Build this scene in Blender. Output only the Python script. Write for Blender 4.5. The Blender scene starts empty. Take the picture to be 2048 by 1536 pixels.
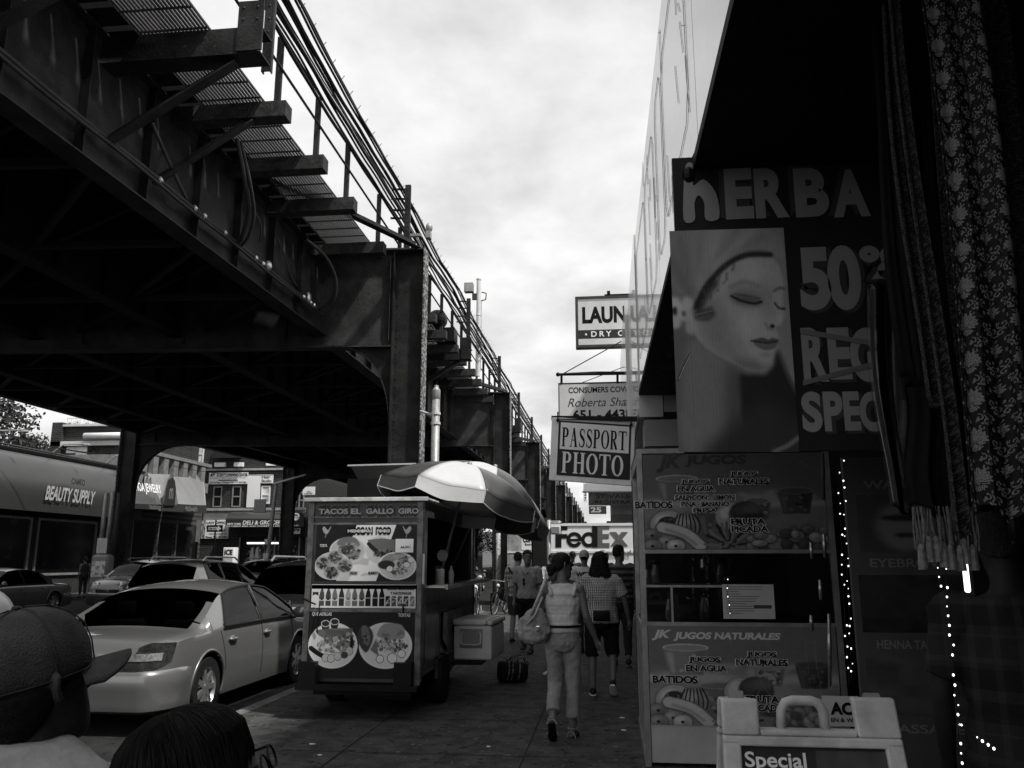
import bpy, bmesh, math, random
import numpy as np
from mathutils import Vector, Matrix
random.seed(7); np.random.seed(7)
R = math.radians
SC = bpy.context.scene
COL = SC.collection
# ---------------------------------------------------------------- camera
FPX, VPX, VPY, CX, CY, EYE = 1656.0, 1215.0, 1118.0, 1024.0, 768.0, 1.58
PITCH = math.atan((VPY-CY)/FPX); YAW = math.atan((VPX-CX)*math.cos(PITCH)/FPX)
cam = bpy.data.cameras.new('camera'); camo = bpy.data.objects.new('camera', cam); COL.objects.link(camo)
camo.location = (0, 0, EYE); camo.rotation_euler = (R(90)+PITCH, 0, YAW)
cam.sensor_width = 36; cam.lens = FPX/2048*36; cam.clip_start = .05; cam.clip_end = 3000
SC.camera = camo
SC.view_settings.view_transform = 'Standard'; SC.view_settings.look = 'None'
SC.view_settings.exposure = 0.7; SC.view_settings.gamma = 1
# ---------------------------------------------------------------- sky
SUN_EL, SUN_AZ = R(57), R(118)      # azimuth clockwise from +Y (street direction)
W = bpy.data.worlds.new('World'); SC.world = W; W.use_nodes = True
nt = W.node_tree; nt.nodes.clear()
def N(t, **k):
    n = nt.nodes.new(t)
    for a, b in k.items(): setattr(n, a, b)
    return n
def mathn(op, a, b=None):
    n = N('ShaderNodeMath', operation=op)
    for i, v in enumerate((a, b)):
        if v is None: continue
        if isinstance(v, (int, float)): n.inputs[i].default_value = v
        else: nt.links.new(v, n.inputs[i])
    return n.outputs[0]
sky = N('ShaderNodeTexSky', sky_type='NISHITA', sun_disc=False); sky.sun_elevation = SUN_EL; sky.sun_rotation = SUN_AZ
sky.dust_density = 3
bw = N('ShaderNodeRGBToBW'); nt.links.new(sky.outputs[0], bw.inputs[0])
tc = N('ShaderNodeTexCoord'); sx = N('ShaderNodeSeparateXYZ'); nt.links.new(tc.outputs['Generated'], sx.inputs[0])
zz = mathn('ADD', mathn('MAXIMUM', sx.outputs[2], 0.0), 0.22)
cb = N('ShaderNodeCombineXYZ'); nt.links.new(mathn('DIVIDE', sx.outputs[0], zz), cb.inputs[0]); nt.links.new(mathn('DIVIDE', sx.outputs[1], zz), cb.inputs[1])
n1 = N('ShaderNodeTexNoise'); n1.inputs['Scale'].default_value = 2.3; n1.inputs['Detail'].default_value = 12; n1.inputs['Roughness'].default_value = .56; n1.inputs['Distortion'].default_value = .1
nt.links.new(cb.outputs[0], n1.inputs['Vector'])
r1 = N('ShaderNodeValToRGB'); e = r1.color_ramp
e.elements[0].position = .36; e.elements[0].color = (.47,)*3+(1,)
e.elements[1].position = .62; e.elements[1].color = (.71,)*3+(1,)
m_ = e.elements.new(.50); m_.color = (.60,)*3+(1,)
nt.links.new(n1.outputs[0], r1.inputs[0])
# overcast: cloud layer brightness plus a little of the clear sky behind it
mix = mathn('ADD', mathn('MULTIPLY', r1.outputs[0], 8.6), mathn('MULTIPLY', bw.outputs[0], .12))
bg = N('ShaderNodeBackground'); bg.inputs[1].default_value = .1; nt.links.new(mix, bg.inputs[0])
wo = N('ShaderNodeOutputWorld'); nt.links.new(bg.outputs[0], wo.inputs[0])
# ---------------------------------------------------------------- sun (veiled by cloud)
sl = bpy.data.lights.new('sun', 'SUN'); sl.energy = 2.9; sl.angle = R(3); sl.color = (1, .985, .96)
so = bpy.data.objects.new('sun', sl); COL.objects.link(so)
_sd = Vector((math.sin(SUN_AZ)*math.cos(SUN_EL), math.cos(SUN_AZ)*math.cos(SUN_EL), math.sin(SUN_EL)))
so.rotation_euler = (-_sd).to_track_quat('-Z', 'Y').to_euler(); so.location = (0, 0, 40)
# ---------------------------------------------------------------- materials (all neutral grey: a black-and-white place)
_M = {}
def G(name, v, rough=.6, metal=0, var=.25, scale=3.0, bump=.0, bscale=40, v2=None, coords='Object', spec=None, thr=None, detail=6, coat=0, spots=None):
    """grey procedural material: two tones mixed by noise, optional bump"""
    if name in _M: return _M[name]
    if spec is None: spec = .5 if v > .08 else .14
    m = bpy.data.materials.new(name); m.use_nodes = True; t = m.node_tree; b = t.nodes['Principled BSDF']
    b.inputs['Roughness'].default_value = rough; b.inputs['Metallic'].default_value = metal
    b.inputs['Specular IOR Level'].default_value = spec; b.inputs['Coat Weight'].default_value = coat
    b.inputs['Base Color'].default_value = (v, v, v, 1)
    co = t.nodes.new('ShaderNodeTexCoord')
    if var or v2 is not None:
        n = t.nodes.new('ShaderNodeTexNoise'); n.inputs['Scale'].default_value = scale; n.inputs['Detail'].default_value = detail; n.inputs['Roughness'].default_value = .62
        t.links.new(co.outputs[coords], n.inputs['Vector'])
        r = t.nodes.new('ShaderNodeValToRGB'); a, c = (v*(1-var), v*(1+var)) if v2 is None else (v, v2)
        lo, hi = (.3, .7) if thr is None else thr
        r.color_ramp.elements[0].position = lo; r.color_ramp.elements[1].position = hi
        r.color_ramp.elements[0].color = (a, a, a, 1); r.color_ramp.elements[1].color = (c, c, c, 1)
        t.links.new(n.outputs[0], r.inputs[0]); t.links.new(r.outputs[0], b.inputs['Base Color'])
    for sv, ssc, sth in (spots or ()):
        n = t.nodes.new('ShaderNodeTexNoise'); n.inputs['Scale'].default_value = ssc; n.inputs['Detail'].default_value = 8; n.inputs['Roughness'].default_value = .7; t.links.new(co.outputs[coords], n.inputs['Vector'])
        r = t.nodes.new('ShaderNodeValToRGB'); r.color_ramp.elements[0].position = sth; r.color_ramp.elements[1].position = sth+.03; t.links.new(n.outputs[0], r.inputs[0])
        mx = t.nodes.new('ShaderNodeMix'); mx.data_type = 'RGBA'; t.links.new(r.outputs[0], mx.inputs[0]); l_ = b.inputs['Base Color'].links
        if l_: t.links.new(l_[0].from_socket, mx.inputs[6])
        else: mx.inputs[6].default_value = (v, v, v, 1)
        mx.inputs[7].default_value = (sv, sv, sv, 1); t.links.new(mx.outputs[2], b.inputs['Base Color'])
    if bump:
        n = t.nodes.new('ShaderNodeTexNoise'); n.inputs['Scale'].default_value = bscale; n.inputs['Detail'].default_value = 5
        t.links.new(co.outputs[coords], n.inputs['Vector'])
        bp = t.nodes.new('ShaderNodeBump'); bp.inputs['Strength'].default_value = bump; bp.inputs['Distance'].default_value = .02
        t.links.new(n.outputs[0], bp.inputs['Height']); t.links.new(bp.outputs[0], b.inputs['Normal'])
    _M[name] = m; return m
def nodes_of(m): return m.node_tree, m.node_tree.nodes['Principled BSDF']
def EMIT(name, v, s):
    if name in _M: return _M[name]
    m = bpy.data.materials.new(name); m.use_nodes = True; b = m.node_tree.nodes['Principled BSDF']
    b.inputs['Base Color'].default_value = (v, v, v, 1); b.inputs['Emission Color'].default_value = (1, 1, 1, 1); b.inputs['Emission Strength'].default_value = s
    _M[name] = m; return m
def GLASS(name, v=.02, alpha=.35, rough=.03):
    """dark tinted pane: see-through and glossy"""
    if name in _M: return _M[name]
    m = bpy.data.materials.new(name); m.use_nodes = True; t = m.node_tree; t.nodes.clear()
    o = t.nodes.new('ShaderNodeOutputMaterial'); tr = t.nodes.new('ShaderNodeBsdfTransparent'); tr.inputs[0].default_value = (alpha,)*3+(1,)
    gl = t.nodes.new('ShaderNodeBsdfGlossy'); gl.inputs['Roughness'].default_value = rough; gl.inputs[0].default_value = (.9,)*3+(1,)
    fr = t.nodes.new('ShaderNodeFresnel'); fr.inputs[0].default_value = 1.5
    mx = t.nodes.new('ShaderNodeMixShader'); t.links.new(fr.outputs[0], mx.inputs[0]); t.links.new(tr.outputs[0], mx.inputs[1]); t.links.new(gl.outputs[0], mx.inputs[2])
    t.links.new(mx.outputs[0], o.inputs[0]); _M[name] = m; return m
def VCOL(name, rough=.5, spec=.15, grain=.0):
    """printed panel: shows the mesh's own print colours"""
    if name in _M: return _M[name]
    m = bpy.data.materials.new(name); m.use_nodes = True; t, b = nodes_of(m)
    a = t.nodes.new('ShaderNodeVertexColor'); a.layer_name = 'print'; t.links.new(a.outputs[0], b.inputs['Base Color'])
    b.inputs['Roughness'].default_value = rough; b.inputs['Specular IOR Level'].default_value = spec
    _M[name] = m; return m
# ---------------------------------------------------------------- picture -> place (used to survey distances once)
_fw = Vector((-math.sin(YAW)*math.cos(PITCH), math.cos(YAW)*math.cos(PITCH), math.sin(PITCH)))
_rt = Vector((math.cos(YAW), math.sin(YAW), 0)); _up = _rt.cross(_fw)
def P(x, y, X=None, Y=None, Z=None):
    d = _fw + _rt*((x-CX)/FPX) - _up*((y-CY)/FPX)
    t = X/d.x if X is not None else Y/d.y if Y is not None else (Z-EYE)/d.z
    return Vector((0, 0, EYE)) + d*t
# ---------------------------------------------------------------- objects
def tag(o, label=None, cat=None, group=None, kind=None):
    if label: o['label'] = label
    if cat: o['category'] = cat
    if group: o['group'] = group
    if kind: o['kind'] = kind
    return o
def thing(name, label, cat, loc=(0, 0, 0), rz=0, group=None):
    o = bpy.data.objects.new(name, None); COL.objects.link(o); o.location = loc; o.rotation_euler = (0, 0, rz); o.empty_display_size = .2
    return tag(o, label, cat, group)
def copy_tree(o, parent=None):
    c = o.copy(); COL.objects.link(c)
    if parent is not None: c.parent = parent
    for ch in list(o.children): copy_tree(ch, c)
    return c
def fontmesh(body, bold=0.0, shear=0.0, spacing=1.0):
    cu = bpy.data.curves.new('t', 'FONT'); cu.body = body; cu.offset = bold; cu.shear = shear; cu.space_character = spacing; cu.resolution_u = 6
    ob = bpy.data.objects.new('t', cu); COL.objects.link(ob)
    dg = bpy.context.evaluated_depsgraph_get(); dg.update()
    me = bpy.data.meshes.new_from_object(ob.evaluated_get(dg))
    v = [tuple(q.co) for q in me.vertices]; f = [tuple(q.vertices) for q in me.polygons]
    bpy.data.objects.remove(ob); bpy.data.curves.remove(cu); bpy.data.meshes.remove(me)
    return v, f
class MB:
    def __init__(s): s.v = []; s.f = []; s.m = []; s.mi = 0
    def add(s, vs, fs):
        b = len(s.v); s.v += [tuple(q) for q in vs]; s.f += [tuple(i+b for i in f) for f in fs]; s.m += [s.mi]*len(fs); return s
    def mat(s, i): s.mi = i; return s
    def hexa(s, c):   # 8 corners: bottom 4 ccw, top 4 ccw
        return s.add(c, [(3, 2, 1, 0), (4, 5, 6, 7), (0, 1, 5, 4), (1, 2, 6, 5), (2, 3, 7, 6), (3, 0, 4, 7)])
    def box(s, x0, x1, y0, y1, z0, z1):
        return s.hexa([(x0, y0, z0), (x1, y0, z0), (x1, y1, z0), (x0, y1, z0), (x0, y0, z1), (x1, y0, z1), (x1, y1, z1), (x0, y1, z1)])
    def rbox(s, x0, x1, y0, y1, z0, z1, r=.02, n=3):
        """box with rounded vertical and top/bottom edges"""
        prof = []
        for cx, cy, a0 in ((x1-r, y1-r, 0), (x0+r, y1-r, 90), (x0+r, y0+r, 180), (x1-r, y0+r, 270)):
            for k in range(n+1): a = R(a0+90*k/n); prof.append((cx, cy, math.cos(a), math.sin(a)))
        rings = []
        for k in range(n+1): a = R(90*k/n); rings.append((z0+r-r*math.cos(a), r*math.sin(a)))
        for k in range(n+1): a = R(90*k/n); rings.append((z1-r+r*math.sin(a), r*math.cos(a)))
        vs = [(cx+q*dx, cy+q*dy, z) for z, q in rings for cx, cy, dx, dy in prof]; m = len(prof); fs = []
        for i in range(len(rings)-1):
            for j in range(m): fs.append((i*m+j, i*m+(j+1) % m, (i+1)*m+(j+1) % m, (i+1)*m+j))
        fs.append(tuple(range(m))[::-1]); fs.append(tuple((len(rings)-1)*m+j for j in range(m)))
        return s.add(vs, fs)
    def beam(s, p, q, w, h, up=(0, 0, 1)):
        p, q = Vector(p), Vector(q); d = (q-p).normalized(); u = Vector(up)
        if abs(d.dot(u)) > .98: u = Vector((0, 1, 0))
        sd = d.cross(u).normalized()*(w/2); u = sd.cross(d).normalized()*(h/2)
        return s.hexa([p-sd-u, p+sd-u, q+sd-u, q-sd-u, p-sd+u, p+sd+u, q+sd+u, q-sd+u])
    def angle(s, p, q, w, t=.015, up=(0, 0, 1)):
        """rolled steel angle: two thin legs"""
        p, q = Vector(p), Vector(q); d = (q-p).normalized(); u = Vector(up)
        if abs(d.dot(u)) > .98: u = Vector((0, 1, 0))
        sd = d.cross(u).normalized(); u = sd.cross(d).normalized()
        s.beam(p-u*(w/2), q-u*(w/2), w, t, up); s.beam(p-sd*(w/2)+u*.003, q-sd*(w/2)+u*.003, t, w-.01, up); return s
    def tube(s, pts, r, n=8, closed=False, cap=True):
        pts = [Vector(q) for q in pts]; m = len(pts); rr = r if isinstance(r, (list, tuple)) else [r]*m; vs = []; u = None
        for i, q in enumerate(pts):
            d = (pts[(i+1) % m]-pts[i-1]) if closed else (pts[min(i+1, m-1)]-pts[max(i-1, 0)])
            d = d.normalized() if d.length > 1e-9 else Vector((0, 0, 1))
            if u is None: u = d.orthogonal().normalized()
            else:
                u = u-d*u.dot(d); u = u.normalized() if u.length > 1e-6 else d.orthogonal().normalized()
            w = d.cross(u)
            for k in range(n): a = 2*math.pi*k/n; vs.append(q+(u*math.cos(a)+w*math.sin(a))*rr[i])
        fs = []
        for i in range(m if closed else m-1):
            j = (i+1) % m
            for k in range(n): fs.append((i*n+k, i*n+(k+1) % n, j*n+(k+1) % n, j*n+k))
        if cap and not closed: fs.append(tuple(range(n))[::-1]); fs.append(tuple((m-1)*n+k for k in range(n)))
        return s.add(vs, fs)
    def cyl(s, p, q, r, n=16, r2=None): return s.tube([p, q], [r, r if r2 is None else r2], n)
    def lathe(s, prof, c=(0, 0, 0), n=20, axis='Z', cap=True):
        vs = []
        for r, z in prof:
            for k in range(n):
                a = 2*math.pi*k/n; x, y = r*math.cos(a), r*math.sin(a)
                q = (x, y, z) if axis == 'Z' else (z, x, y) if axis == 'X' else (y, z, x)
                vs.append((q[0]+c[0], q[1]+c[1], q[2]+c[2]))
        fs = [(i*n+k, i*n+(k+1) % n, (i+1)*n+(k+1) % n, (i+1)*n+k) for i in range(len(prof)-1) for k in range(n)]
        if cap: fs.append(tuple(range(n))[::-1]); fs.append(tuple((len(prof)-1)*n+k for k in range(n)))
        return s.add(vs, fs)
    def ell(s, c, rx, ry, rz, nu=16, nv=10):
        vs = []; 
        for i in range(nv+1):
            t = math.pi*i/nv
            for k in range(nu):
                a = 2*math.pi*k/nu; vs.append((c[0]+rx*math.sin(t)*math.cos(a), c[1]+ry*math.sin(t)*math.sin(a), c[2]-rz*math.cos(t)))
        return s.add(vs, [(i*nu+k, i*nu+(k+1) % nu, (i+1)*nu+(k+1) % nu, (i+1)*nu+k) for i in range(nv) for k in range(nu)])
    def prism(s, poly, o, u, v, t):
        """2-D outline poly placed at o with axes u,v and extruded by vector t"""
        o, u, v, t = Vector(o), Vector(u), Vector(v), Vector(t); n = len(poly)
        a = [o+u*x+v*y for x, y in poly]
        return s.add(a+[q+t for q in a], [tuple(range(n)), tuple(range(2*n-1, n-1, -1))]+[(i, (i+1) % n+0, (i+1) % n+n, i+n) for i in range(n)])
    def quad(s, a, b, c, d): return s.add([a, b, c, d], [(0, 1, 2, 3)])
    def grid(s, pts):   # pts[i][j]
        n, m = len(pts), len(pts[0])
        return s.add([q for r in pts for q in r], [(i*m+j, i*m+j+1, (i+1)*m+j+1, (i+1)*m+j) for i in range(n-1) for j in range(m-1)])
    def text(s, body, o, u, v, w, h, bold=.0, shear=0, lift=0.0, spacing=1.0, thick=.002):
        """lettering fitted to a w x h box whose lower-left corner is o, axes u (along) and v (up)"""
        vs, fs = fontmesh(body, bold, shear, spacing)
        if not vs: return s
        o, u, v = Vector(o), Vector(u).normalized(), Vector(v).normalized(); nrm = u.cross(v)
        x0 = min(q[0] for q in vs); x1 = max(q[0] for q in vs); y0 = min(q[1] for q in vs); y1 = max(q[1] for q in vs)
        kx = w/(x1-x0); ky = h/(y1-y0)
        return s.add([o+u*((q[0]-x0)*kx)+v*((q[1]-y0)*ky)+nrm*lift for q in vs], fs)
    def build(s, name, mats, parent=None, smooth=False, **tg):
        me = bpy.data.meshes.new(name); me.from_pydata(s.v, [], s.f)
        if not isinstance(mats, (list, tuple)): mats = [mats]
        for q in mats: me.materials.append(q)
        if len(mats) > 1: me.polygons.foreach_set('material_index', s.m)
        if smooth is not False and smooth is not None:
            me.polygons.foreach_set('use_smooth', [True]*len(me.polygons))
            if smooth is not True: me.update(); me.set_sharp_from_angle(angle=R(smooth))
        me.update(); me.validate()
        o = bpy.data.objects.new(name, me); COL.objects.link(o)
        if parent is not None: o.parent = parent
        if tg: tag(o, **tg)
        return o
def normals_out(o):
    bm = bmesh.new(); bm.from_mesh(o.data); bmesh.ops.recalc_face_normals(bm, faces=bm.faces); bm.to_mesh(o.data); bm.free(); return o
def bevel(o, w=.01, n=2):
    m = o.modifiers.new('bevel', 'BEVEL'); m.width = w; m.segments = n; m.limit_method = 'ANGLE'; return o
# ---------------------------------------------------------------- printed pictures (flat posters and menu boards)
class Canvas:
    def __init__(s, w, h, bg=.5):
        s.w, s.h = w, h; s.a = np.full((h, w), float(bg)); s.Y, s.X = np.mgrid[0:h, 0:w].astype(float); s.X = (s.X+.5)/w; s.Y = 1-(s.Y+.5)/h   # unit square, y up
    def noise(s, sc, seed=0):
        rs = np.random.RandomState(seed); o = np.zeros_like(s.a); amp = 1
        for k in range(4):
            n = int(sc*2**k)+2; g = rs.rand(n+1, n+1); fx = s.X*n*.999; fy = s.Y*n*.999; i = fx.astype(int); j = fy.astype(int); u = fx-i; v = fy-j; u = u*u*(3-2*u); v = v*v*(3-2*v)
            o += amp*((g[j, i]*(1-u)+g[j, i+1]*u)*(1-v)+(g[j+1, i]*(1-u)+g[j+1, i+1]*u)*v); amp *= .5
        return o/1.875
    def mask(s, pts):
        m = np.zeros(s.a.shape, bool); n = len(pts)
        for k in range(n):
            x0, y0 = pts[k]; x1, y1 = pts[(k+1) % n]
            if y0 == y1: continue
            c = ((s.Y >= min(y0, y1)) & (s.Y < max(y0, y1))); xi = x0+(s.Y-y0)*(x1-x0)/(y1-y0); m ^= c & (s.X < xi)
        return m.astype(float)
    def blur(s, m, k):
        for _ in range(2):
            for ax in (0, 1):
                if k < 1: continue
                c = np.cumsum(np.pad(m, [(k+1, k) if a == ax else (0, 0) for a in (0, 1)], mode='edge'), axis=ax); n = 2*k+1
                m = (np.take(c, range(n, c.shape[ax]), axis=ax)-np.take(c, range(0, c.shape[ax]-n), axis=ax))/n
        return m
    def put(s, m, v, k=0, op=1.0):
        if k: m = s.blur(m, k)
        m = m*op; s.a = s.a*(1-m)+v*m; return s
    def poly(s, pts, v, k=0, op=1.0, smooth=False):
        if smooth: pts = spline(pts)
        return s.put(s.mask(pts), v, k, op)
    def ellipse(s, cx, cy, rx, ry, v, k=0, op=1.0, rot=0):
        c, d = math.cos(R(rot)), math.sin(R(rot)); A = s.h/s.w; x = (s.X-cx); y = (s.Y-cy)*A; x, y = x*c+y*d, -x*d+y*c
        return s.put(((x/rx)**2+(y/(ry*A))**2 < 1).astype(float), v, k, op)
    def line(s, pts, wd, v, k=0, op=1.0, smooth=True):
        if smooth and len(pts) > 2: pts = spline(pts, closed=False)
        A = s.h/s.w; m = np.zeros_like(s.a)
        for (x0, y0), (x1, y1) in zip(pts[:-1], pts[1:]):
            dx, dy = x1-x0, (y1-y0)*A; L = dx*dx+dy*dy+1e-12; t = np.clip(((s.X-x0)*dx+(s.Y-y0)*A*dy)/L, 0, 1)
            m = np.maximum(m, (np.hypot(s.X-x0-t*dx, (s.Y-y0)*A-t*dy) < wd/2).astype(float))
        return s.put(m, v, k, op)
    def panel(s, name, o, u, v, mat, parent=None, gamma=1.0, **tg):
        """the picture as a flat printed sheet: o lower-left corner, u and v full edge vectors"""
        o, u, v = Vector(o), Vector(u), Vector(v); w, h = s.w, s.h
        me = bpy.data.meshes.new(name)
        jj, ii = np.mgrid[0:h+1, 0:w+1]; fu = (ii/w).ravel()[:, None]; fv = (jj/h).ravel()[:, None]
        co = np.array(o)[None]+fu*np.array(u)[None]+fv*np.array(v)[None]
        j, i = np.mgrid[0:h, 0:w]; b = (j*(w+1)+i).ravel(); F = np.stack([b, b+1, b+w+2, b+w+1], 1)
        me.from_pydata(co.tolist(), [], F.tolist()); me.materials.append(mat)
        c = me.color_attributes.new('print', 'FLOAT_COLOR', 'CORNER'); val = np.clip(s.a[::-1].ravel(), 0.004, 1)**gamma
        arr = np.ones((w*h, 4, 4)); arr[:, :, :3] = val[:, None, None]; c.data.foreach_set('color', arr.ravel())
        ob = bpy.data.objects.new(name, me); COL.objects.link(ob)
        if parent is not None: ob.parent = parent
        if tg: tag(ob, **tg)
        return ob
def spline(pts, closed=True, n=8):
    out = []; m = len(pts); rng = range(m if closed else m-1)
    g = (lambda i: pts[i % m]) if closed else (lambda i: pts[max(0, min(m-1, i))])
    for i in rng:
        p0, p1, p2, p3 = g(i-1), g(i), g(i+1), g(i+2)
        for k in range(n):
            t = k/n; out.append(tuple(.5*((2*b)+(-a+c)*t+(2*a-5*b+4*c-d)*t*t+(-a+3*b-3*c+d)*t**3) for a, b, c, d in zip(p0, p1, p2, p3)))
    if not closed: out.append(tuple(pts[-1]))
    return out
def mirror(pts): return [(-x, y) for x, y in pts]
# ---------------------------------------------------------------- shared materials
STEEL = G('viaduct_steel', .016, .5, 0, scale=2.2, v2=.034, thr=(.42, .62), bump=.4, bscale=26, spots=((.11, 5, .66), (.005, 3.2, .64)))
STEELL = G('viaduct_plate', .030, .5, 0, scale=2.2, v2=.055, thr=(.42, .62), bump=.4, bscale=26, spots=((.012, 7, .62), (.16, 14, .70), (.006, 20, .66)))
STEELD = G('viaduct_steel_dark', .016, .6, 0, var=.3, scale=3, bump=.2, bscale=20)
RUST = G('flaking_steel', .07, .75, scale=16, v2=.36, thr=(.50, .56), bump=.5, bscale=60)
WOOD = G('old_timber', .035, .8, var=.5, scale=9, bump=.5, bscale=30)
WOODD = G('tarred_timber', .01, .8, var=.4, scale=7)
CABLE = G('black_cable', .02, .5, var=.2)
GALV = G('galvanised_steel', .28, .45, .3, var=.25, scale=6, bump=.1)
BLACK = G('black_paint', .007, .45, var=.2)
BLACKR = G('black_rubber', .014, .75, var=.2)
WHITE = G('white_paint', .78, .45, var=.05, scale=4)
OFFW = G('off_white', .55, .55, var=.1, scale=5)
GREY = G('mid_grey', .22, .55, var=.15, scale=5)
DGREY = G('dark_grey', .05, .6, var=.25, scale=5)
CHROME = G('chrome', .75, .15, 1, var=.05)
SKIN = G('skin', .11, .5, var=.12, scale=9, bump=.1, bscale=90)
SKINL = G('skin_light', .20, .5, var=.12, scale=9, bump=.1, bscale=90)
HAIR = G('dark_hair', .010, .5, var=.5, scale=60, bump=.6, bscale=120)
PANE = GLASS('shop_glass', alpha=.55)
# ================================================================ ground
def ground_mat(name, v, speck, sscale=260, big=.25):
    m = G(name, v, .85, var=big, scale=.9, bump=.5, bscale=150, detail=10); t, b = nodes_of(m)
    base = b.inputs['Base Color'].links[0].from_socket
    co = [n for n in t.nodes if n.type == 'TEX_COORD'][0]
    vo = t.nodes.new('ShaderNodeTexNoise'); vo.inputs['Scale'].default_value = sscale; vo.inputs['Detail'].default_value = 2; t.links.new(co.outputs['Object'], vo.inputs['Vector'])
    r = t.nodes.new('ShaderNodeValToRGB'); r.color_ramp.elements[0].position = .58; r.color_ramp.elements[1].position = .72; t.links.new(vo.outputs[0], r.inputs[0])
    st = t.nodes.new('ShaderNodeTexNoise'); st.inputs['Scale'].default_value = 5; st.inputs['Detail'].default_value = 6; t.links.new(co.outputs['Object'], st.inputs['Vector'])
    r2 = t.nodes.new('ShaderNodeValToRGB'); r2.color_ramp.elements[0].position = .40; r2.color_ramp.elements[1].position = .60
    r2.color_ramp.elements[0].color = (.55,)*3+(1,); t.links.new(st.outputs[0], r2.inputs[0])
    mu = t.nodes.new('ShaderNodeMix'); mu.data_type = 'RGBA'; mu.blend_type = 'MULTIPLY'; mu.inputs[0].default_value = 1; t.links.new(base, mu.inputs[6]); t.links.new(r2.outputs[0], mu.inputs[7])
    mx = t.nodes.new('ShaderNodeMix'); mx.data_type = 'RGBA'; t.links.new(r.outputs[0], mx.inputs[0]); t.links.new(mu.outputs[2], mx.inputs[6]); mx.inputs[7].default_value = (speck,)*3+(1,)
    last = mx.outputs[2]
    for sc_, th_, val in ((9, .665, v*.35), (17, .69, speck*.8), (38, .70, v*.3)):
        n = t.nodes.new('ShaderNodeTexNoise'); n.inputs['Scale'].default_value = sc_; n.inputs['Detail'].default_value = 1; t.links.new(co.outputs['Object'], n.inputs['Vector'])
        r3 = t.nodes.new('ShaderNodeValToRGB'); r3.color_ramp.elements[0].position = th_; r3.color_ramp.elements[1].position = th_+.02; t.links.new(n.outputs[0], r3.inputs[0])
        m2 = t.nodes.new('ShaderNodeMix'); m2.data_type = 'RGBA'; t.links.new(r3.outputs[0], m2.inputs[0]); t.links.new(last, m2.inputs[6]); m2.inputs[7].default_value = (val,)*3+(1,); last = m2.outputs[2]
    t.links.new(last, b.inputs['Base Color']); return m
ASPH = ground_mat('asphalt', .027, .06); CONC = ground_mat('pavement_concrete', .072, .20, 150, .18); KERB = ground_mat('kerb_stone', .15, .25)
CURB = -3.8; FARC = -22.5
MB().box(-400, 400, -60, 900, -.5, -.14).build('ground', ASPH, kind='structure')
MB().quad((FARC, -40, -.12), (CURB-.15, -40, -.12), (CURB-.15, 600, -.12), (FARC, 600, -.12)).build('road', ASPH, kind='structure')
m = MB()   # cross street, with the avenue pavement ending at it
m.quad((CURB-.15, 27, -.116), (60, 27, -.116), (60, 38, -.116), (CURB-.15, 38, -.116))
m.quad((-120, 48, -.116), (FARC, 48, -.116), (FARC, 57, -.116), (-120, 57, -.116)); m.build('side_street', ASPH, kind='structure')
m = MB()
m.box(CURB, 14, -12, 26.5, -.3, 0); m.box(CURB, 14, 38.5, 400, -.3, 0); m.build('pavement', CONC, kind='structure')
m = MB(); m.box(CURB-.15, CURB-.002, -12, 26.5, -.3, .004); m.box(CURB-.15, CURB-.002, 38.5, 400, -.3, .004); m.build('kerb', KERB, kind='structure')
m = MB(); m.box(-60, FARC, -20, 48, -.3, 0); m.box(-90, FARC, 57, 300, -.3, 0); m.build('far_pavement', CONC, kind='structure')
# joints cut between the pavement slabs
JT = G('joint_dirt', .026, .95, var=.3); m = MB()
rj = random.Random(3)
def crack(a, b, w=.012, wob=.012):
    n = 26; a, b = Vector(a), Vector(b); sd = (b-a).cross(Vector((0, 0, 1))).normalized(); L = []; Rr = []
    for k in range(n+1):
        q = a.lerp(b, k/n)+sd*rj.uniform(-wob, wob)*.4; ww = w*rj.uniform(.5, 1.3)/2; L.append(q-sd*ww); Rr.append(q+sd*ww)
    m.grid([L, Rr])
for x in (-.72, -2.25): crack((x, .5, .004), (x+.02, 26, .004), .016)
for y in (2.6, 4.12, 5.66, 7.2, 8.7, 10.25, 11.8, 13.3, 14.9, 16.4, 18, 19.5, 21, 22.6): crack((CURB, y, .0045), (1.8, y+.02, .0045), .013)
crack((-1.6, 6.1, .005), (-.9, 8.9, .005), .008, .16); crack((-2.9, 5, .005), (-1.9, 7.3, .005), .007, .2)
m.build('pavement_joints', JT, kind='structure')
# scraps, spots
def blobs(name, label, cat, pts, mat_, group):
    for i, (x, y, s) in enumerate(pts):
        n = 7; poly = [(s*rj.uniform(.5, 1.2)*math.cos(k*6.283/n), s*.6*rj.uniform(.4, 1.2)*math.sin(k*6.283/n)) for k in range(n)]
        o = MB().prism(poly, (x, y, .006), (1, 0, 0), (0, 1, 0), (0, 0, .006)).build(name, mat_); tag(o, label, cat, group)
g1 = P(623, 1490, Z=0); g2 = P(640, 1512, Z=0); g3 = P(1245, 1437, Z=0); g4 = P(1247, 1462, Z=0); g5 = P(977, 1495, Z=0)
blobs('paper_scrap', 'small white paper scrap lying on the dark pavement', 'litter', [(q.x, q.y, s) for q, s in ((g1, .03), (g2, .02), (g3, .03), (g4, .03), (g5, .025))], WHITE, 'white litter on the pavement')
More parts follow.
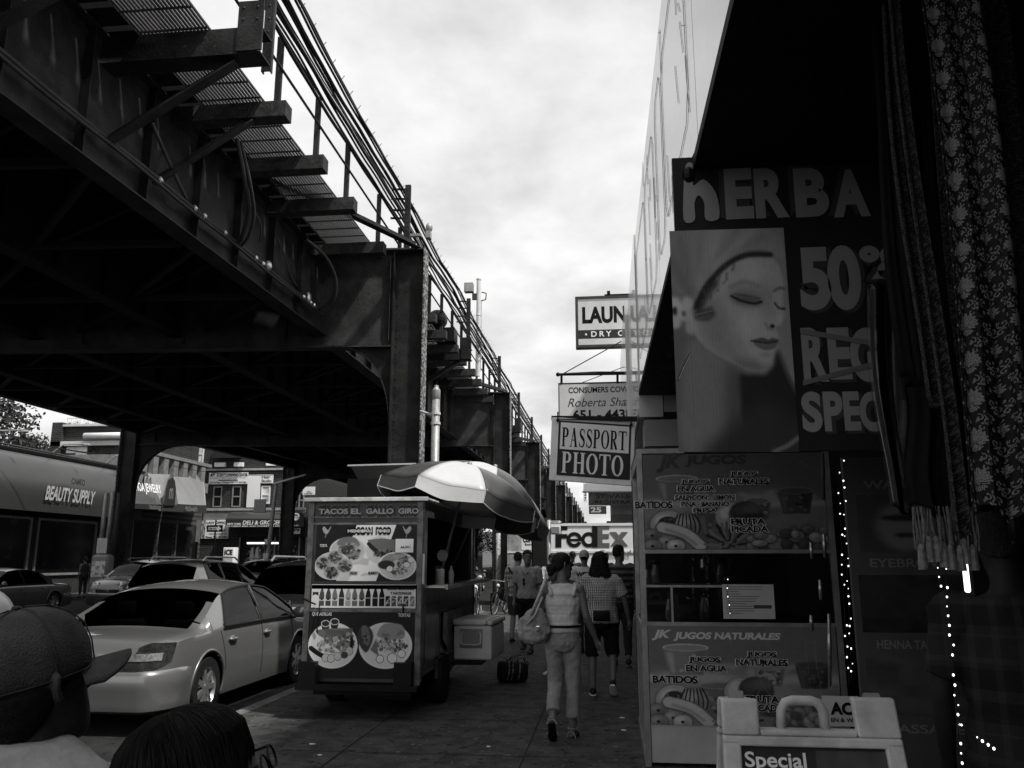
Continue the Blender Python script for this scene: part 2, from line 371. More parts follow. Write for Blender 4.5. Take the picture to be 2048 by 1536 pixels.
# ================================================================ elevated railway
EL = thing('elevated_railway', 'dark riveted steel elevated railway carrying tracks along the left of the street', 'railway', (-12, 17, 0))
def elb(mb, name, mat_, sm=False, **k):
    o = mb.build(name, mat_, EL, sm, **k); o.location = (12, -17, 0); return o
BN = [(2.6, 1.0), (17.7, 16.6), (34.5, 32.4), (50, 46.8), (65, 62), (80, 77), (95, 92), (110, 107), (126, 123), (142, 139), (160, 157), (180, 177), (205, 202)]
ZB, ZT = 6.22, 8.55
def rivet(mb, c, r=.018, ax=(0, -1, 0)):
    a = Vector(ax); c = Vector(c); mb.tube([c-a*.004, c+a*.006, c+a*.014], [r, r*.9, r*.3], 6)
def xn(i): return -4.0 + (.03*i if i < 8 else .25)
def xf(i): return (-20.1, -20.1, -20.1, -18.75, -18.4, -18, -17.6, -17.2, -16.8, -16.4, -16, -15.6, -15.2)[i]
for i, (yn, yf) in enumerate(BN):
    x0, x1 = xn(i), xf(i); near = i in (1, 2)
    # columns: H section, web faces along the street
    for side, (cx, cy, s) in enumerate(((x0, yn, -1), (x1, yf, 1))):
        if i == 0: continue
        m = MB(); a, b = sorted((cx, cx+s*.72))
        m.mat(0); m.box(a+.03, b-.03, cy-.012, cy+.012, -.1, ZT-.02)                # web
        for xx in (a, b-.03): m.mat(1 if (xx == b-.03 and side == 0) or (xx == a and side == 1) else 0); m.box(xx, xx+.03, cy-.2, cy+.2, -.1, ZT)
        m.mat(0)
        for xx in (a+.03, b-.12): m.box(xx, xx+.09, cy-.03, cy-.0125, -.1, ZT-.03)   # angles
        if near:
            for xx in (a+.075, b-.075):
                z = .2
                while z < ZT-.2: rivet(m, (xx, cy-.03, z)); z += .19
        m.box(a-.08, b+.08, cy-.28, cy+.28, -.1, .22)
        elb(m, 'column', [STEEL, RUST])
    # cross girder
    m = MB(); p = Vector((x0-.045, yn, 0)); q = Vector((x1+.045, yf, 0)) if i else Vector((x1, yf, 0)); d = (q-p).normalized(); L = (q-p).length; nr = Vector((-d.y, d.x, 0))
    if nr.y > 0: nr = -nr
    def bar(a, b, z0, z1, o0, o1):   # along d from a to b; offset toward viewer o0..o1
        A = p+d*a; B = p+d*b; c = [A+nr*o1, B+nr*o1, B+nr*o0, A+nr*o0]
        m.hexa([(v.x, v.y, z0) for v in c]+[(v.x, v.y, z1) for v in c])
    m.mat(0)
    bar(.7, L-.7, ZB+.03, ZT-.06, -.012, .012); bar(.7, L-.7, ZB, ZB+.03, -.17, .17); bar(0, L, ZT-.06, ZT-.02, -.22, .22)
    bar(.72, L-.72, ZB+.03, ZB+.15, .012, .026); bar(.72, L-.72, ZT-.2, ZT-.062, .012, .026)
    k = .75
    nst = 0
    while k < L:
        bar(k, k+.09, ZB+.15, ZT-.2, .012, .032); bar(k+.0, k+.014, ZB+.15, ZT-.2, .032, .14)
        if near and nst < 2:
            z = ZB+.2
            while z < ZT-.25: c = p+d*(k+.055)+nr*.032; rivet(m, (c.x, c.y, z), .018, nr); z += .17
        k += 2.35; nst += 1
    if near:
        k = .9
        while k < 3.2: c = p+d*k+nr*.026; rivet(m, (c.x, c.y, ZB+.09), .016, nr); rivet(m, (c.x, c.y, ZT-.13), .016, nr); k += .14
    elb(m, 'cross_girder', [STEELL])
    if i and i < 8:   # curved knee braces
        for s, o in ((1, p+d*.7), (-1, q-d*.7)):
            m = MB(); dd = d*s; Rk = 1.75; n = 12; kx_ = .62 if s == 1 else 1.0; arc = [(Rk-Rk*math.cos(R(90*k/n)), -Rk+Rk*math.sin(R(90*k/n))) for k in range(n+1)]
            poly = [(0, 0)]+arc[::1]; poly = [(0, 0)]+[(kx_*(Rk-Rk*math.sin(R(90*k/n))), -(Rk-Rk*math.cos(R(90*k/n)))) for k in range(n+1)]
            m.prism(poly, o+Vector((0, 0, ZB-.004))-nr*.01, dd, (0, 0, 1), nr*.02)
            pts = [o+dd*x+Vector((0, 0, ZB+y)) for x, y in poly[1:]]
            for A, B in zip(pts[:-1], pts[1:]): m.beam(A, B, .018, .26, up=nr)
            elb(m, 'knee_brace', [STEEL])
# long girders between the bents
GX0 = [-6.62, -9.6, -12.9, -16.2, -19.4]
for i in range(len(BN)-1):
    ya0, ya1 = BN[i]; yb0, yb1 = BN[i+1]
    for g, gx in enumerate(GX0):
        t = (gx+4)/(-16.0); A = Vector((gx if i else gx-.04, ya0+(ya1-ya0)*t, 0)); B = Vector((gx+(xf(i+1)-xf(0))*t if g else -6.35+.03*i, yb0+(yb1-yb0)*t, 0))
        if i and g: A.x = gx+(xf(i)-xf(0))*t
        if i and not g: A.x = -6.35+.03*(i-1)
        z0, z1 = (6.5, 8.33) if g < 4 else (6.75, 8.2)
        m = MB(); m.mat(0)
        up = Vector((0, 0, 1)); d = (B-A).normalized()
        A2, B2 = A+d*.03, B-d*.03
        m.beam(A2+up*((z0+z1)/2), B2+up*((z0+z1)/2), .016, z1-z0-.04)
        m.beam(A2+up*(z0+.012), B2+up*(z0+.012), .34, .024); m.beam(A2+up*(z1-.012), B2+up*(z1-.012), .34, .024)
        if i < 5:
            L = (B2-A2).length; sd = d.cross(up)
            k = .8
            while k < L-.3:
                c = A2+d*k
                for s in (1, -1): m.beam(c+sd*s*.075+up*(z0+.03), c+sd*s*.075+up*(z1-.03), .13, .014, up=d)
                k += 1.42
            for zz_ in (z0+.085, z1-.085):
                for s in (1, -1): m.beam(A2+sd*s*.017+up*zz_, B2+sd*s*.017+up*zz_, .012, .12)
            if g == 0 and i < 2:
                k = .1
                while k < L:
                    for zz_ in (z0+.085, z1-.085): c = A2+d*k+sd*.023+up*zz_; rivet(m, c, .016, sd)
                    k += .16
                k = .8
                while k < L-.3:
                    z = z0+.2
                    while z < z1-.2: rivet(m, A2+d*(k+.05)+sd*.010+up*z, .014, sd); z += .15
                    k += 1.42
        elb(m, 'longitudinal_girder', STEEL if g == 0 else STEELD)
# lacing between the girders, seen from below
m = MB()
for y in np.arange(4.0, 64, 2.84):
    for a, b in zip(GX0[:-1], GX0[1:]):
        if b < -19 and y > 32: continue
        if b < -19: b = -19.1
        m.angle((a-.2, y-.9*(-(a)/16), 6.66), (b+.2, y-.9*(-(b)/16), 6.66), .1); m.angle((a-.2, y, 6.7), (b+.2, y+2.4, 6.7), .09)
        m.angle((a-.1, y, 8.1), (b+.1, y, 6.9), .09)
elb(m, 'cross_bracing', STEELD)
# ties under the tracks, then solid deck further on
m = MB()
y = -6.0
while y < 62: m.box(-19.55 if y < 34 else -18, -6.0, y, y+.36, 8.36, 8.62); y += .47
elb(m, 'track_tie', WOODD, kind='stuff')
m = MB(); m.box(-19.5, -7.1, -6, 34, 8.63, 8.66); m.box(-18, -7.1, 34, 62, 8.63, 8.66); elb(m, 'shade_slab', WOODD)  # unseen slab added above the ties, keeps light off the underside
m = MB(); m.box(-18, -6, 62, 206, 8.37, 8.6); elb(m, 'deck', WOODD)
m = MB()
for x in (-8.2, -9.7, -12, -13.5, -15.9, -17.4): m.box(x-.04, x+.04, -6, 206, 8.67, 8.80)
for x in (-7.4, -10.5, -14.7, -18.3): m.box(x-.5, x+.5, -6, 206, 8.67, 8.84)
elb(m, 'running_rail', STEELD)
# walkway brackets: long timber ends carrying the grating
tie_y = [7.35, 9.1, 11.0, 12.72, 14.42, 16.7]; y = 18.6
while y < 120: tie_y.append(y); y += 1.75
for k, y in enumerate(tie_y):
    if k in (1,): continue
    m = MB(); m.box(-6.9, -4.66+rj.uniform(-.03, .03), y-.13, y+.13, 8.10, 8.35)
    elb(m, 'walkway_timber', WOOD)
# grating: thin bars running along the walkway
m = MB(); mc = MB()
x = -5.98
GR = G('walkway_bar', .07, .5, .2, var=.3, scale=10)
while x < -5.02: m.box(x, x+.026, 5.2, 60, 8.37, 8.40); x += .052
y = 5.3
while y < 60: mc.box(-5.98, -5.0, y, y+.02, 8.346, 8.368); y += .42
elb(m, 'walkway_grating', GR); elb(mc, 'grating_crossbars', DGREY)
m = MB(); m.box(-5.9, -4.95, 60, 205, 8.3, 8.4); elb(m, 'walkway_plank', DGREY)
# hand rail posts, rails
def post(x, y, z0, z1, w=.1):
    m = MB(); m.box(x-w/2, x+w/2, y-.008, y+.008, z0, z1); m.box(x-w/2, x-w/2+.014, y, y+.07, z0, z1); m.box(x+w/2-.014, x+w/2, y, y+.07, z0, z1); return m
k = 0
for y in tie_y[2:]:
    if y > 100: break
    m = post(-4.86, y, 8.2, 9.52, .085); elb(m, 'handrail_post', STEEL)
for z in (8.95, 9.5):
    m = MB(); m.tube([(-4.8, 6, z), (-4.8, 40, z), (-4.75, 205, z)], .022, 6); elb(m, 'handrail', STEEL)
# tall cable posts with arms
TP = [9.6, 17.55, 26.2, 34.3, 42.3, 50, 57.5, 65, 72.5, 80, 87.5, 95, 102.5, 110, 118, 126, 134, 142, 151, 160]
for y in TP:
    m = post(-4.42, y, 8.45 if y > 10 else 8.0, 10.12, .13)
    if y < 40:
        z = 8.6
        while z < 10: rivet(m, (-4.42, y-.008, z), .02); z += .2
    for z in (10.02, 9.78, 9.5, 9.3): m.beam((-4.45, y+.03, z), (-4.82, y+.03, z+.02), .05, .035)
    elb(m, 'cable_post', STEEL)
# cantilever bracket at each mid-span and bent
for y in [9.3]+[q for q in TP[2::2]]:
    m = MB(); m.box(-6.6, -4.35, y-.16, y-.13, 8.0, 8.34); m.box(-6.6, -4.3, y-.16, y+.16, 7.98, 8.0); m.box(-6.6, -4.3, y-.16, y+.16, 8.34, 8.36)
    m.box(-4.62, -4.28, y-.19, y-.161, 8.0, 8.72)
    for dx in (-4.55, -4.36):
        for z in (8.45, 8.62): rivet(m, (dx, y-.19, z), .022)
    m.angle((-6.4, y-.05, 6.95), (-4.7, y-.05, 7.98), .16, .02); elb(m, 'walkway_bracket', STEEL)
for (y0, y1) in ((12.9, 17.4), (29.8, 34.2), (45.5, 49.7), (60.4, 64.7)):
    m = MB(); m.angle((-6.25, y0, 8.5), (-4.1, y1, 8.57), .17, .02); elb(m, 'wind_brace', STEEL)
for a_, b_, w_ in (((-6.6, 7.0, 6.9), (-4.75, 7.3, 8.2), .17), ((-6.6, 10.6, 6.95), (-5.2, 10.9, 8.1), .13)): m = MB(); m.angle(a_, b_, w_, .02); elb(m, 'diagonal_strut', STEEL)
m = MB()   # near bracket plates at the top of the view
m.box(-4.75, -4.45, 7.0, 7.03, 8.1, 8.75); m.box(-4.73, -4.68, 7.035, 7.2, 8.3, 9.8); m.box(-4.52, -4.48, 7.035, 7.2, 8.3, 9.8)
for z in (8.2, 8.4, 8.6): rivet(m, (-4.55, 7.0, z), .025); rivet(m, (-4.66, 7.0, z), .025)
elb(m, 'gusset_plate', STEEL)
# bundled cables carried beside the hand rail
rc = random.Random(5)
specs = [(-4.56, 10.04, .03), (-4.60, 10.00, .022), (-4.52, 9.96, .02), (-4.60, 9.79, .034), (-4.66, 9.76, .024), (-4.54, 9.72, .02), (-4.62, 9.52, .03), (-4.70, 9.55, .022), (-4.72, 9.33, .03), (-4.64, 9.30, .02), (-4.7, 9.98, .016), (-4.5, 9.4, .014)]
for x, z, r in specs:
    pts = []; y = 3.0; ph = rc.uniform(0, 6)
    while y < 40:
        sag = .05*math.sin((y-9.6)/8*math.pi)**2+.02*math.sin(y*1.3+ph)+.012*math.sin(y*3.1+ph*2); pts.append((x+.02*math.sin(y*.9+ph), y, z-sag)); y += .45
    while y < 160: pts.append((x, y, z-.05*math.sin((y-9.6)/8*math.pi)**2)); y += 2
    elb(MB().tube(pts, r, 6), 'cable', CABLE, True)
m = MB()
for y in np.arange(4, 40, .5): m.tube([(-4.56, y, 10.0), (-4.5, y+.01, 10.09)], .008, 4)
elb(m, 'cable_clip', GALV)
# conduits on the outer girder
for k, (dx, dz) in enumerate(((0, 0), (.03, -.075))):
    pts = []
    for y in np.arange(5.0, 17.3, .6): pts.append((-6.52+(y-5)*.02+dx+.10, y, 6.93+dz+.012*math.sin(y*2+k)+(.36-.03*abs(y-17.3)*1.0 if False else 0)))
    elb(MB().tube(pts, .036-.008*k, 8), 'conduit', G('conduit_grey', .045, .4, var=.3), True)
BR = G('bright_fitting', .6, .25, .8, var=.1); m = MB()
for y in (10.4, 11.4, 11.7, 12.4, 13.6, 13.9, 15.9, 16.3, 16.5): m.cyl((-6.40+(y-5)*.02, y, 6.93), (-6.40+(y-5)*.02, y+.07, 6.93), .05, 8)
m.ell((-6.18, 14.1, 6.95), .07, .1, .1, 8, 6); m.ell((-6.17, 16.2, 7.0), .06, .09, .13, 8, 6)
elb(m, 'conduit_fitting', BR, True)
def hang(pts, r): elb(MB().tube(spline(pts, closed=False), r, 8), 'hanging_cable', G('hanging_cable', .06, .5, var=.3), True)
hang([(-5.6, 11.3, 8.0), (-5.55, 11.5, 7.55), (-5.7, 12.1, 7.2), (-6.0, 12.6, 7.0), (-6.2, 12.9, 6.95)], .035)
hang([(-5.58, 11.4, 8.0), (-5.5, 11.6, 7.5), (-5.65, 12.2, 7.15), (-5.95, 12.7, 6.97), (-6.2, 13, 6.93)], .028)
hang([(-6.05, 15.6, 8.05), (-5.75, 15.9, 7.8), (-5.62, 16.2, 7.4), (-5.75, 16.5, 7.05), (-6.1, 16.7, 6.9)], .04)
hang([(-5.98, 15.6, 8.0), (-5.68, 15.9, 7.72), (-5.58, 16.2, 7.35), (-5.72, 16.5, 7.0), (-6.1, 16.7, 6.88)], .03)
hang([(-6.35, 14.6, 7.9), (-6.3, 15, 7.6), (-6.35, 15.6, 7.3), (-6.3, 16.1, 7.1)], .014)
hang([(-6.3, 13.4, 7.9), (-6.2, 13.7, 7.6), (-6.3, 13.9, 7.35)], .014)
hang([(-6.35, 10.2, 7.7), (-6.25, 10.6, 7.25), (-6.3, 11.2, 7.0)], .03)
# little dome lamps and junction boxes on the rail
m = MB(); m.ell((-4.35, 19.6, 9.9), .09, .09, .13); m.box(-4.42, -4.3, 19.5, 19.7, 9.6, 9.78); m.beam((-4.7, 17.9, 9.0), (-4.15, 17.9, 9.0), .1, .06); elb(m, 'junction_box', GALV)
# signal gear humps on the walkway past the first bent
for m in (MB().ell((-5.2, 22, 8.9), .35, .5, .45), MB().ell((-5.0, 24, 8.75), .3, .4, .3), MB().box(-5.3, -4.7, 25.2, 25.8, 8.4, 8.85)): elb(m, 'signal_gear', BLACK)
# camera mast standing on the deck
MAST = thing('camera_mast', 'pale slim mast with a box camera above the railway deck', 'mast', (-4.75, 30.5, 8.4))
m = MB(); m.tube([(0, 0, 0), (0, 0, 3.85)], .085, 10); m.tube([(0, 0, 3.85), (0, 0, 3.9)], .1, 10); m.tube([(.1, 0, .2), (.13, 0, 1.8), (.12, 0, 3)], .02, 5)
for z in (.6, 1.2, 1.8, 2.4): m.tube([(0, 0, z), (0, 0, z+.04)], .1, 10)
m.build('pole', OFFW, MAST, 40)
MB().box(-.55, -.2, -.2, .1, 3.35, 3.7).build('camera_box', GALV, MAST)
m = MB(); m.box(-.25, .0, -.05, .05, 3.05, 3.3); m.tube([(.1, 0, 3), (.28, 0, 3.05), (.3, 0, 3.3), (.12, 0, 3.35)], .025, 6); m.build('bracket', DGREY, MAST)
# ================================================================ shop row on the right
PANEL = G('glossy_fascia_panel', .50, .22, .0, var=.10, scale=1.2, bump=.06, bscale=5, spec=.8, coat=.5)
SEAM = G('panel_seam', .20, .6, var=.5, scale=20)
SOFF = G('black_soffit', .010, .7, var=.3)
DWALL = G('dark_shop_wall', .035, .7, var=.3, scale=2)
def fx(y): return .44-.0095*(y-2.4) if y < 8.7 else .38-.004*(y-8.7)
A = thing('shop_building', 'low shop building with glossy pale fascia panels over a black canopy', 'building', (2, 3, 0))
def ab(mb, name, mats, sm=False, **k):
    o = mb.build(name, mats, A, sm, **k); o.location = (-2, -3, 0); return o
def fascia(y0, y1, z0, z1, x_off=0, th=.12):
    m = MB(); x0, x1 = fx(y0)+x_off, fx(y1)+x_off
    m.hexa([(x0, y0, z0), (x0+th, y0, z0), (x1+th, y1, z0), (x1, y1, z0), (x0, y0, z1), (x0+th, y0, z1), (x1+th, y1, z1), (x1, y1, z1)]); return m
ys = [-3, 0.2, 3.35, 5.6, 8.7]
for a, b in zip(ys[:-1], ys[1:]): ab(fascia(a+.006, b-.006, 3.34, 5.02), 'fascia_panel', PANEL)
m = MB()
for (a, b, z0, z1) in ((3.6, 4.9, 3.62, 4.7), (5.0, 5.5, 3.6, 4.75), (5.8, 6.9, 3.6, 4.75), (7.0, 8.5, 3.6, 4.75)):
    loop = [(fx(y)-.004, y, z) for y, z in ((a+.1, z0), (b-.1, z0), (b, z0+.12), (b, z1-.12), (b-.1, z1), (a+.1, z1), (a, z1-.12), (a, z0+.12))]
    m.tube(loop, .0017, 4, closed=True)
rf = random.Random(9)
for k in range(26):   # scratches in the film
    y = rf.uniform(3.5, 8.4); z = rf.uniform(3.5, 4.9); m.tube([(fx(y)-.003, y, z), (fx(y+.1)-.003, y+.05+rf.uniform(-.1, .1), z+rf.uniform(.06, .35))], .0016, 3)
ab(m, 'seam_trim', SEAM)
m = MB(); m.box(.5, 7, -3, 8.7, 3.36, 4.98); m.box(2.5, 9, -9, 6.2, 4.99, 10); m.box(.9, 9, -9, -4.1, 0, 4.99); ab(m, 'upper_wall', OFFW)  # unseen set-back storey and block behind camera, added to shade the pavement
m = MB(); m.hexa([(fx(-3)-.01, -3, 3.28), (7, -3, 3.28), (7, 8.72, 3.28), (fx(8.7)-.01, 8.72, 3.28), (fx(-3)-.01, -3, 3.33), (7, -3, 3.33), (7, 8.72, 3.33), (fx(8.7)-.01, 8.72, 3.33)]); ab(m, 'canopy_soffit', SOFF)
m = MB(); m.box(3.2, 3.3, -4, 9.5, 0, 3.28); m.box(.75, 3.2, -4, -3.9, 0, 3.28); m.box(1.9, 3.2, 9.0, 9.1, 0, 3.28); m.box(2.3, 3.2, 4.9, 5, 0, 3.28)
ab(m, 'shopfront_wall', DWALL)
# dark slatted underside return behind the poster
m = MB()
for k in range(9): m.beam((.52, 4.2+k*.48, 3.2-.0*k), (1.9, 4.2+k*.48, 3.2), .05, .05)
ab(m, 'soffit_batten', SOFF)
B = thing('neighbour_shop_building', 'second shop building beyond the canopy with a pale rounded fascia end', 'building', (3, 11, 0))
def bb(mb, name, mats, sm=False, **k):
    o = mb.build(name, mats, B, sm, **k); o.location = (-3, -11, 0); return o
m = MB(); m.box(fx(9)-.01, .62, 8.74, 11.6, 3.05, 5.1); m.box(fx(12)-.04, .62, 11.62, 15.6, 3.0, 5.25); bb(m, 'fascia_panel', PANEL)
m = MB(); m.box(fx(9)-.014, fx(9)-.002, 8.9, 11.5, 3.02, 3.1); bb(m, 'lower_trim', DGREY)
m = MB(); m.box(.63, 8, 8.74, 17, 3.1, 5.1); bb(m, 'upper_wall', GREY)
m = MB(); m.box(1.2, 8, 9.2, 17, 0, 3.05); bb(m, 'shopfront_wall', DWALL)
m = MB(); m.box(.42, .9, 8.75, 9.2, 2.74, 3.02); bb(m, 'shutter_box', GREY)
for i, (y0, y1, h, x, nm) in enumerate(((17.2, 27, 4.2, 1.0, 'grey low shop block further down the right pavement'), (38.5, 70, 6.5, .9, 'dark brick block beyond the side street on the right'), (70.5, 130, 8, .8, 'far tall block at the right where the street narrows'))):
    t = thing('street_block', nm, 'building', (4, y0, 0))
    m = MB(); m.box(x-4, 8, 0, y1-y0, 0, h); m.build('wall', DGREY if i != 1 else G('brick_far', .06, .8, var=.4, scale=6), t)
    for k in range(int((y1-y0)/5)):
        MB().box(x-4.9, x-4.01, .6+k*5, 4.4+k*5, 2.5, 3.3).build('awning', [OFFW, DGREY, GREY][(k+i) % 3], t)
        MB().box(x-4.02, x-4.005, 1+k*5, 4+k*5, .5, 2.4).build('window', BLACK, t)
# ---------------------------------------------------------------- lettering helpers: a hand-built serif face
def serif_glyph(ch):
    S, T, Q = .20, .065, .045     # stem, thin, serif height
    P_ = []; box = lambda a, b, c, d: P_.append([(a, c), (b, c), (b, d), (a, d)])
    def serif(cx, y, w=.17): box(cx-w, cx+w, y, y+Q)
    def strip(c, w0):            # centre line with widths
        L, Rr = [], []
        for i, (x, y) in enumerate(c):
            x0, y0 = c[max(0, i-1)]; x1, y1 = c[min(len(c)-1, i+1)]; dx, dy = x1-x0, y1-y0; n = math.hypot(dx, dy) or 1; nx, ny = -dy/n, dx/n; h = w0[i]/2
            L.append((x+nx*h, y+ny*h)); Rr.append((x-nx*h, y-ny*h))
        for i in range(len(c)-1): P_.append([L[i], Rr[i], Rr[i+1], L[i+1]])
    def bowl(x0, cy, rx, ry, a0=-90, a1=90):
        c = [(x0+rx*math.cos(R(a)), cy+ry*math.sin(R(a))) for a in range(a0, a1+1, 10)]
        strip(c, [T+(S-T)*abs(math.cos(R(a)))**1.5 for a in range(a0, a1+1, 10)])
    if ch == 'P' or ch == 'R':
        box(.08, .08+S, 0, 1); serif(.18, 0, .18); box(0, .3, 1-Q, 1); box(.28, .36, 1-T, 1); bowl(.36, .745, .22, .225); box(.28, .36, .49, .49+T); w = .72
        if ch == 'R': strip([(.36, .5), (.5, .28), (.62, .06), (.74, .02)], [.14, .2, .2, .05]); w = .78
    elif ch == 'A':
        strip([(.12, 0), (.40, 1)], [T, T]); strip([(.40, 1), (.66, 0)], [S*.9, S*1.05]); box(.2, .56, .33, .33+T*.8); serif(.12, 0, .12); serif(.66, 0, .17); w = .83
    elif ch == 'O':
        bowl(.42, .5, .31, .465, -90, 90); bowl(.40, .5, .31, .465, 90, 270); w = .82
    elif ch == 'T':
        box(.3, .3+S, 0, 1); serif(.4, 0, .19); box(.0, .8, 1-T, 1); P_.append([(0, 1), (0, .74), (.03, .74), (.09, 1)]); P_.append([(.8, 1), (.8, .74), (.77, .74), (.71, 1)]); w = .8
    elif ch == 'H':
        for a in (.08, .58): box(a, a+S, 0, 1); serif(a+S/2, 0, .18); serif(a+S/2, 1-Q, .18)
        box(.25, .6, .48, .48+T); w = .86
    elif ch == 'S':
        c = spline([(.56, .80), (.44, .95), (.26, .94), (.15, .80), (.20, .64), (.38, .51), (.53, .37), (.55, .2), (.42, .05), (.22, .05), (.09, .2)], closed=False, n=4)
        n = len(c)-1; ws = [.05+.15*math.exp(-((i/n-.5)/.26)**2) for i in range(n+1)]; strip(c, ws); P_.append([(.54, .97), (.59, .97), (.59, .7), (.56, .7)]); P_.append([(.05, .3), (.09, .3), (.1, .02), (.05, .02)]); w = .65
    else: w = .4
    return P_, w
def serif_text(m, body, o, u, v, w, h, lift, gap=.10):
    o, u, v = Vector(o), Vector(u).normalized(), Vector(v).normalized(); nr = u.cross(v)
    gl = [serif_glyph(c) for c in body]; tot = sum(g[1] for g in gl)+gap*(len(gl)-1); k = w/tot; x = 0
    for polys, gw in gl:
        for i, p in enumerate(polys): m.add([o+u*((x+a)*k)+v*(b*h)+nr*(lift+.0006*(i % 4)) for a, b in p], [tuple(range(len(p)))])
        x += gw+gap
    return m
def frame4(m, o, u, v, t, lift, dep=.006):
    """picture-frame border, width t, on the plane o,u,v"""
    o, u, v = Vector(o), Vector(u), Vector(v); U, V = u.normalized(), v.normalized(); n = U.cross(V); a, b = u.length, v.length
    for x0, x1, y0, y1 in ((0, a, 0, t), (0, a, b-t, b), (0, t, t, b-t), (a-t, a, t, b-t)):
        q = [o+U*x0+V*y0, o+U*x1+V*y0, o+U*x1+V*y1, o+U*x0+V*y1]; m.hexa([p+n*lift for p in q]+[p+n*(lift+dep) for p in q])
    return m
def rect(m, o, u, v, x0, x1, y0, y1, lift, dep=.002):
    o, u, v = Vector(o), Vector(u), Vector(v); n = u.normalized().cross(v.normalized())
    q = [o+u*x0+v*y0, o+u*x1+v*y0, o+u*x1+v*y1, o+u*x0+v*y1]; return m.hexa([p+n*lift for p in q]+[p+n*(lift+dep) for p in q])
def local(t, o, u, v):
    L = Vector(t.location); return Vector(o)-L, Vector(u), Vector(v)
SIGNW = G('sign_face_pale', .82, .5, var=.1, scale=3); SIGNG = G('sign_face_grey', .58, .5, var=.12, scale=2); SIGND = G('sign_face_dark', .035, .5, var=.2)
# PASSPORT PHOTO
o = P(1098, 960, Y=9.35); tr = P(1272, 843, Y=9.42); tl = P(1104, 834, Y=9.35); br = P(1267, 972, Y=9.42); u = br-o; v = tl-o
t = thing('hanging_sign', 'black and white sign reading PASSPORT PHOTO hanging from a bar over the pavement', 'sign', o); o0, u, v = local(t, o, u, v); n_ = u.normalized().cross(v.normalized())
m = MB(); rect(m, o0, u, v, 0, 1, 0, 1, -.05, .05); bevel(m.build('board', G('sign_board_edge', .8, .5, var=.12, scale=6, bump=.1), t), .006)
m = MB(); rect(m, o0, u, v, .085, .955, .085, .955, .002, .002); m.build('dark_field', SIGND, t)
m = MB(); rect(m, o0, u, v, .11, .93, .50, .925, .006, .002); m.build('pale_field', SIGNW, t)
m = MB(); serif_text(m, 'PASSPORT', o0+u*.13+v*.545, u, v, u.length*.77, v.length*.30, .0105); m.build('lettering', BLACK, t)
m = MB(); serif_text(m, 'PHOTO', o0+u*.14+v*.13, u, v, u.length*.73, v.length*.33, .0065); m.build('lettering', SIGNW, t)
m = MB()
for f in (.07, .95): m.tube([o0+u*f+v*.96+n_*.02, o0+u*f+v*1.0+n_*.03+Vector((0, 0, .06))], .008, 6); m.tube([o0+u*f+v*.95+n_*(.01), o0+u*f+v*.945+n_*.03], .018, 8)
m.build('hook', BLACK, t)
t = thing('sign_bar', 'dark horizontal bar carrying the passport photo sign', 'bracket', (0, 9.4, 2.9))
a, b = P(1103, 835, Y=9.4), P(1330, 837, Y=9.4); m = MB(); L = Vector(t.location); m.beam(a-L, b-L, .05, .035); m.beam(a-L+Vector((0, 0, -.025)), b-L+Vector((.1, 0, -.035)), .09, .012); m.build('bar', BLACK, t)
# CONSUMERS sign and LAUNDRY sign
def hsign(name, label, cat, x0, y0, x1, y1, Y, wextra):
    o = P(x0, y1, Y=Y); tl = P(x0, y0, Y=Y); br = P(x1, y1, Y=Y); tl.y = Y; o.x = (o.x+tl.x)/2; tl.x = o.x
    u = Vector((br.x-o.x, 0, 0)); u = u*(1+wextra); v = tl-o; t = thing(name, label, cat, o); return t, Vector((0, 0, 0)), u, v
t, o0, u, v = hsign('hanging_sign', 'grey insurance sign reading CONSUMERS COVERAGE above the passport photo sign', 'sign', 1117, 766, 1244, 868, 12.8, .5)
m = MB(); rect(m, o0, u, v, 0, 1, 0, 1, -.08, .08); m.build('board', DGREY, t)
m = MB(); rect(m, o0, u, v, .012, .985, .02, .965, .002, .004); m.build('face', SIGNG, t)
k = 1/1.5
m = MB(); m.text('CONSUMERS COVERAGE', o0+u*.11*1+v*.79, u, v, u.length*.82, v.length*.115, .02, lift=.008)
m.text('651 - 4433', o0+u*.155+v*.27, u, v, u.length*.62, v.length*.19, .03, lift=.008); m.build('lettering', BLACK, t)
m = MB(); m.text('Roberta Shaw', o0+u*.10+v*.52, u, v, u.length*.72, v.length*.17, .0, .3, lift=.008); m.build('lettering', DGREY, t)
t2 = thing('sign_bracket', 'thin pole with chains holding the insurance sign out from the wall', 'bracket', (0, 12.8, 4.4)); L = Vector(t2.location)
m = MB(); a, b = P(1116, 749, Y=12.8), P(1262, 747, Y=12.8); m.tube([a-L, b-L], .022, 8); m.ell(a-L, .035, .035, .035, 8, 6)
for x in (1123, 1235): m.tube([P(x, 749, Y=12.8)-L, P(x, 767, Y=12.8)-L], .02, 6)
m.build('pole', BLACK, t2)
m = MB(); m.tube([P(1127, 747, Y=12.8)-L, P(1236, 683, Y=12.8)+Vector((.05, 0, 0))-L], .009, 5); m.tube([P(1165, 765, Y=12.8)-L, P(1250, 733, Y=12.8)-L], .006, 5); m.tube([P(1127, 747, Y=12.8)-L, P(1190, 744, Y=12.8)-L, P(1258, 744, Y=12.8)-L], .01, 5); m.build('chain', DGREY, t2)
t, o0, u, v = hsign('hanging_sign', 'large framed laundry and dry cleaning sign high beside the pale fascia', 'sign', 1151, 594, 1262, 696, 15.0, .9)
m = MB(); rect(m, o0, u, v, 0, 1, 0, 1, -.16, .16); frame4(m, o0, u, v, .05, .001, .02); m.build('board', DGREY, t)
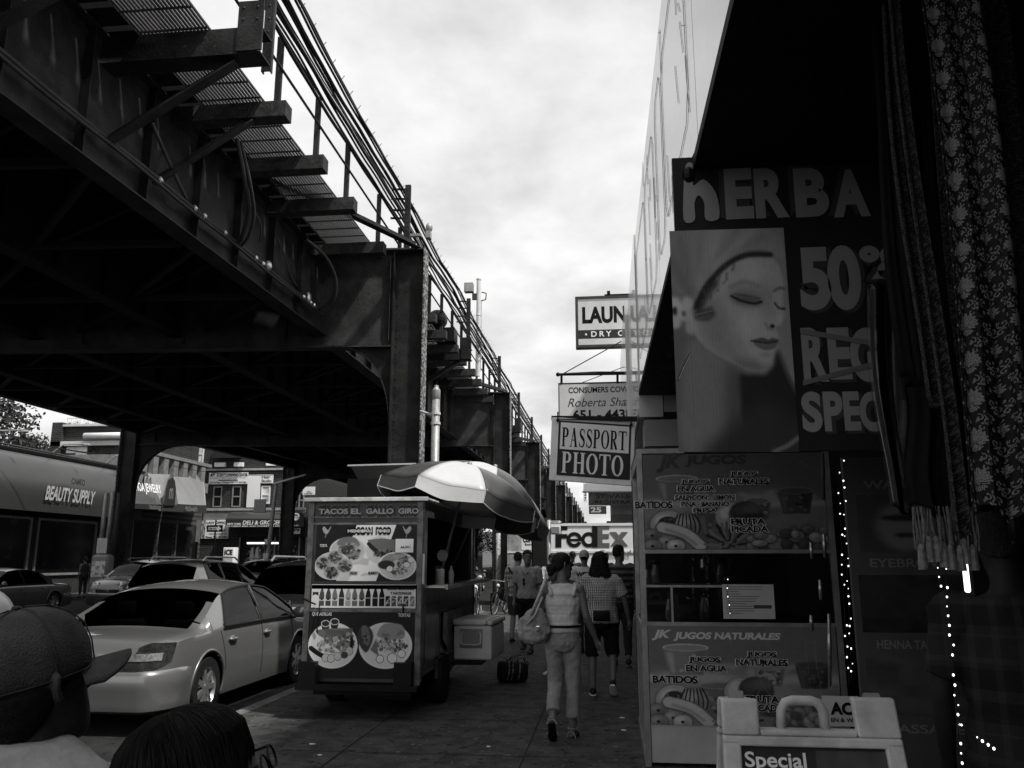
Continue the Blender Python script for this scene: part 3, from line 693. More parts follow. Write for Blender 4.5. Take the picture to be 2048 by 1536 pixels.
m = MB(); rect(m, o0, u, v, .025, .98, .34, .95, .002, .004); rect(m, o0, u, v, .025, .98, .05, .17, .002, .004); m.build('face', SIGNG, t)
m = MB(); rect(m, o0, u, v, .025, .98, .18, .33, .002, .004); m.build('band', SIGND, t)
m = MB(); m.text('LAUNDRY', o0+u*.066+v*.465, u, v, u.length*.76, v.length*.33, .045, lift=.008, spacing=1.0); m.build('lettering', BLACK, t)
m = MB(); m.text('DRY CLEANING', o0+u*.15+v*.205, u, v, u.length*.78, v.length*.11, .02, lift=.008, spacing=1.5); m.lathe([(.02, 0), (.02, .006)], tuple(o0+u*.10+v*.255+Vector((0, -.012, 0))), 10, 'Y'); m.build('lettering', SIGNW, t)
m = MB(); m.box(.55, 1.6, .02, .1, v.z, v.z+.04); m.box(.6, .66, 0, .1, v.z+.04, v.z+.1); m.build('bracket', BLACK, t)
# weathered canopy sign and number blade in the distance, right
t = thing('awning_sign', 'weathered grey board with worn letters reading VALS and REGISTRA under the passport sign', 'sign', P(1177, 1012, Y=17)); L = Vector(t.location)
a = P(1177, 1011, Y=17)-L; b = P(1262, 1011, Y=17)-L; c = P(1175, 984, Y=17)-L; u = b-a; v = Vector((0, 0, (c-a).z))
WEA = G('weathered_sign', .10, .8, v2=.2, scale=7, thr=(.4, .6)); m = MB(); rect(m, a, u, v, 0, 1.2, 0, 1, -.05, .05); m.build('board', WEA, t)
m = MB(); m.text('ST VALS', a+u*.18+v*.56, u, v, u.length*.8, v.length*.26, .01, lift=.004); m.text('REGISTRA', a+u*.15+v*.14, u, v, u.length*.85, v.length*.24, .02, lift=.004); m.build('lettering', SIGND, t)
m = MB(); m.add([a+v+Vector((-.1, 0, 0)), a+v+u*1.2, a+v+u*1.2+Vector((0, .9, .35)), a+v+Vector((-.1, .9, .35))], [(0, 1, 2, 3)]); m.tube([a+v*1.02+Vector((-.12, -.01, 0)), a+u*1.2+v*1.02], .02, 6); m.build('canopy', OFFW, t)
t = thing('number_sign', 'dark round-ended blade sign with the number 25 far down the shops', 'sign', P(1178, 1028, Y=24)); L = Vector(t.location)
a = P(1178, 1028, Y=24)-L; b = P(1213, 1028, Y=24)-L; c = P(1178, 1012, Y=24)-L; u = b-a; v = Vector((0, 0, (c-a).z)); m = MB(); rect(m, a, u, v, 0, 1, 0, 1, -.05, .05); m.build('board', DGREY, t)
m = MB(); m.text('25', a+u*.1+v*.2, u, v, u.length*.6, v.length*.65, .03, lift=.004); m.build('lettering', OFFW, t)
t = thing('vertical_sign', 'narrow white vertical sign with black characters down the street', 'sign', P(1169, 1004, Y=40)); L = Vector(t.location)
a = P(1167, 1004, Y=40)-L; b = P(1174, 1004, Y=40)-L; c = P(1167, 962, Y=40)-L; u = b-a; v = Vector((0, 0, (c-a).z)); m = MB(); rect(m, a, u, v, 0, 1, 0, 1, -.1, .1); m.build('board', WHITE, t)
m = MB()
for k, ch in enumerate('LO27'): m.text(ch, a+u*.25+v*(.78-.24*k), u, v, u.length*.6, v.length*.17, .03, lift=.004)
m.build('lettering', BLACK, t)
# ---------------------------------------------------------------- big HERBAL poster
PRINT = VCOL('printed_sheet', .55, .12); PRINTG = VCOL('printed_glossy_sheet', .35, .25)
o = P(1358, 905, Y=3.5); tl = P(1354, 316, Y=3.5); u = Vector((1.12, 0, 0)); v = Vector((0, 0, tl.z-o.z)); o.x = .33
t = thing('spa_poster', 'large hanging poster with a woman wearing a towel and big letters HERBA 50 REG SPEC', 'poster', o)
m = MB(); rect(m, (0, 0, 0), u, v, 0, 1, 0, 1, -.03, .03); m.build('board', G('poster_board', .016, .5, var=.2), t)
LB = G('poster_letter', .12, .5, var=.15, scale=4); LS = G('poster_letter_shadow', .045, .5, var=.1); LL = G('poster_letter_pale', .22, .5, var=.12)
z0 = v.z; m = MB(); ms = MB()
sc = 1656/3.5
def px2(x, y): q = P(x, y, Y=3.5); return Vector((q.x-o.x, 0, q.z-o.z))
for ch, x0, x1, y0, y1 in (('E', 1452, 1502, 335, 440), ('R', 1512, 1572, 335, 438), ('B', 1592, 1652, 335, 436), ('A', 1668, 1732, 338, 436)):
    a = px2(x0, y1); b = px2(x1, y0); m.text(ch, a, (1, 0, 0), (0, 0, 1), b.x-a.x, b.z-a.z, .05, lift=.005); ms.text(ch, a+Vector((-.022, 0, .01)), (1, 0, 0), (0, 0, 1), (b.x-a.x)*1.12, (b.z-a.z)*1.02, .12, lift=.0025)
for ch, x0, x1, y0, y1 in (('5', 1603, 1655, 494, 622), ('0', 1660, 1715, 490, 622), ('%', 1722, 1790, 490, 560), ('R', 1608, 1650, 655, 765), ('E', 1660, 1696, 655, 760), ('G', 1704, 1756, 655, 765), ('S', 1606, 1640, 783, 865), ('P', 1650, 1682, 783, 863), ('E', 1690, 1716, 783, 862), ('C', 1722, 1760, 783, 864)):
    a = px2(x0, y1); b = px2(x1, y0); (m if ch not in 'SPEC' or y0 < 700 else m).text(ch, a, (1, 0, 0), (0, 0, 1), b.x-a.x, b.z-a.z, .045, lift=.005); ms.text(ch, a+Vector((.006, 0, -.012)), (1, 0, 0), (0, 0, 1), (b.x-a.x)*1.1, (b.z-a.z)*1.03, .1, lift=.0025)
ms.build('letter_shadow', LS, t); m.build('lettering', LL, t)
# tall first letter drawn as a lower-case form
m = MB(); a = px2(1368, 442); b = px2(1432, 328); hh = b.z-a.z; ww = b.x-a.x
hp = spline([(.0, .0), (.02, .5), (.12, 1.0), (.36, .98), (.30, .62), (.62, .72), (.95, .45), (1.0, .02), (.62, .0), (.60, .30), (.45, .44), (.32, .3), (.30, .0)], n=4)
m.prism([(x*ww, y*hh) for x, y in hp], a+Vector((0, -.0065, 0)), (1, 0, 0), (0, 0, 1), (0, .003, 0)); m.build('lettering', LL, t)
m = MB(); rect(m, px2(1600, 668), px2(1745, 693)-px2(1600, 668), Vector((0, 0, .022)), 0, 1, 0, 1, .007, .002); rect(m, px2(1606, 772), px2(1745, 735)-px2(1606, 772), Vector((0, 0, .022)), 0, 1, 0, 1, .007, .002); m.build('strike_line', LB, t)
C = Canvas(230, 422, .24)
def cx_(x): return (x-1357)/240
def cy_(y): return 1-(y-465)/440
def q(*pts): return [(cx_(a), cy_(b)) for a, b in pts]
C.put(np.ones_like(C.a), .30+.06*C.noise(3, 1)); C.poly(q((1560, 465), (1600, 465), (1600, 905), (1560, 905)), .36, 8); C.poly(q((1357, 640), (1420, 660), (1440, 905), (1357, 905)), .22, 14)
# towel
C.poly(q((1357, 465), (1480, 462), (1572, 470), (1592, 500), (1590, 530), (1545, 508), (1490, 522), (1440, 562), (1408, 612), (1385, 600), (1357, 570)), .42, 4, smooth=True)
for a, b, wd, vv in (((1380, 480), (1402, 590), .05, .26), ((1425, 470), (1412, 560), .04, .30), ((1500, 468), (1425, 560), .05, .31), ((1560, 478), (1470, 520), .045, .32), ((1357, 520), (1395, 600), .06, .22), ((1470, 465), (1416, 575), .02, .52), ((1535, 470), (1440, 545), .025, .55), ((1395, 470), (1405, 580), .02, .50)): C.line(q(a, b), wd, vv, 7, .9)
C.put(C.mask(q((1357, 465), (1420, 465), (1400, 610), (1357, 600))), .24, 16, .6)
# head and neck
FACE = q((1412, 612), (1452, 556), (1500, 524), (1545, 514), (1576, 532), (1588, 575), (1584, 620), (1584, 646), (1578, 660), (1566, 668), (1572, 684), (1566, 696), (1570, 708), (1560, 722), (1556, 742), (1538, 752), (1508, 748), (1462, 728), (1418, 700), (1398, 664))
C.poly(q((1392, 690), (1440, 715), (1492, 745), (1486, 800), (1500, 860), (1560, 905), (1380, 905), (1370, 800)), .30, 7, smooth=True)
C.poly(q((1460, 735), (1500, 752), (1492, 900), (1450, 900)), .13, 12, .8)
C.poly(FACE, .50, 2, smooth=True); fm = C.blur(C.mask(spline(FACE)), 2)
def fs_(pts, v, k, op=1.0): C.put(C.blur(C.mask(spline(pts)), k)*fm, v, 0, op)
fs_(q((1405, 620), (1450, 600), (1480, 680), (1500, 745), (1420, 705)), .30, 16, .8); fs_(q((1480, 726), (1545, 735), (1555, 752), (1500, 752)), .26, 7, .9)
fs_(q((1480, 588), (1520, 582), (1545, 592), (1540, 622), (1500, 625), (1482, 612)), .34, 9, .9); fs_(q((1548, 560), (1560, 600), (1556, 650), (1545, 640), (1540, 600)), .36, 8, .7)
fs_(q((1500, 640), (1530, 640), (1535, 670), (1505, 680)), .62, 12, .7); fs_(q((1500, 535), (1550, 528), (1565, 560), (1520, 575)), .62, 12, .6); fs_(q((1530, 712), (1558, 712), (1552, 738), (1532, 738)), .58, 8, .6)
# band of hair, brows, lids, nose, lips
C.line(q((1406, 622), (1436, 574), (1478, 536), (1520, 519), (1566, 520)), .05, .05, 2, .95); C.line(q((1403, 640), (1424, 600), (1446, 575)), .085, .05, 4, .85)
C.put(C.mask(q((1400, 600), (1480, 530), (1500, 540), (1430, 620)))*(C.noise(40, 5) > .62), .14, 1, .6)
C.line(q((1478, 584), (1508, 574), (1540, 584)), .022, .26, 3, .8)
fs_(q((1480, 600), (1510, 598), (1542, 610), (1535, 622), (1505, 620), (1484, 612)), .18, 4, .85); C.line(q((1480, 602), (1500, 612), (1526, 618), (1542, 615)), .018, .03, 1); C.line(q((1484, 598), (1510, 602), (1538, 608)), .008, .10, 1, .8)
C.line(q((1568, 594), (1580, 588), (1590, 590)), .018, .10, 2, .9); C.line(q((1568, 618), (1576, 628), (1588, 630)), .016, .05, 1)
C.line(q((1560, 600), (1562, 630), (1572, 652)), .02, .34, 4, .7); C.ellipse(cx_(1560), cy_(664), .022, .009, .04, 1); C.line(q((1546, 658), (1552, 668), (1562, 670)), .014, .18, 2, .8); C.ellipse(cx_(1574), cy_(650), .03, .016, .62, 4, .6)
C.poly(q((1516, 692), (1538, 686), (1550, 690), (1560, 687), (1570, 692), (1560, 698), (1545, 698), (1528, 697)), .17, 1, smooth=True); C.poly(q((1520, 696), (1545, 699), (1568, 696), (1560, 708), (1542, 711), (1528, 705)), .24, 1, smooth=True); C.line(q((1514, 692), (1534, 696), (1552, 697), (1570, 693)), .010, .03, 1); C.ellipse(cx_(1542), cy_(720), .06, .012, .26, 4, .6)
# dark robe
C.poly(q((1486, 756), (1540, 758), (1556, 742), (1566, 705), (1582, 748), (1600, 792), (1600, 905), (1520, 905), (1486, 840)), .055, 4); C.poly(q((1400, 905), (1470, 850), (1540, 800), (1600, 850), (1600, 905)), .08, 14); C.line(q((1572, 715), (1584, 760), (1600, 800)), .02, .16, 2, .7)
C.line(q((1545, 905), (1575, 893), (1600, 876)), .03, .35, 2, .8)
# flower and ear drop
for a, b, r_, v_ in ((1378, 632, .065, .62), (1362, 616, .05, .66), (1362, 652, .05, .60), (1396, 645, .06, .52), (1388, 616, .05, .60), (1394, 664, .05, .48)): C.ellipse(cx_(a), cy_(b), r_, r_*.62, v_, 3)
C.ellipse(cx_(1380), cy_(636), .02, .014, .2, 2); C.ellipse(cx_(1362), cy_(630), .02, .02, .06, 2)
C.poly(q((1398, 632), (1440, 622), (1446, 640), (1430, 652), (1402, 650)), .10, 3, .85); C.line(q((1400, 640), (1442, 630)), .008, .35, 1, .8); C.line(q((1402, 648), (1436, 640)), .008, .3, 1, .7)
C.line(q((1362, 768), (1374, 742), (1390, 716)), .014, .06, 1); C.line(q((1364, 766), (1376, 741), (1391, 716)), .006, .5, 0)
C.a *= .93+.14*C.noise(30, 4); C.a *= 1-.10*(np.sin(C.X*230) > .86)
C.panel('printed_picture', px2(1357, 904)+Vector((0, -.004, 0)), (px2(1599, 904)-px2(1357, 904)), (0, 0, px2(1357, 462).z-px2(1357, 904).z), PRINT, t, gamma=1.25)
t = thing('poster_rail', 'dark rail under the canopy that the big poster hangs from', 'rail', (0, 3.5, 3.2)); m = MB(); m.tube([(.36, .05, .07), (1.9, .05, .05)], .016, 8); m.build('rail', BLACK, t)
m = MB(); m.tube([(.40, .0, .05), (.42, .03, .12), (.44, .0, .16)], .016, 6); m.ell((.40, 0, .06), .03, .03, .04, 8, 6); m.build('clamp', BLACK, t)
# ---------------------------------------------------------------- juice kiosk
KY = 7.0
t = thing('juice_kiosk', 'juice kiosk with fruit menu boards and a glass display window under the canopy', 'kiosk', (.26, KY, 0)); L = Vector(t.location)
KA = G('kiosk_aluminium', .30, .4, .5, var=.3, scale=6, bump=.1)
def kz(y): return P(1300, y, Y=KY).z
def kx(x): return P(x, 1200, Y=KY).x-.26
zt, zm, zg, zl, zb = kz(905), kz(1103), kz(1246), kz(1448), .03
KW = 1.55
m = MB(); m.box(0, KW, .02, .06, 0, zt); m.box(0, .04, .06, 1.6, 0, zt) if False else None
m = MB(); m.box(0, KW, 1.55, 1.6, .02, zt); m.box(KW-.05, KW, .03, 1.55, .02, zt); m.box(.0, KW, .03, 1.55, zt, zt+.04); m.box(.02, KW-.05, .06, 1.5, zg-.05, zg); m.build('cabinet', DGREY, t)
m = MB()
for x in (0.0, KW-.04): m.box(x, x+.045, -.012, .035, .0, zt+.03)
m.box(0.045, KW-.04, -.01, .03, zm-.015, zm+.015); m.box(.045, KW-.04, -.01, .03, zg-.02, zg+.01); m.box(.045, KW-.04, -.01, .03, zt-.01, zt+.03)
for z in (zg+.28, ): m.box(.045, .95, -.006, .02, z, z+.018)
m.box(.24, .258, -.008, .02, zg+.01, zg+.28); m.box(0, .04, .04, 1.6, .0, .1); m.box(0, .04, .04, 1.6, 1.0, 1.06); m.box(0, .04, .04, 1.6, zt-.1, zt); m.box(0, .04, 1.2, 1.26, 0, zt)
m.build('metal_frame', KA, t)
m = MB(); m.box(.006, .03, .06, 1.5, .12, 1.0); m.build('side_panel', G('scuffed_side_panel', .12, .5, v2=.3, scale=9, thr=(.45, .6)), t)
MB().box(.05, KW-.05, 0, .006, zg+.01, zm-.015).build('pane', PANE, t)
m = MB(); m.box(.05, KW-.06, -.002, .03, .03, zl); m.build('kick_panel', G('white_kick_panel', .45, .45, var=.15, scale=3), t)
def fruit_board(seed, dark):
    C = Canvas(420, 265, .2); rs = random.Random(seed); n0 = C.noise(4, seed); C.put(np.ones_like(C.a), .10+.20*n0)
    C.poly([(0, .52), (.2, .60), (.4, .56), (.7, .6), (1, .55), (1, 1), (0, 1)], .13, 16); C.put((C.noise(9, seed+2) > .6)*(C.Y > .45)*(C.Y < .62)*1.0, .34, 4, .7)
    C.poly([(0, .50), (.25, .54), (.5, .48), (.8, .52), (1, .50), (1, .44), (.5, .42), (0, .43)], .34, 5)
    def cup(x, y, w, h, v_, tex=0):
        C.poly([(x-w/2, y+h), (x+w/2, y+h), (x+w*.36, y), (x-w*.36, y)], v_, 1); C.poly([(x-w*.42, y+h*.8), (x-w*.28, y+h*.8), (x-w*.24, y+.02), (x-w*.32, y+.02)], v_*1.9, 2, .7); C.poly([(x+w*.2, y+h*.9), (x+w*.47, y+h*.9), (x+w*.33, y+.01), (x+w*.18, y+.01)], v_*.5, 3, .7)
        C.ellipse(x, y+h, w/2, .04, v_*2.2, 0); C.ellipse(x, y+h-.004, w/2-.012, .030, v_*1.2, 1)
        for k in range(tex): C.ellipse(x+rs.uniform(-.3, .3)*w, y+h*rs.uniform(.15, .8), .012, .018, v_*rs.choice((.4, 1.8)), 0)
    def orb(x, y, rx, ry, v_, rot=0):
        C.ellipse(x, y-.006, rx+.006, ry+.010, .02, 2, .8, rot=rot); C.ellipse(x, y, rx, ry, v_, 1, rot=rot); C.ellipse(x-rx*.25, y+ry*.3, rx*.5, ry*.4, min(.7, v_*1.8), 3, .7, rot=rot); C.ellipse(x+rx*.35, y-ry*.35, rx*.5, ry*.5, v_*.45, 4, .6, rot=rot)
    if seed == 3: cup(.19, .50, .24, .24, .15); cup(.40, .10, .22, .30, .10, 14); cup(.84, .36, .2, .24, .08, 10); cup(.63, .30, .15, .20, .14, 8)
    else: cup(.20, .50, .25, .28, .20, 4); cup(.38, .10, .24, .30, .13, 20); cup(.64, .40, .17, .20, .17, 30); cup(.87, .38, .19, .24, .05, 16); C.ellipse(.64, .62, .085, .07, .22, 2)
    orb(.13, .25, .10, .15, .36, 20); C.ellipse(.13, .25, .06, .09, .03, 1, rot=20)
    for k in range(26): C.ellipse(.13+rs.uniform(-.04, .04), .25+rs.uniform(-.06, .06), .006, .009, rs.choice((.01, .16)), 0)
    orb(.235, .24, .07, .13, .26)
    for k in range(7): C.line([(.235+(k-3)*.020, .13), (.235+(k-3)*.024, .24), (.235+(k-3)*.016, .36)], .008, .02, 0)
    orb(.48, .34, .09, .13, .34, 60); orb(.565, .36, .09, .13, .05); C.ellipse(.60, .42, .05, .06, .11, 4)
    for k, (x, y) in enumerate(((.04, .14), (.12, .07), (.04, .03), (.17, .03), (.30, .09))): orb(x, y, .05, .07, (.17, .24, .2, .4, .12)[k]); C.ellipse(x, y, .010, .014, .02, 0)
    C.line([(.10, .22), (.22, .16), (.31, .03)], .085, .10, 1); C.line([(.10, .225), (.22, .165), (.305, .035)], .065, .48, 1); C.line([(.12, .20), (.21, .14), (.28, .05)], .02, .3, 2)
    for k in range(15): a = R(8+k*12); C.line([(.46, .03), (.46+.13*math.cos(a), .03+.24*math.sin(a))], .016, (.03, .14, .22)[k % 3], 0)
    for k in range(40): C.ellipse(.46+rs.uniform(-.05, .05), .04+rs.uniform(-.05, .05), .010, .012, rs.choice((.05, .2)), 0)
    for k in range(26): orb(rs.uniform(.58, 1), rs.uniform(0, .22), rs.uniform(.02, .045), rs.uniform(.03, .06), rs.choice((.08, .14, .22, .3)))
    for k in range(9): a = rs.uniform(0, 1); C.line([(a, rs.random()), (a+rs.uniform(-.1, .1), rs.random())], .0022, .35, 0, .35)
    C.a *= .9+.2*C.noise(30, seed+9); return C
fruit_board(3, 1).panel('menu_print', (.05, -.013, zm+.02), (KW-.1, 0, 0), (0, 0, zt-zm-.04), PRINTG, t, gamma=1.15)
fruit_board(6, 0).panel('menu_print', (.05, -.013, zl), (KW-.1, 0, 0), (0, 0, zg-zl-.02), PRINTG, t, gamma=.95)
def ktext(m, body, x0, x1, y0, y1, bold=.04, lift=.016, sh=0):
    a = Vector((kx(x0), 0, kz(y1))); m.text(body, a, (1, 0, 0), (0, 0, 1), kx(x1)-kx(x0), kz(y0)-kz(y1), bold, sh, lift=lift)
ITEMS = [('BATIDOS', 1276, 1352, 1003, 1017), ('JUGOS', 1372, 1430, 960, 970), ('EN AGUA', 1364, 1440, 973, 984), ('SALPICON - LIMON', 1358, 1480, 991, 1001), ('PINA - BANANO', 1370, 1468, 1004, 1014), ('FRESA', 1394, 1442, 1017, 1026), ('JUGOS', 1474, 1530, 945, 956), ('NATURALES', 1450, 1552, 959, 971), ('FRUTA', 1470, 1540, 1038, 1050), ('PICADA', 1470, 1545, 1053, 1065),
         ('BATIDOS', 1300, 1388, 1350, 1365), ('JUGOS', 1372, 1434, 1312, 1325), ('EN AGUA', 1366, 1446, 1328, 1341), ('JUGOS', 1487, 1545, 1300, 1313), ('NATURALES', 1465, 1566, 1315, 1328), ('FRUTA', 1480, 1545, 1387, 1401), ('PICADA', 1490, 1552, 1404, 1418)]
ml = MB(); md = MB()
for b_, x0, x1, y0, y1 in ITEMS:
    ktext(md, b_, x0, x1, y0, y1, .035, .0175); ktext(ml, b_, x0-2, x1+2, y0-1, y1+1, .10, .0155)
ktext(ml, 'JK', 1301, 1340, 1259, 1280, .05, .0155, .3); ktext(ml, 'JUGOS NATURALES', 1344, 1556, 1263, 1281, .045, .0155, .2)
ml.build('lettering', G('menu_letter_pale', .55, .5, var=.1), t); md.build('lettering', BLACK, t)
m = MB(); ktext(m, 'JK', 1322, 1378, 908, 946, .05, .016, .3); ktext(m, 'JUGOS', 1380, 1508, 912, 936, .05, .016, .1); m.build('lettering', DGREY, t)
# things behind the kiosk glass
for k, (x, w, h, v_) in enumerate(((1318, .10, .14, .3), (1345, .09, .16, .45), (1418, .12, .18, .3), (1300, .07, .1, .2), (1455, .1, .15, .2))):
    z = zg if k in (1, 2) else zg+.30
    tt = thing('glass_jar', ['small clear jar on the upper shelf of the kiosk window', 'tall jug standing left on the kiosk counter', 'wide blender jar standing right on the kiosk counter', 'squat jar at the left end of the kiosk shelf', 'dark jar at the right end of the kiosk shelf'][k], 'jar', (.26+kx(x), KY+.25, z), group='jars in the kiosk window')
    MB().lathe([(w*.35, 0), (w*.5, .01), (w*.45, h*.7), (w*.3, h), (w*.34, h+.02)], (0, 0, 0), 12).build('glass', G('jar_glass_%d' % k, v_, .1, 0, var=.4, scale=20, spec=.9), tt, True)
    MB().lathe([(w*.36, h+.02), (w*.36, h+.05), (w*.1, h+.06)], (0, 0, 0), 12).build('lid', DGREY, tt, True)
m = MB(); m.box(.26+.05, .26+1.0, KY+.12, KY+.5, zg+.285, zg+.298); tag(m.build('glass_shelf', KA), 'metal shelf behind the kiosk window', 'shelf')
tt = thing('paper_notice', 'white paper notice taped across the kiosk window', 'notice', (.26+kx(1445), KY-.01, kz(1236))); w = kx(1548)-kx(1445); h = kz(1168)-kz(1236)
MB().box(0, w, -.004, 0, 0, h).build('sheet', G('notice_paper', .42, .7, var=.1), tt)
m = MB(); rn = random.Random(2)
for k in range(12): m.box(w*.06, w*(.3+rn.random()*.5), -.0055, -.0042, h*(.92-k*.07), h*(.925-k*.07)+.0025)
m.box(w*.6, w*.94, -.006, -.0042, h*.30, h*.40); m.build('print_lines', DGREY, tt)
# ---------------------------------------------------------------- folding A-frame sign
t = thing('a_frame_sign', 'white plastic folding pavement sign with a carry handle reading Special', 'sign', (.35, 2.9, 0)); AX = .35
APL = G('moulded_plastic', .40, .5, v2=.62, scale=7, thr=(.35, .6), bump=.08, bscale=60)
def az(y): return P(1600, y, Y=2.9).z
def ax(x): return P(x, 1480, Y=2.9).x-AX
W_ = ax(1788); HT = az(1395)
def aframe_side(dy, sgn):
    m = MB(); xl0, xr0 = ax(1446), ax(1790); spread = .33*sgn
    def pt(x, z, off=0): f = 1-z/HT; return (x+(-.035 if x < W_/2 else .035)*f, dy+spread*f+off, z)
    def slab(x0, x1, z0, z1, th=.035):
        b = [pt(x0, z0, -th/2), pt(x1, z0, -th/2), pt(x1, z0, th/2), pt(x0, z0, th/2)]; c = [pt(x0, z1, -th/2), pt(x1, z1, -th/2), pt(x1, z1, th/2), pt(x0, z1, th/2)]; m.hexa(b+c)
    slab(.0, .055, .02, az(1470)); slab(W_-.055, W_, .02, az(1470)); slab(.0, W_, az(1484), az(1464)); slab(.055, W_-.055, .12, .18)
    return m, pt, slab
m, pt, slab = aframe_side(-.03, -1)
slab(.0, .115, az(1464), az(1396)); slab(W_-.13, W_, az(1464), az(1390))
slab(.115, W_-.13, az(1464), az(1452))
o_ = m.build('front_frame', APL, t); bevel(o_, .008, 3)
m = MB(); hx0, hx1 = ax(1560), ax(1648); hz0, hz1 = az(1462), az(1398)
m.tube([(hx0+.0, -.03, hz0), (hx0+.004, -.03, hz1-.03), (hx0+.018, -.03, hz1-.006), (hx0+.04, -.03, hz1), (hx1-.04, -.03, hz1), (hx1-.018, -.03, hz1-.006), (hx1-.004, -.03, hz1-.03), (hx1, -.03, hz0)], .016, 8)
m.build('handle', APL, t, True)
m, pt, slab = aframe_side(.03, 1); slab(.0, .1, az(1464), az(1400)); slab(W_-.1, W_, az(1464), az(1400)); bevel(m.build('rear_frame', APL, t), .008, 2)
m = MB(); m.box(.055, W_-.055, -.14, -.13, .18, .5)
def ptf(x, z, off): f = 1-z/HT; return Vector((x, -.03-.33*f+off, z))
m = MB(); m.hexa([ptf(.05, .17, 0), ptf(W_-.05, .17, 0), ptf(W_-.05, .17, .008), ptf(.05, .17, .008), ptf(.05, az(1484), 0), ptf(W_-.05, az(1484), 0), ptf(W_-.05, az(1484), .008), ptf(.05, az(1484), .008)]); m.build('board', SIGND, t)
m = MB(); a = ptf(ax(1480), az(1532), -.004); m.text('Special', a, (1, 0, 0), ptf(0, 1, 0)-ptf(0, 0, 0), ax(1598)-ax(1480), az(1497)-az(1536), .02, lift=.002); m.build('lettering', SIGNW, t)
C = Canvas(90, 90, .06); C.put(np.ones_like(C.a), .05+.06*C.noise(3, 5)); C.ellipse(.6, .3, .5, .5, .14, 6); C.ellipse(.6, .2, .3, .3, .03, 4)
a = ptf(ax(1618), .45, -.003); C.panel('printed_picture', a, (ax(1755)-ax(1618), 0, 0), ptf(0, az(1490), 0)-ptf(0, .45, 0), PRINT, t)
for x in (.05, W_-.06):
    o_ = MB().tube([(x-.02, 0, HT-.004), (x+.025, 0, HT-.004)], .022, 10).build('hinge', GREY, t, 40); o_['label'] = 'grey hinge barrel'
m = MB(); a = (ax(1484), 0, az(1474)); m.ell((ax(1482), -.055, az(1473)), .009, .008, .009, 8, 6); m.build('rivet', GREY, t, True)
m = MB(); rn = random.Random(4)
for k in range(4): m.box(ax(1466), ax(1500), -.0505, -.0478, az(1424+k*5), az(1422+k*5)) 
m.build('moulded_print', GREY, t)
# second small sign behind its handle
t = thing('facial_card', 'small white card reading ACI EN and WO seen through the pavement sign', 'sign', P(1648, 1452, Y=3.6)); L = Vector(t.location)
w = 64/1656*3.6; h = 52/1656*3.6; MB().box(0, w, 0, .004, 0, h).build('card', G('card_white', .5, .6, var=.1), t)
m = MB(); m.text('ACI', (w*.2, 0, h*.38), (1, 0, 0), (0, 0, 1), w*.72, h*.42, .05, lift=.003); m.text('EN & WO', (w*.2, 0, h*.14), (1, 0, 0), (0, 0, 1), w*.75, h*.15, .02, lift=.003); m.build('lettering', BLACK, t)
# ---------------------------------------------------------------- dim shop boards, light strings, cloths
t = thing('treatment_board', 'tall dim board of beauty treatment pictures reading HENNA TATTOO at the shop door', 'board', (1.18, 4.3, 0)); 
BW = .56; BZ = P(1700, 915, Y=4.3).z
MB().box(0, BW, 0, .03, 0, BZ).build('panel', G('treatment_panel', .07, .5, var=.2), t)
def bz(y): return P(1790, y, Y=4.3).z
C = Canvas(70, 70, .05); C.ellipse(.5, .45, .3, .42, .15, 3); C.ellipse(.5, .6, .26, .06, .02, 1); C.ellipse(.5, .3, .12, .05, .03, 1); C.panel('printed_picture', (.05, -.003, bz(1105)), (BW-.12, 0, 0), (0, 0, bz(990)-bz(1105)), PRINT, t)
C = Canvas(60, 60, .02); C.put(np.ones_like(C.a), .01+.03*C.noise(4, 9)); C.panel('printed_picture', (.03, -.003, bz(1265)), (BW-.07, 0, 0), (0, 0, bz(1150)-bz(1265)), PRINT, t)
C = Canvas(60, 60, .05); C.put(np.ones_like(C.a), .03+.07*C.noise(3, 11)); C.panel('printed_picture', (.03, -.003, bz(1430)), (BW-.07, 0, 0), (0, 0, bz(1315)-bz(1430)), PRINT, t)
m = MB()
for bd, y0, y1 in (('WAXING', 960, 978), ('EYEBROW', 1117, 1135), ('HENNA TATTOO', 1280, 1298), ('MASSAGE', 1448, 1466)): m.text(bd, (.09, 0, bz(y1)), (1, 0, 0), (0, 0, 1), BW-.2, bz(y0)-bz(y1), .02, lift=.003)
m.build('lettering', G('dim_letter', .16, .5), t)
LED = EMIT('led_bulb', .9, 1.6); WIRE = G('thin_wire', .02, .6, var=0)
bulb_me = None
def string(label, pts, step, r=.0036):
    global bulb_me
    L = Vector(pts[0]); t = thing('light_string', label, 'fairy lights', L, group='strings of white lights at the shop door')
    pts = [Vector(p) for p in pts]; MB().tube([p-L for p in pts], .002, 4).build('wire', WIRE, t)
    d = 0; acc = 0
    for a, b in zip(pts[:-1], pts[1:]):
        n = max(1, int((b-a).length/step))
        for k in range(n):
            if rl.random() < .34: continue
            q_ = a.lerp(b, (k+.5)/n)+Vector((rl.uniform(-.006, .006), -.006, 0))-L
            if bulb_me is None: o = MB().ell((0, 0, 0), r, r, r*1.2, 8, 6).build('bulb', LED, t, True); bulb_me = o.data
            else: o = bpy.data.objects.new('bulb', bulb_me); COL.objects.link(o); o.parent = t
            o.location = q_; f_ = rl.choice((.55, .7, .85, 1.0, 1.0)); o.scale = (f_, f_, f_)
rl = random.Random(12)
def S(x, y, Y): return P(x, y, Y=Y)
string('vertical string of tiny white lights down the left edge of the treatment board', [S(1686, 915, 4.2), S(1690, 1050, 4.2), S(1697, 1200, 4.2), S(1704, 1365, 4.2)], .032)
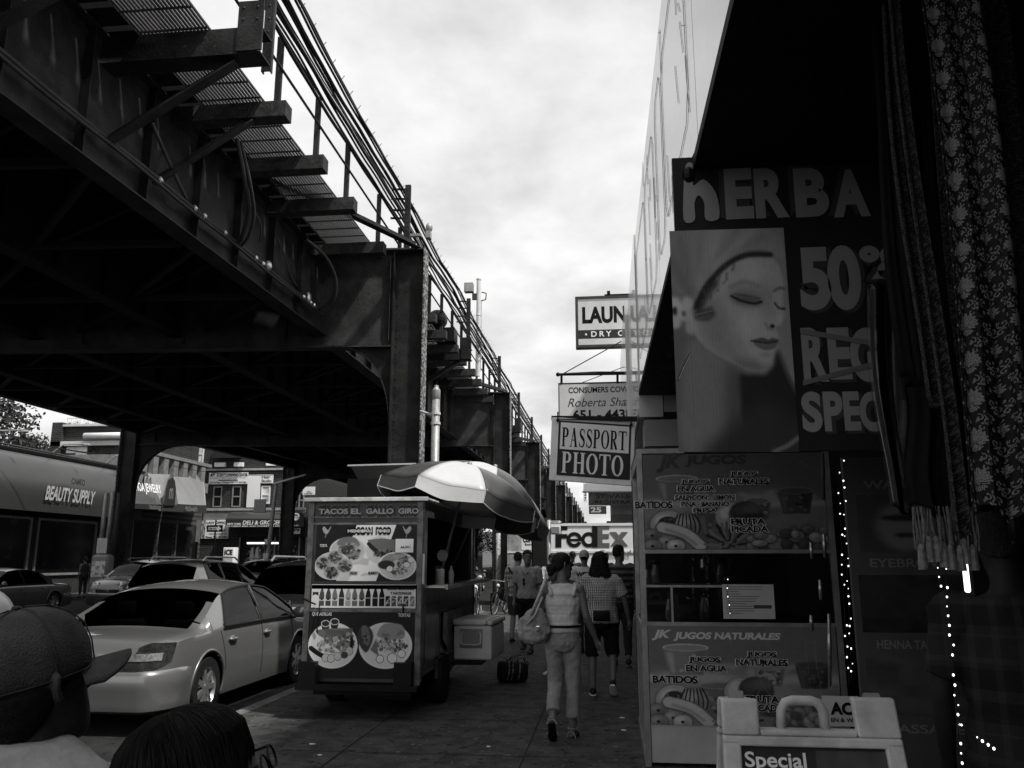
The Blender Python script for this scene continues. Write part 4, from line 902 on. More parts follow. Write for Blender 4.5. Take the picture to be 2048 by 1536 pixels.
string('fainter string of tiny white lights just left of the treatment board', [S(1676, 915, 4.1), S(1682, 1080, 4.1), S(1690, 1240, 4.1), S(1698, 1368, 4.1)], .045, .003)
string('bright string of white lights down the right edge of the treatment board', [S(1888, 1110, 2.9), S(1900, 1260, 2.9), S(1912, 1400, 2.9), S(1922, 1535, 2.9)], .028)
string('inner string of white lights hanging in front of the treatment board', [S(1873, 1090, 3.3), S(1882, 1200, 3.3), S(1895, 1350, 3.3), S(1900, 1480, 3.3)], .03)
string('short string of lights running aslant from the doorpost to the right', [S(1914, 1445, 2.6), S(1950, 1470, 2.6), S(1988, 1500, 2.6)], .014, .004)
string('small loose string of lights inside the kiosk window', [S(1462, 1115, 6.9), S(1454, 1150, 6.9), S(1455, 1185, 6.9), S(1462, 1235, 6.9)], .05)
# dark merchandise hanging between the kiosk and the board
MET = G('dull_chrome', .4, .3, .8, var=.4, scale=30)
for k, (x, y0, y1, Y) in enumerate(((1648, 1068, 1115, 4.8), (1622, 1085, 1118, 5.0), (1658, 1228, 1372, 4.8), (1622, 1230, 1262, 5.0), (1640, 1160, 1200, 5.0), (1645, 905, 1000, 4.9))):
    a, b = S(x, y0, Y), S(x+2, y1, Y); o = MB().tube([a, a.lerp(b, .4), b], [.008, .012, .008], 6).build('hanging_merchandise', MET if k != 5 else DGREY, None, True)
    tag(o, ['shiny rod of goods hanging highest by the kiosk', 'short shiny packet hanging next to the kiosk edge', 'long pale rod of goods hanging low beside the light string', 'small packet hanging low by the kiosk edge', 'middle packet hanging between two shiny rods', 'dark thin rod hanging under the big poster'][k], 'goods', 'goods hanging by the kiosk')
tag(MB().box(1.2, 1.62, 4.4, 4.75, .0, .5).build('stool_cabinet', BLACK), 'low black cabinet standing at the shop door behind the pavement sign', 'cabinet')
# cloths
def damask(name, lo, hi, s):
    m = G(name, lo, .75, var=0); t, b = nodes_of(m); co = t.nodes.new('ShaderNodeTexCoord'); sp = t.nodes.new('ShaderNodeSeparateXYZ'); t.links.new(co.outputs['UV'], sp.inputs[0])
    def mt(op, a, v=None):
        n = t.nodes.new('ShaderNodeMath'); n.operation = op
        (t.links.new(a, n.inputs[0]))
        if v is not None: n.inputs[1].default_value = v
        return n.outputs[0]
    px = mt('PINGPONG', mt('MULTIPLY', sp.outputs[0], s), .5); py = mt('FRACT', mt('MULTIPLY', sp.outputs[1], s*.5)); cbn = t.nodes.new('ShaderNodeCombineXYZ'); t.links.new(px, cbn.inputs[0]); t.links.new(mt('MULTIPLY', py, 2.0), cbn.inputs[1])
    n = t.nodes.new('ShaderNodeTexNoise'); n.inputs['Scale'].default_value = 13; n.inputs['Detail'].default_value = 2.6; n.inputs['Distortion'].default_value = 1.2; t.links.new(cbn.outputs[0], n.inputs['Vector'])
    r = t.nodes.new('ShaderNodeValToRGB'); r.color_ramp.elements[0].position = .52; r.color_ramp.elements[1].position = .55; r.color_ramp.elements[0].color = (lo,)*3+(1,); r.color_ramp.elements[1].color = (hi,)*3+(1,)
    t.links.new(n.outputs[0], r.inputs[0]); t.links.new(r.outputs[0], b.inputs['Base Color']); return m
def cloth(name, label, x0, x1, z0, z1, Y, mat_, folds=3, amp=.03, hem=.02, parent=None, dy=0.0, seed=1, uvs=1.0):
    n, mm = 60, 40; rs = random.Random(seed); ph = rs.uniform(0, 6); g = []
    for j in range(mm+1):
        f = j/mm; row = []
        for i in range(n+1):
            s = i/n; z = z1+(z0-z1)*f+hem*math.sin(s*9+ph)*f; a = amp*(.4+.6*f)
            row.append((x0+(x1-x0)*s+.012*math.sin(f*5+ph)+.3*a*math.sin(s*folds*6.28*2+1), Y+dy*s+a*math.sin(s*folds*6.28+ph+.7*f)+.35*a*math.sin(s*folds*15+2*f), z))
        g.append(row)
    m = MB().grid(g); me_o = m.build(name, mat_, parent, True)
    uv = me_o.data.uv_layers.new(name='UVMap'); W = (n+1)
    idx = np.empty(len(me_o.data.loops), dtype=int); me_o.data.loops.foreach_get('vertex_index', idx)
    U = np.stack([(idx % W)/n*(x1-x0)*uvs, 1-(idx//W)/mm*(z1-z0)*uvs], 1); uv.data.foreach_set('uv', U.ravel())
    sm = me_o.modifiers.new('thick', 'SOLIDIFY'); sm.thickness = .003
    if parent is None: tag(me_o, label, 'cloth', 'cloths hanging at the shop')
    return me_o
def X_(x, Y): return P(x, 768, Y=Y).x
def Z_(y, Y, x=1900): return P(x, y, Y=Y).z
DM = damask('damask_cloth', .005, .20, 8); DM2 = damask('dark_damask', .005, .035, 9)
def motif_tile():
    """one half of a damask repeat, mirrored: fan of petals, medallion and scrolling leaves"""
    C = Canvas(64, 150, 0.0); w = 1.0
    def petal(x, y, a, L, wd):
        c, s_ = math.cos(R(a)), math.sin(R(a)); pts = [(x+(L*f*c-wd*g*s_), y+(L*f*s_+wd*g*c)*64/150) for f, g in ((0, 0), (.3, .5), (.6, .7), (.85, .45), (1, 0), (.85, -.45), (.6, -.7), (.3, -.5))]; C.poly(pts, 1.0, 0, smooth=True); C.line([(x+L*.15*c, y+L*.15*s_*64/150), (x+L*.8*c, y+L*.8*s_*64/150)], .02, 0)
    for a in (90, 66, 42, 18, -4): petal(0, .66, a, .62 if a != 90 else .70, .17)
    for a in (60, 28, -2): petal(0, .56, a, .42, .13)
    for a in (-90, -55, -25): petal(0, .50, a, .34, .11)
    C.ellipse(0, .54, .10, .035, 0); C.ellipse(0, .54, .06, .022, 1)
    def scroll(x, y, r, s0, turns, sg=1): C.line([(x+sg*r*(1-k/16)*math.cos(R(s0+turns*360*k/16)), y+r*(1-k/16)*math.sin(R(s0+turns*360*k/16))*64/150) for k in range(15)], .06, 1)
    scroll(.72, .30, .24, 200, 1.1); scroll(.62, .10, .22, 20, 1.2); scroll(.24, .20, .20, 90, 1.0, -1); scroll(.80, .88, .20, -60, 1.1); scroll(.36, .94, .16, 120, 1.0)
    for x, y, a in ((.9, .42, 60), (.95, .2, 120), (.45, .30, 70), (.1, .08, 60), (.9, .72, 100), (.5, .03, 160), (.05, .36, 80), (.75, .56, 80)): petal(x, y, a, .24, .09)
    t_ = np.concatenate([C.a[:, ::-1], C.a], 1); return t_
TILE = motif_tile(); WEAVE = VCOL('damask_weave', .6, .2)
def woven(o, lo, hi, rep_u, rep_v):
    """dense version of a cloth carrying the woven motif as its own thread colours"""
    me = o.data; n_, m_ = 60, 40; co = np.array([v.co[:] for v in me.vertices]).reshape(m_+1, n_+1, 3); NU, NV = 220, 760
    ui = np.linspace(0, n_, NU+1); vi = np.linspace(0, m_, NV+1); A = np.zeros((NV+1, NU+1, 3))
    for k in range(3):
        tmp = np.array([np.interp(ui, np.arange(n_+1), r) for r in co[:, :, k]]); A[:, :, k] = np.array([np.interp(vi, np.arange(m_+1), tmp[:, j]) for j in range(NU+1)]).T
    j, i = np.mgrid[0:NV, 0:NU]; b = (j*(NU+1)+i).ravel(); F = np.stack([b, b+1, b+NU+2, b+NU+1], 1); new = bpy.data.meshes.new('cloth'); new.from_pydata(A.reshape(-1, 3).tolist(), [], F.tolist()); new.materials.append(WEAVE)
    uu = ((i/NU*rep_u) % 1)*TILE.shape[1]; sh = np.floor(i/NU*rep_u)*.5; vv = ((j/NV*rep_v+sh) % 1)*TILE.shape[0]; val = lo+(hi-lo)*TILE[vv.astype(int).clip(0, TILE.shape[0]-1), uu.astype(int).clip(0, TILE.shape[1]-1)]
    val = val*(.8+.4*np.random.RandomState(1).rand(*val.shape)); c = new.color_attributes.new('print', 'FLOAT_COLOR', 'CORNER'); arr = np.ones((NU*NV, 4, 4)); arr[:, :, :3] = val.ravel()[:, None, None]; c.data.foreach_set('color', arr.ravel())
    new.polygons.foreach_set('use_smooth', [True]*len(new.polygons)); o.data = new; return o
DMO = cloth('patterned_cloth', 'black cloth with a silver damask pattern hanging nearest at the right', X_(1925, 2.0), X_(2050, 2.0), Z_(1028, 2.0), 3.26, 2.0, DM, 2, .014, seed=2); woven(DMO, .004, .17, 2.5, 17)
cloth('patterned_cloth', 'second darker damask cloth at the far right behind the silver one', X_(2010, 1.9), X_(2120, 1.9)+.1, Z_(1000, 1.9), 3.25, 2.10, DM2, 1, .015, seed=4)
cloth('plain_dark_cloth', 'black plain cloth hanging above the doorway to the right', X_(2000, 2.15), X_(2250, 2.15), Z_(1070, 2.15), 3.25, 2.25, BLACK, 3, .03, seed=5)
BCL = G('black_shawl', .004, .8, var=.3, scale=12, bump=.2)
cloth('dark_shawl', 'black shawl hanging between the big poster and the lace strips', X_(1806, 2.5), X_(1866, 2.5), Z_(760, 2.5), 3.26, 2.5, BCL, 3, .03, seed=8)
cloth('wide_dark_shawl', 'wide dark shawl hanging behind the lace strips', X_(1840, 2.7), X_(1960, 2.7), Z_(1010, 2.7), 3.26, 2.75, BCL, 3, .03, seed=9)
LACE = damask('lace_strip', .006, .08, 22)
cloth('lace_scarf', 'narrow openwork scarf with a pale edge hanging left of the damask cloth', X_(1872, 2.05), X_(1900, 2.05), Z_(1060, 2.05), 3.2, 2.08, LACE, 1, .02, seed=10)
cloth('netted_scarf', 'thin netted scarf hanging left of the lace scarf', X_(1838, 2.3), X_(1862, 2.3), Z_(800, 2.3), 3.2, 2.3, LACE, 1, .02, seed=12)
SMOKE = GLASS('clear_plastic_cover', alpha=.88, rough=.3); SMOKE.node_tree.nodes['Glossy BSDF'].inputs[0].default_value = (.25, .25, .25, 1)
cloth('plastic_garment_cover', 'cloudy clear plastic cover over a garment in front of the big poster', X_(1752, 2.6), X_(1880, 2.6), Z_(1015, 2.6), Z_(560, 2.6), 2.62, SMOKE, 2, .03, seed=11)
cloth('folded_grey_scarf', 'dull grey scarf folded inside the plastic cover', X_(1785, 2.7), X_(1868, 2.7), Z_(985, 2.7), Z_(800, 2.7), 2.68, G('grey_scarf', .05, .8, var=.5, scale=14), 2, .02, hem=.03, seed=13)
# fringed shawl with tassels
t = thing('fringed_shawl', 'dark shawl with a long pale tasselled fringe hanging at the right', 'cloth', (0, 2.45, 2.0), group='cloths hanging at the shop'); Lz = Z_(1020, 2.45)-2.0
FR = G('fringe_yarn', .16, .85, var=.5, scale=60)
o_ = cloth('shawl', '', X_(1800, 2.45), X_(1925, 2.45), Lz, Lz+.35, 0, BCL, 2, .02, parent=t)
m = MB(); mt_ = MB()
for k in range(46):
    x = X_(1800, 2.45)+(X_(1922, 2.45)-X_(1800, 2.45))*(k+.5)/46; ln = rl.uniform(.05, .12); y = .015*math.sin(k); m.tube([(x, y, Lz+.01), (x+rl.uniform(-.006, .006), y, Lz-ln*.5), (x+rl.uniform(-.008, .008), y, Lz-ln)], .0018, 4)
for k in range(8):
    x = X_(1812+k*14+rl.uniform(-3, 3), 2.45); z = Lz-.12+rl.uniform(-.02, .02); mt_.lathe([(.003, .035), (.009, .025), (.011, 0), (.013, -.035)], (x, 0, z), 8)
m.build('fringe', FR, t); mt_.build('tassels', FR, t)
t = thing('glow_strip', 'short unidentified white strip made to glow at the door behind the damask cloth', 'bright strip', P(1936, 1185, Y=3.0)); MB().rbox(-.008, .008, -.01, .01, 0, .105, .006).build('tube', EMIT('lit_strip', .9, 1.3), t)  # unidentified bright strip at the door, made as a glowing tube
# ================================================================ taco cart on the pavement
CARTP = G('cart_paint', .022, .35, v2=.045, scale=5, thr=(.4, .65), spec=.6, bump=.05)
CARTF = G('cart_frame', .085, .35, .6, v2=.16, scale=8, thr=(.4, .6), bump=.05)
STAIN = G('stainless_side', .10, .28, .75, v2=.22, scale=4, thr=(.35, .7), bump=.12, bscale=6)
cY = 8.6; cX = -3.14; cart = thing('food_cart', 'taco cart with food pictures and TACOS EL GALLO GIRO banner parked by the kerb', 'food cart', (cX, cY, 0))
def fxx(x): return P(x, 1180, Y=cY).x-cX
def fz(y): return P(725, y, Y=cY).z
CW, CL, z0, z1 = 1.23, 3.45, .36, fz(1002)
m = MB(); m.box(0, CW, .012, .04, z0, z1); m.box(0, .03, .04, CL, z0, z1); m.box(0, CW, CL-.03, CL, z0, z1); m.box(.03, CW, .04, CL-.03, z0, z0+.04); m.build('shell', CARTP, cart)
m = MB(); m.box(CW-.03, CW, .04, .25, z0, z1); m.box(CW-.03, CW, .25, CL-.25, z0, 1.28); m.box(CW-.03, CW, .25, CL-.25, 2.02, z1); m.box(CW-.03, CW, CL-.25, CL-.03, z0, z1); m.build('side_panel', STAIN, cart)
m = MB()
for x in (0, CW-.05): m.box(x-.004, x+.055, -.006, .012, z0-.02, z1+.01)
m.box(.05, CW-.05, -.004, .012, fz(1036), fz(1032)); m.box(.05, CW-.05, -.004, .012, fz(1049), fz(1045))
m.box(.05, CW-.05, -.006, .012, fz(1178), fz(1170)) ; m.box(.05, CW-.05, -.006, .012, fz(1224), fz(1218)); m.box(CW, CW+.012, .02, .06, z0, z1); m.box(CW, CW+.012, CL-.06, CL-.0, z0, z1)
m.box(CW, CW+.008, .2, 1.0, .42, .43); m.box(CW, CW+.008, .2, .212, .43, 1.1); m.box(CW, CW+.008, .2, 1.0, 1.1, 1.11); m.box(CW, CW+.008, .99, 1.0, .43, 1.1)
m.build('trim', CARTF, cart)
m = MB(); m.box(-.03, CW+.06, -.05, CL, z1+.005, z1+.03); m.box(-.045, CW+.07, -.07, -.05, z1-.008, z1+.035); o_ = m.build('roof', G('roof_metal', .42, .4, .3, v2=.7, scale=6, thr=(.4, .6), bump=.1), cart); bevel(o_, .006)
m = MB(); m.box(CW-.05, CW+.0, .30, CL-.3, 1.28, 1.30); m.box(.06, CW-.1, 1.2, 1.6, 1.28, 1.5); m.box(.06, .5, .5, 1.0, 1.28, 1.62); m.build('griddle', BLACK, cart)
m = MB(); m.box(CW+.005, CW+.24, .16, 3.25, 1.285, 1.30); m.box(CW+.225, CW+.245, .16, 3.25, 1.27, 1.315); m.build('counter_shelf', G('shelf_steel', .45, .3, .8, var=.1), cart)
m = MB(); m.box(-.02, CW+.0, -.11, -.012, z0-.07, z0-.02); m.box(.0, .18, -.10, -.012, z0-.02, z0+.20); m.box(CW-.24, CW-.06, -.10, -.012, z0-.02, z0+.20); m.box(.1, CW-.1, .1, CL-.1, z0-.14, z0-.005); m.box(.3, CW-.2, .5, 2.9, .12, z0-.14)
m.build('bumper', BLACK, cart)
for yy in (1.12, ):
    w = thing('wheel', None, None, (CW-.03, yy, .265)); w.parent = cart
    o_ = MB().lathe([(.17, -.09), (.255, -.085), (.268, -.06), (.268, .06), (.255, .085), (.17, .09)], n=28, axis='X').build('tyre', BLACKR, w, 40)
    MB().lathe([(.03, .05), (.06, .06), (.13, .05), (.165, .085), (.172, .088), (.172, -.05), (.03, -.05)], n=24, axis='X').build('rim', G('wheel_rim_dull', .45, .35, .5, var=.3, scale=12), w, 40)
    c = copy_tree(w, cart); c.location = (.03, yy, .265)
m = MB(); m.box(CW-.2, CW+.03, .78, 1.5, .50, .52); m.box(CW, CW+.03, .78, .80, .3, .52); m.box(CW+.0, CW+.03, 1.48, 1.5, .3, .52); m.build('mudguard', STAIN, cart)
m = MB(); m.box(-.2, .55, 1.9, 2.7, z1+.03, z1+.42); m.build('roof_box', BLACK, cart)
m = MB(); m.beam((-.35, 2.8, 2.84), (.62, 2.7, 2.84), .7, .02, up=(0, 0, 1)); m.build('roof_flap', G('flap_white', .6, .5, var=.1), cart); m = MB(); m.add([(-.33, 2.44, 2.82), (.6, 2.35, 2.82), (.62, 2.05, z1+.3), (-.05, 2.14, z1+.3)], [(0, 1, 2, 3)]); m.build('hood_side', BLACK, cart)
m = MB(); m.tube([(CW+.02, -.0, fz(1108)), (CW+.02, 0, fz(1168))], .012, 6); m.build('grab_handle', OFFW, cart)
# pictures
PR = VCOL('cart_print', .38, .18)
def panel_px(C, x0, x1, y0, y1, lift, name='printed_panel', g=1.3): C.a = C.a*1.5; return C.panel(name, (fxx(x0), lift, fz(y1)), (fxx(x1)-fxx(x0), 0, 0), (0, 0, fz(y0)-fz(y1)), PR, cart, gamma=g)
def food(C, cx, cy, rx, ry, seed, lo=.03, hi=.4, n=60, s=.03):
    rs = random.Random(seed)
    for k in range(n):
        a = rs.uniform(0, 6.28); r = math.sqrt(rs.random()); v = lo+(hi-lo)*rs.random()**1.6
        C.ellipse(cx+rx*r*math.cos(a), cy+ry*r*math.sin(a), s*rs.uniform(.4, 1.2), s*C.w/C.h*rs.uniform(.3, 1), v, 0, .85, rot=rs.uniform(0, 180))
# panel 1: MEXICAN FOOD (px 628-836, 1051-1161)
def N1(x, y): return ((x-628)/208, 1-(y-1050)/112)
C = Canvas(300, 162, .02); C.put(np.ones_like(C.a), .014+.014*C.noise(5, 2)); C.poly([N1(710, 1049), N1(796, 1049), N1(752, 1163), N1(672, 1163)], .52, 0)
C.put(C.mask([N1(700, 1080), N1(780, 1080), N1(752, 1163), N1(672, 1163)])*(C.noise(7, 8) > .55), .38, 1); C.put(C.mask([N1(790, 1049), N1(836, 1049), N1(836, 1163), N1(752, 1163)]), .028, 0)
def ce(x, y, rx, ry, v, k=0, rot=0): a = N1(x, y); C.ellipse(a[0], a[1], rx/208, ry/112, v, k, rot=rot)
ce(693, 1101, 37, 26, .42); ce(693, 1101, 33, 23, .36); C.poly([N1(x, y) for x, y in ((672, 1083), (684, 1075), (706, 1075), (717, 1088), (712, 1093), (676, 1092))], .16, 1, smooth=True)
a = N1(695, 1103); food(C, a[0], a[1], .10, .13, 3, .02, .35, 70); C.line([N1(672, 1117), N1(716, 1107)], .03, .2, 1)
ce(757, 1100, 27, 27, .42); C.poly([N1(x, y) for x, y in ((733, 1080), (760, 1077), (789, 1080), (790, 1108), (776, 1118), (750, 1110), (735, 1095))], .15, 0); C.line([N1(735, 1088), N1(752, 1102), N1(775, 1110), N1(790, 1106)], .035, .03, 0)
a = N1(762, 1107); food(C, a[0], a[1], .1, .05, 5, .02, .3, 24, .02)
ce(664, 1132, 37, 28, .40); 
for x, y, v in ((645, 1127, 1), (668, 1116, 2), (688, 1132, 3), (662, 1145, 4)):
    ce(x, y, 16, 14, .27, 1); a = N1(x, y); food(C, a[0], a[1], .055, .09, v, .02, .2, 34, .02)
ce(793, 1132, 39, 28, .50); ce(793, 1132, 35, 25, .42); ce(778, 1118, 16, 9, .24, 1, 20); ce(800, 1115, 16, 8, .3, 1, -20); ce(772, 1130, 17, 9, .04, 1); a = N1(808, 1125); food(C, a[0], a[1], .06, .1, 8, .02, .3, 36, .02)
a = N1(795, 1142); food(C, a[0], a[1], .08, .08, 9, .02, .4, 40, .016)
for x, y in ((813, 1130), (821, 1120), (779, 1138)): ce(x, y, 7, 6.5, .12); ce(x, y, 6, 5.5, .5)
for x, y, fl in ((648, 1062, 1), (812, 1062, -1)):    # rooster shapes
    C.poly([N1(x+fl*p, y+r) for p, r in ((-8, -4), (-4, 4), (2, 6), (8, -5), (9, -10), (3, -2), (-3, -8), (-6, -9))], .30, 0, smooth=True); C.line([N1(x, y+5), N1(x-2, y+13)], .008, .2)
panel_px(C, 628, 836, 1050, 1162, -.005)
# panel 2: sodas
def N2(x, y): return ((x-624)/210, 1-(y-1169)/47)
C = Canvas(300, 74, .50)
bx = [645, 658, 671, 684.5, 698, 711, 725, 738, 752, 765]; bv = [.09, .07, .16, .045, .28, .14, .10, .012, .016, .010]
def bottle(x, v, w=10.5, y1=1212, y0=1174):
    C.poly([N2(x-w/2, y1), N2(x-w/2, y1-20), N2(x-w/2+1, y1-26), N2(x-2.2, y1-32), N2(x-1.8, y0+1), N2(x+1.8, y0+1), N2(x+2.2, y1-32), N2(x+w/2-1, y1-26), N2(x+w/2, y1-20), N2(x+w/2, y1)], v, 0)
    C.line([N2(x-2, y0), N2(x+2, y0)], .012, .04); 
    if v > .06: C.line([N2(x-w*.42, y1-12), N2(x+w*.42, y1-12)], .018, .42); C.ellipse(*N2(x, y1-14), 3/210, 3/47, v*.6)
    else: C.line([N2(x-w*.4, y1-16), N2(x+w*.4, y1-16)], .008, .3)
C.poly([N2(626, 1184), N2(638, 1184), N2(638, 1192), N2(632, 1189), N2(626, 1192)], .05)
for x, v in zip(bx, bv): bottle(x, v)
for k, x in enumerate((777, 789, 801, 813, 825)):
    C.poly([N2(x-4.6, 1212), N2(x-4.6, 1194), N2(x-3.5, 1192), N2(x+3.5, 1192), N2(x+4.6, 1194), N2(x+4.6, 1212)], [.03, .10, .12, .06, .2][k], 0); C.line([N2(x-3, 1206), N2(x+3, 1197)], .012, .4)
    rs = random.Random(k); [C.ellipse(*N2(x+rs.uniform(-3, 3), 1202+rs.uniform(-7, 7)), .006, .03, rs.choice((.03, .35)), 0) for _ in range(7)]
panel_px(C, 624, 834, 1169, 1216, -.006)
# panel 3: plates
def N3(x, y): return ((x-622)/212, 1-(y-1224)/133)
C = Canvas(300, 188, .02); C.put(np.ones_like(C.a), .017+.008*C.noise(4, 4))
def c3(x, y, rx, ry, v, k=0, rot=0): a = N3(x, y); C.ellipse(a[0], a[1], rx/212, ry/133, v, k, rot=rot)
c3(671, 1292, 50, 47, .10); c3(671, 1292, 49, 46, .50); c3(671, 1293, 44, 41, .46, 1); c3(775, 1291, 53, 47, .10); c3(775, 1291, 52, 46, .50); c3(775, 1292, 47, 41, .46, 1)
for x, y in ((655, 1248), (673, 1244)): C.poly([N3(x-9, y), N3(x+9, y), N3(x+6, y+14), N3(x-6, y+14)], .03); c3(x, y, 9, 7, .42); c3(x, y, 7.5, 5.5, .04)
C.poly([N3(x, y) for x, y in ((634, 1262), (660, 1258), (710, 1257), (709, 1268), (698, 1280), (660, 1283), (643, 1272))], .115, 1); C.put(C.mask([N3(x, y) for x, y in ((634, 1262), (710, 1257), (700, 1278), (650, 1280))])*(C.noise(20, 3) > .6), .15)
a = N3(672, 1292); food(C, a[0], a[1], .16, .10, 12, .08, .46, 120, .026); a = N3(700, 1284); food(C, a[0], a[1], .06, .12, 13, .05, .35, 40, .022)
C.line([N3(628, 1298), N3(642, 1308), N3(658, 1316)], .045, .018, 0); C.line([N3(708, 1278), N3(709, 1290), N3(705, 1302)], .03, .015)
for x, y in ((658, 1317), (669, 1318), (682, 1314), (704, 1303)): c3(x, y, 8, 9, .05); c3(x, y, 7, 8, .38)
c3(695, 1311, 7, 7, .07)
C.poly([N3(x, y) for x, y in ((723, 1258), (735, 1250), (748, 1262), (750, 1280), (740, 1304), (730, 1300), (720, 1280))], .06, 1, smooth=True); C.poly([N3(x, y) for x, y in ((727, 1256), (735, 1252), (742, 1262), (745, 1278), (740, 1292), (730, 1280))], .14, 1, smooth=True); a = N3(736, 1277); food(C, a[0], a[1], .03, .09, 21, .012, .2, 22, .012)
C.poly([N3(x, y) for x, y in ((758, 1268), (768, 1250), (785, 1246), (806, 1250), (813, 1266), (806, 1278), (780, 1279), (762, 1274))], .24, 1, smooth=True); C.put(C.mask([N3(x, y) for x, y in ((758, 1268), (785, 1246), (813, 1266), (780, 1279))])*(C.noise(12, 6) > .6), .17, 1)
a = N3(785, 1290); food(C, a[0], a[1], .15, .09, 23, .03, .48, 110, .02); C.poly([N3(745, 1300), N3(757, 1276), N3(762, 1310), N3(770, 1318)], .15, 1)
for x, y, r in ((765, 1318, 8), (789, 1316, 10), (807, 1307, 8)): c3(x, y, r, r*1.05, .03); c3(x, y, r-1.2, r*1.05-1.2, .52)
panel_px(C, 622, 834, 1224, 1357, -.005)
# lettering on the cart
def ct(m, s, x0, x1, y0, y1, bold=.04, lift=-.008, sh=0): m.text(s, (fxx(x0), lift, fz(y1)), (1, 0, 0), (0, 0, 1), fxx(x1)-fxx(x0), fz(y0)-fz(y1), bold, sh, lift=0)
LG = G('banner_letter_grey', .16, .5, var=.1); LW = G('banner_letter_white', .55, .5, var=.05)
m = MB(); mw = MB(); mk = MB()
BAN = (('TACOS', 631, 690), ('EL', 696, 717), ('GALLO', 727, 783), ('GIRO', 793, 834))
for s, a, b in BAN:
    n = len(s); 
    ct(m, s, a-1, b+1, 1009, 1036, .05, -.0045); ct(mk, s, a, b, 1011, 1034, .02, -.0060); ct(mw, s, a, b, 1017, 1028, .035, -.0075)
    k = a+4
    while k < b: 
        for yy in (1014, 1033): m.box(fxx(k)-.018, fxx(k)+.018, -.0022, .012, fz(yy)-.008, fz(yy)+.008) if False else None
        k += 11
m.build('lettering', LG, cart); mk.build('lettering', G('banner_letter_dark', .05, .5, var=.1), cart); mw.build('lettering', LW, cart)
m = MB(); ct(m, 'MEXICAN', 689, 742, 1054, 1070, .07); ct(m, 'FOOD', 748, 779, 1054, 1070, .07); ct(m, 'TACOS', 698, 713, 1143, 1149, .05); ct(m, 'BURRITO', 736, 756, 1143, 1149, .05); ct(m, 'SODAS MEXICANAS', 775, 829, 1174, 1180, .04, -.009); ct(m, 'Y NACIONALES', 781, 823, 1183, 1189, .04, -.009); m.build('lettering', BLACK, cart)
m = MB(); ct(m, 'MEXICAN', 691, 740, 1059, 1065, .05, -.0095); ct(m, 'FOOD', 750, 777, 1059, 1065, .05, -.0095); ct(m, 'TORTA', 636, 651, 1088, 1094, .04); ct(m, 'QUESADILLAS', 627, 666, 1225, 1233, .03); ct(m, 'TORTAS', 798, 822, 1226, 1233, .03); m.build('lettering', LW, cart)
m = MB(); m.box(fxx(789), fxx(825), -.012, -.008, fz(1105), fz(1078)); m.build('permit_plate', SIGNW, cart); m = MB(); ct(m, 'AA1911', 799, 819, 1092, 1097, .04, -.0135); m.build('lettering', BLACK, cart)
m = MB(); m.tube([(fxx(641), -.02, fz(1210)), (fxx(643), -.04, fz(1225)), (fxx(639), -.03, fz(1250)), (fxx(640), -.02, fz(1268))], .006, 5); m.tube([(fxx(608), -.03, fz(1197)), (fxx(622), -.05, fz(1203)), (fxx(634), -.02, fz(1209))], .009, 5); m.tube([(fxx(808), -.012, fz(1225)), (fxx(808), -.02, fz(1212)), (fxx(807), -.012, fz(1207))], .009, 5); m.build('latch_strap', BLACK, cart)
# plastic sheet hanging low at the side, vent grille
m = MB(); g_ = [[(CW+.02+.02*math.sin(i*1.1), 1.1+i*.09, .98-.5*(j/10)*(.6+.4*math.sin(i*.28)) ) for i in range(22)] for j in range(11)]; m.grid(g_); m.build('plastic_sheet', G('cloudy_plastic', .16, .3, v2=.3, scale=9, thr=(.4, .6), spec=.7), cart, True)
m = MB()
for k in range(9): m.box(CW+.002, CW+.016, 1.75+k*.06, 1.79+k*.06, .42, .78)
m.build('vent_grille', CARTF, cart)
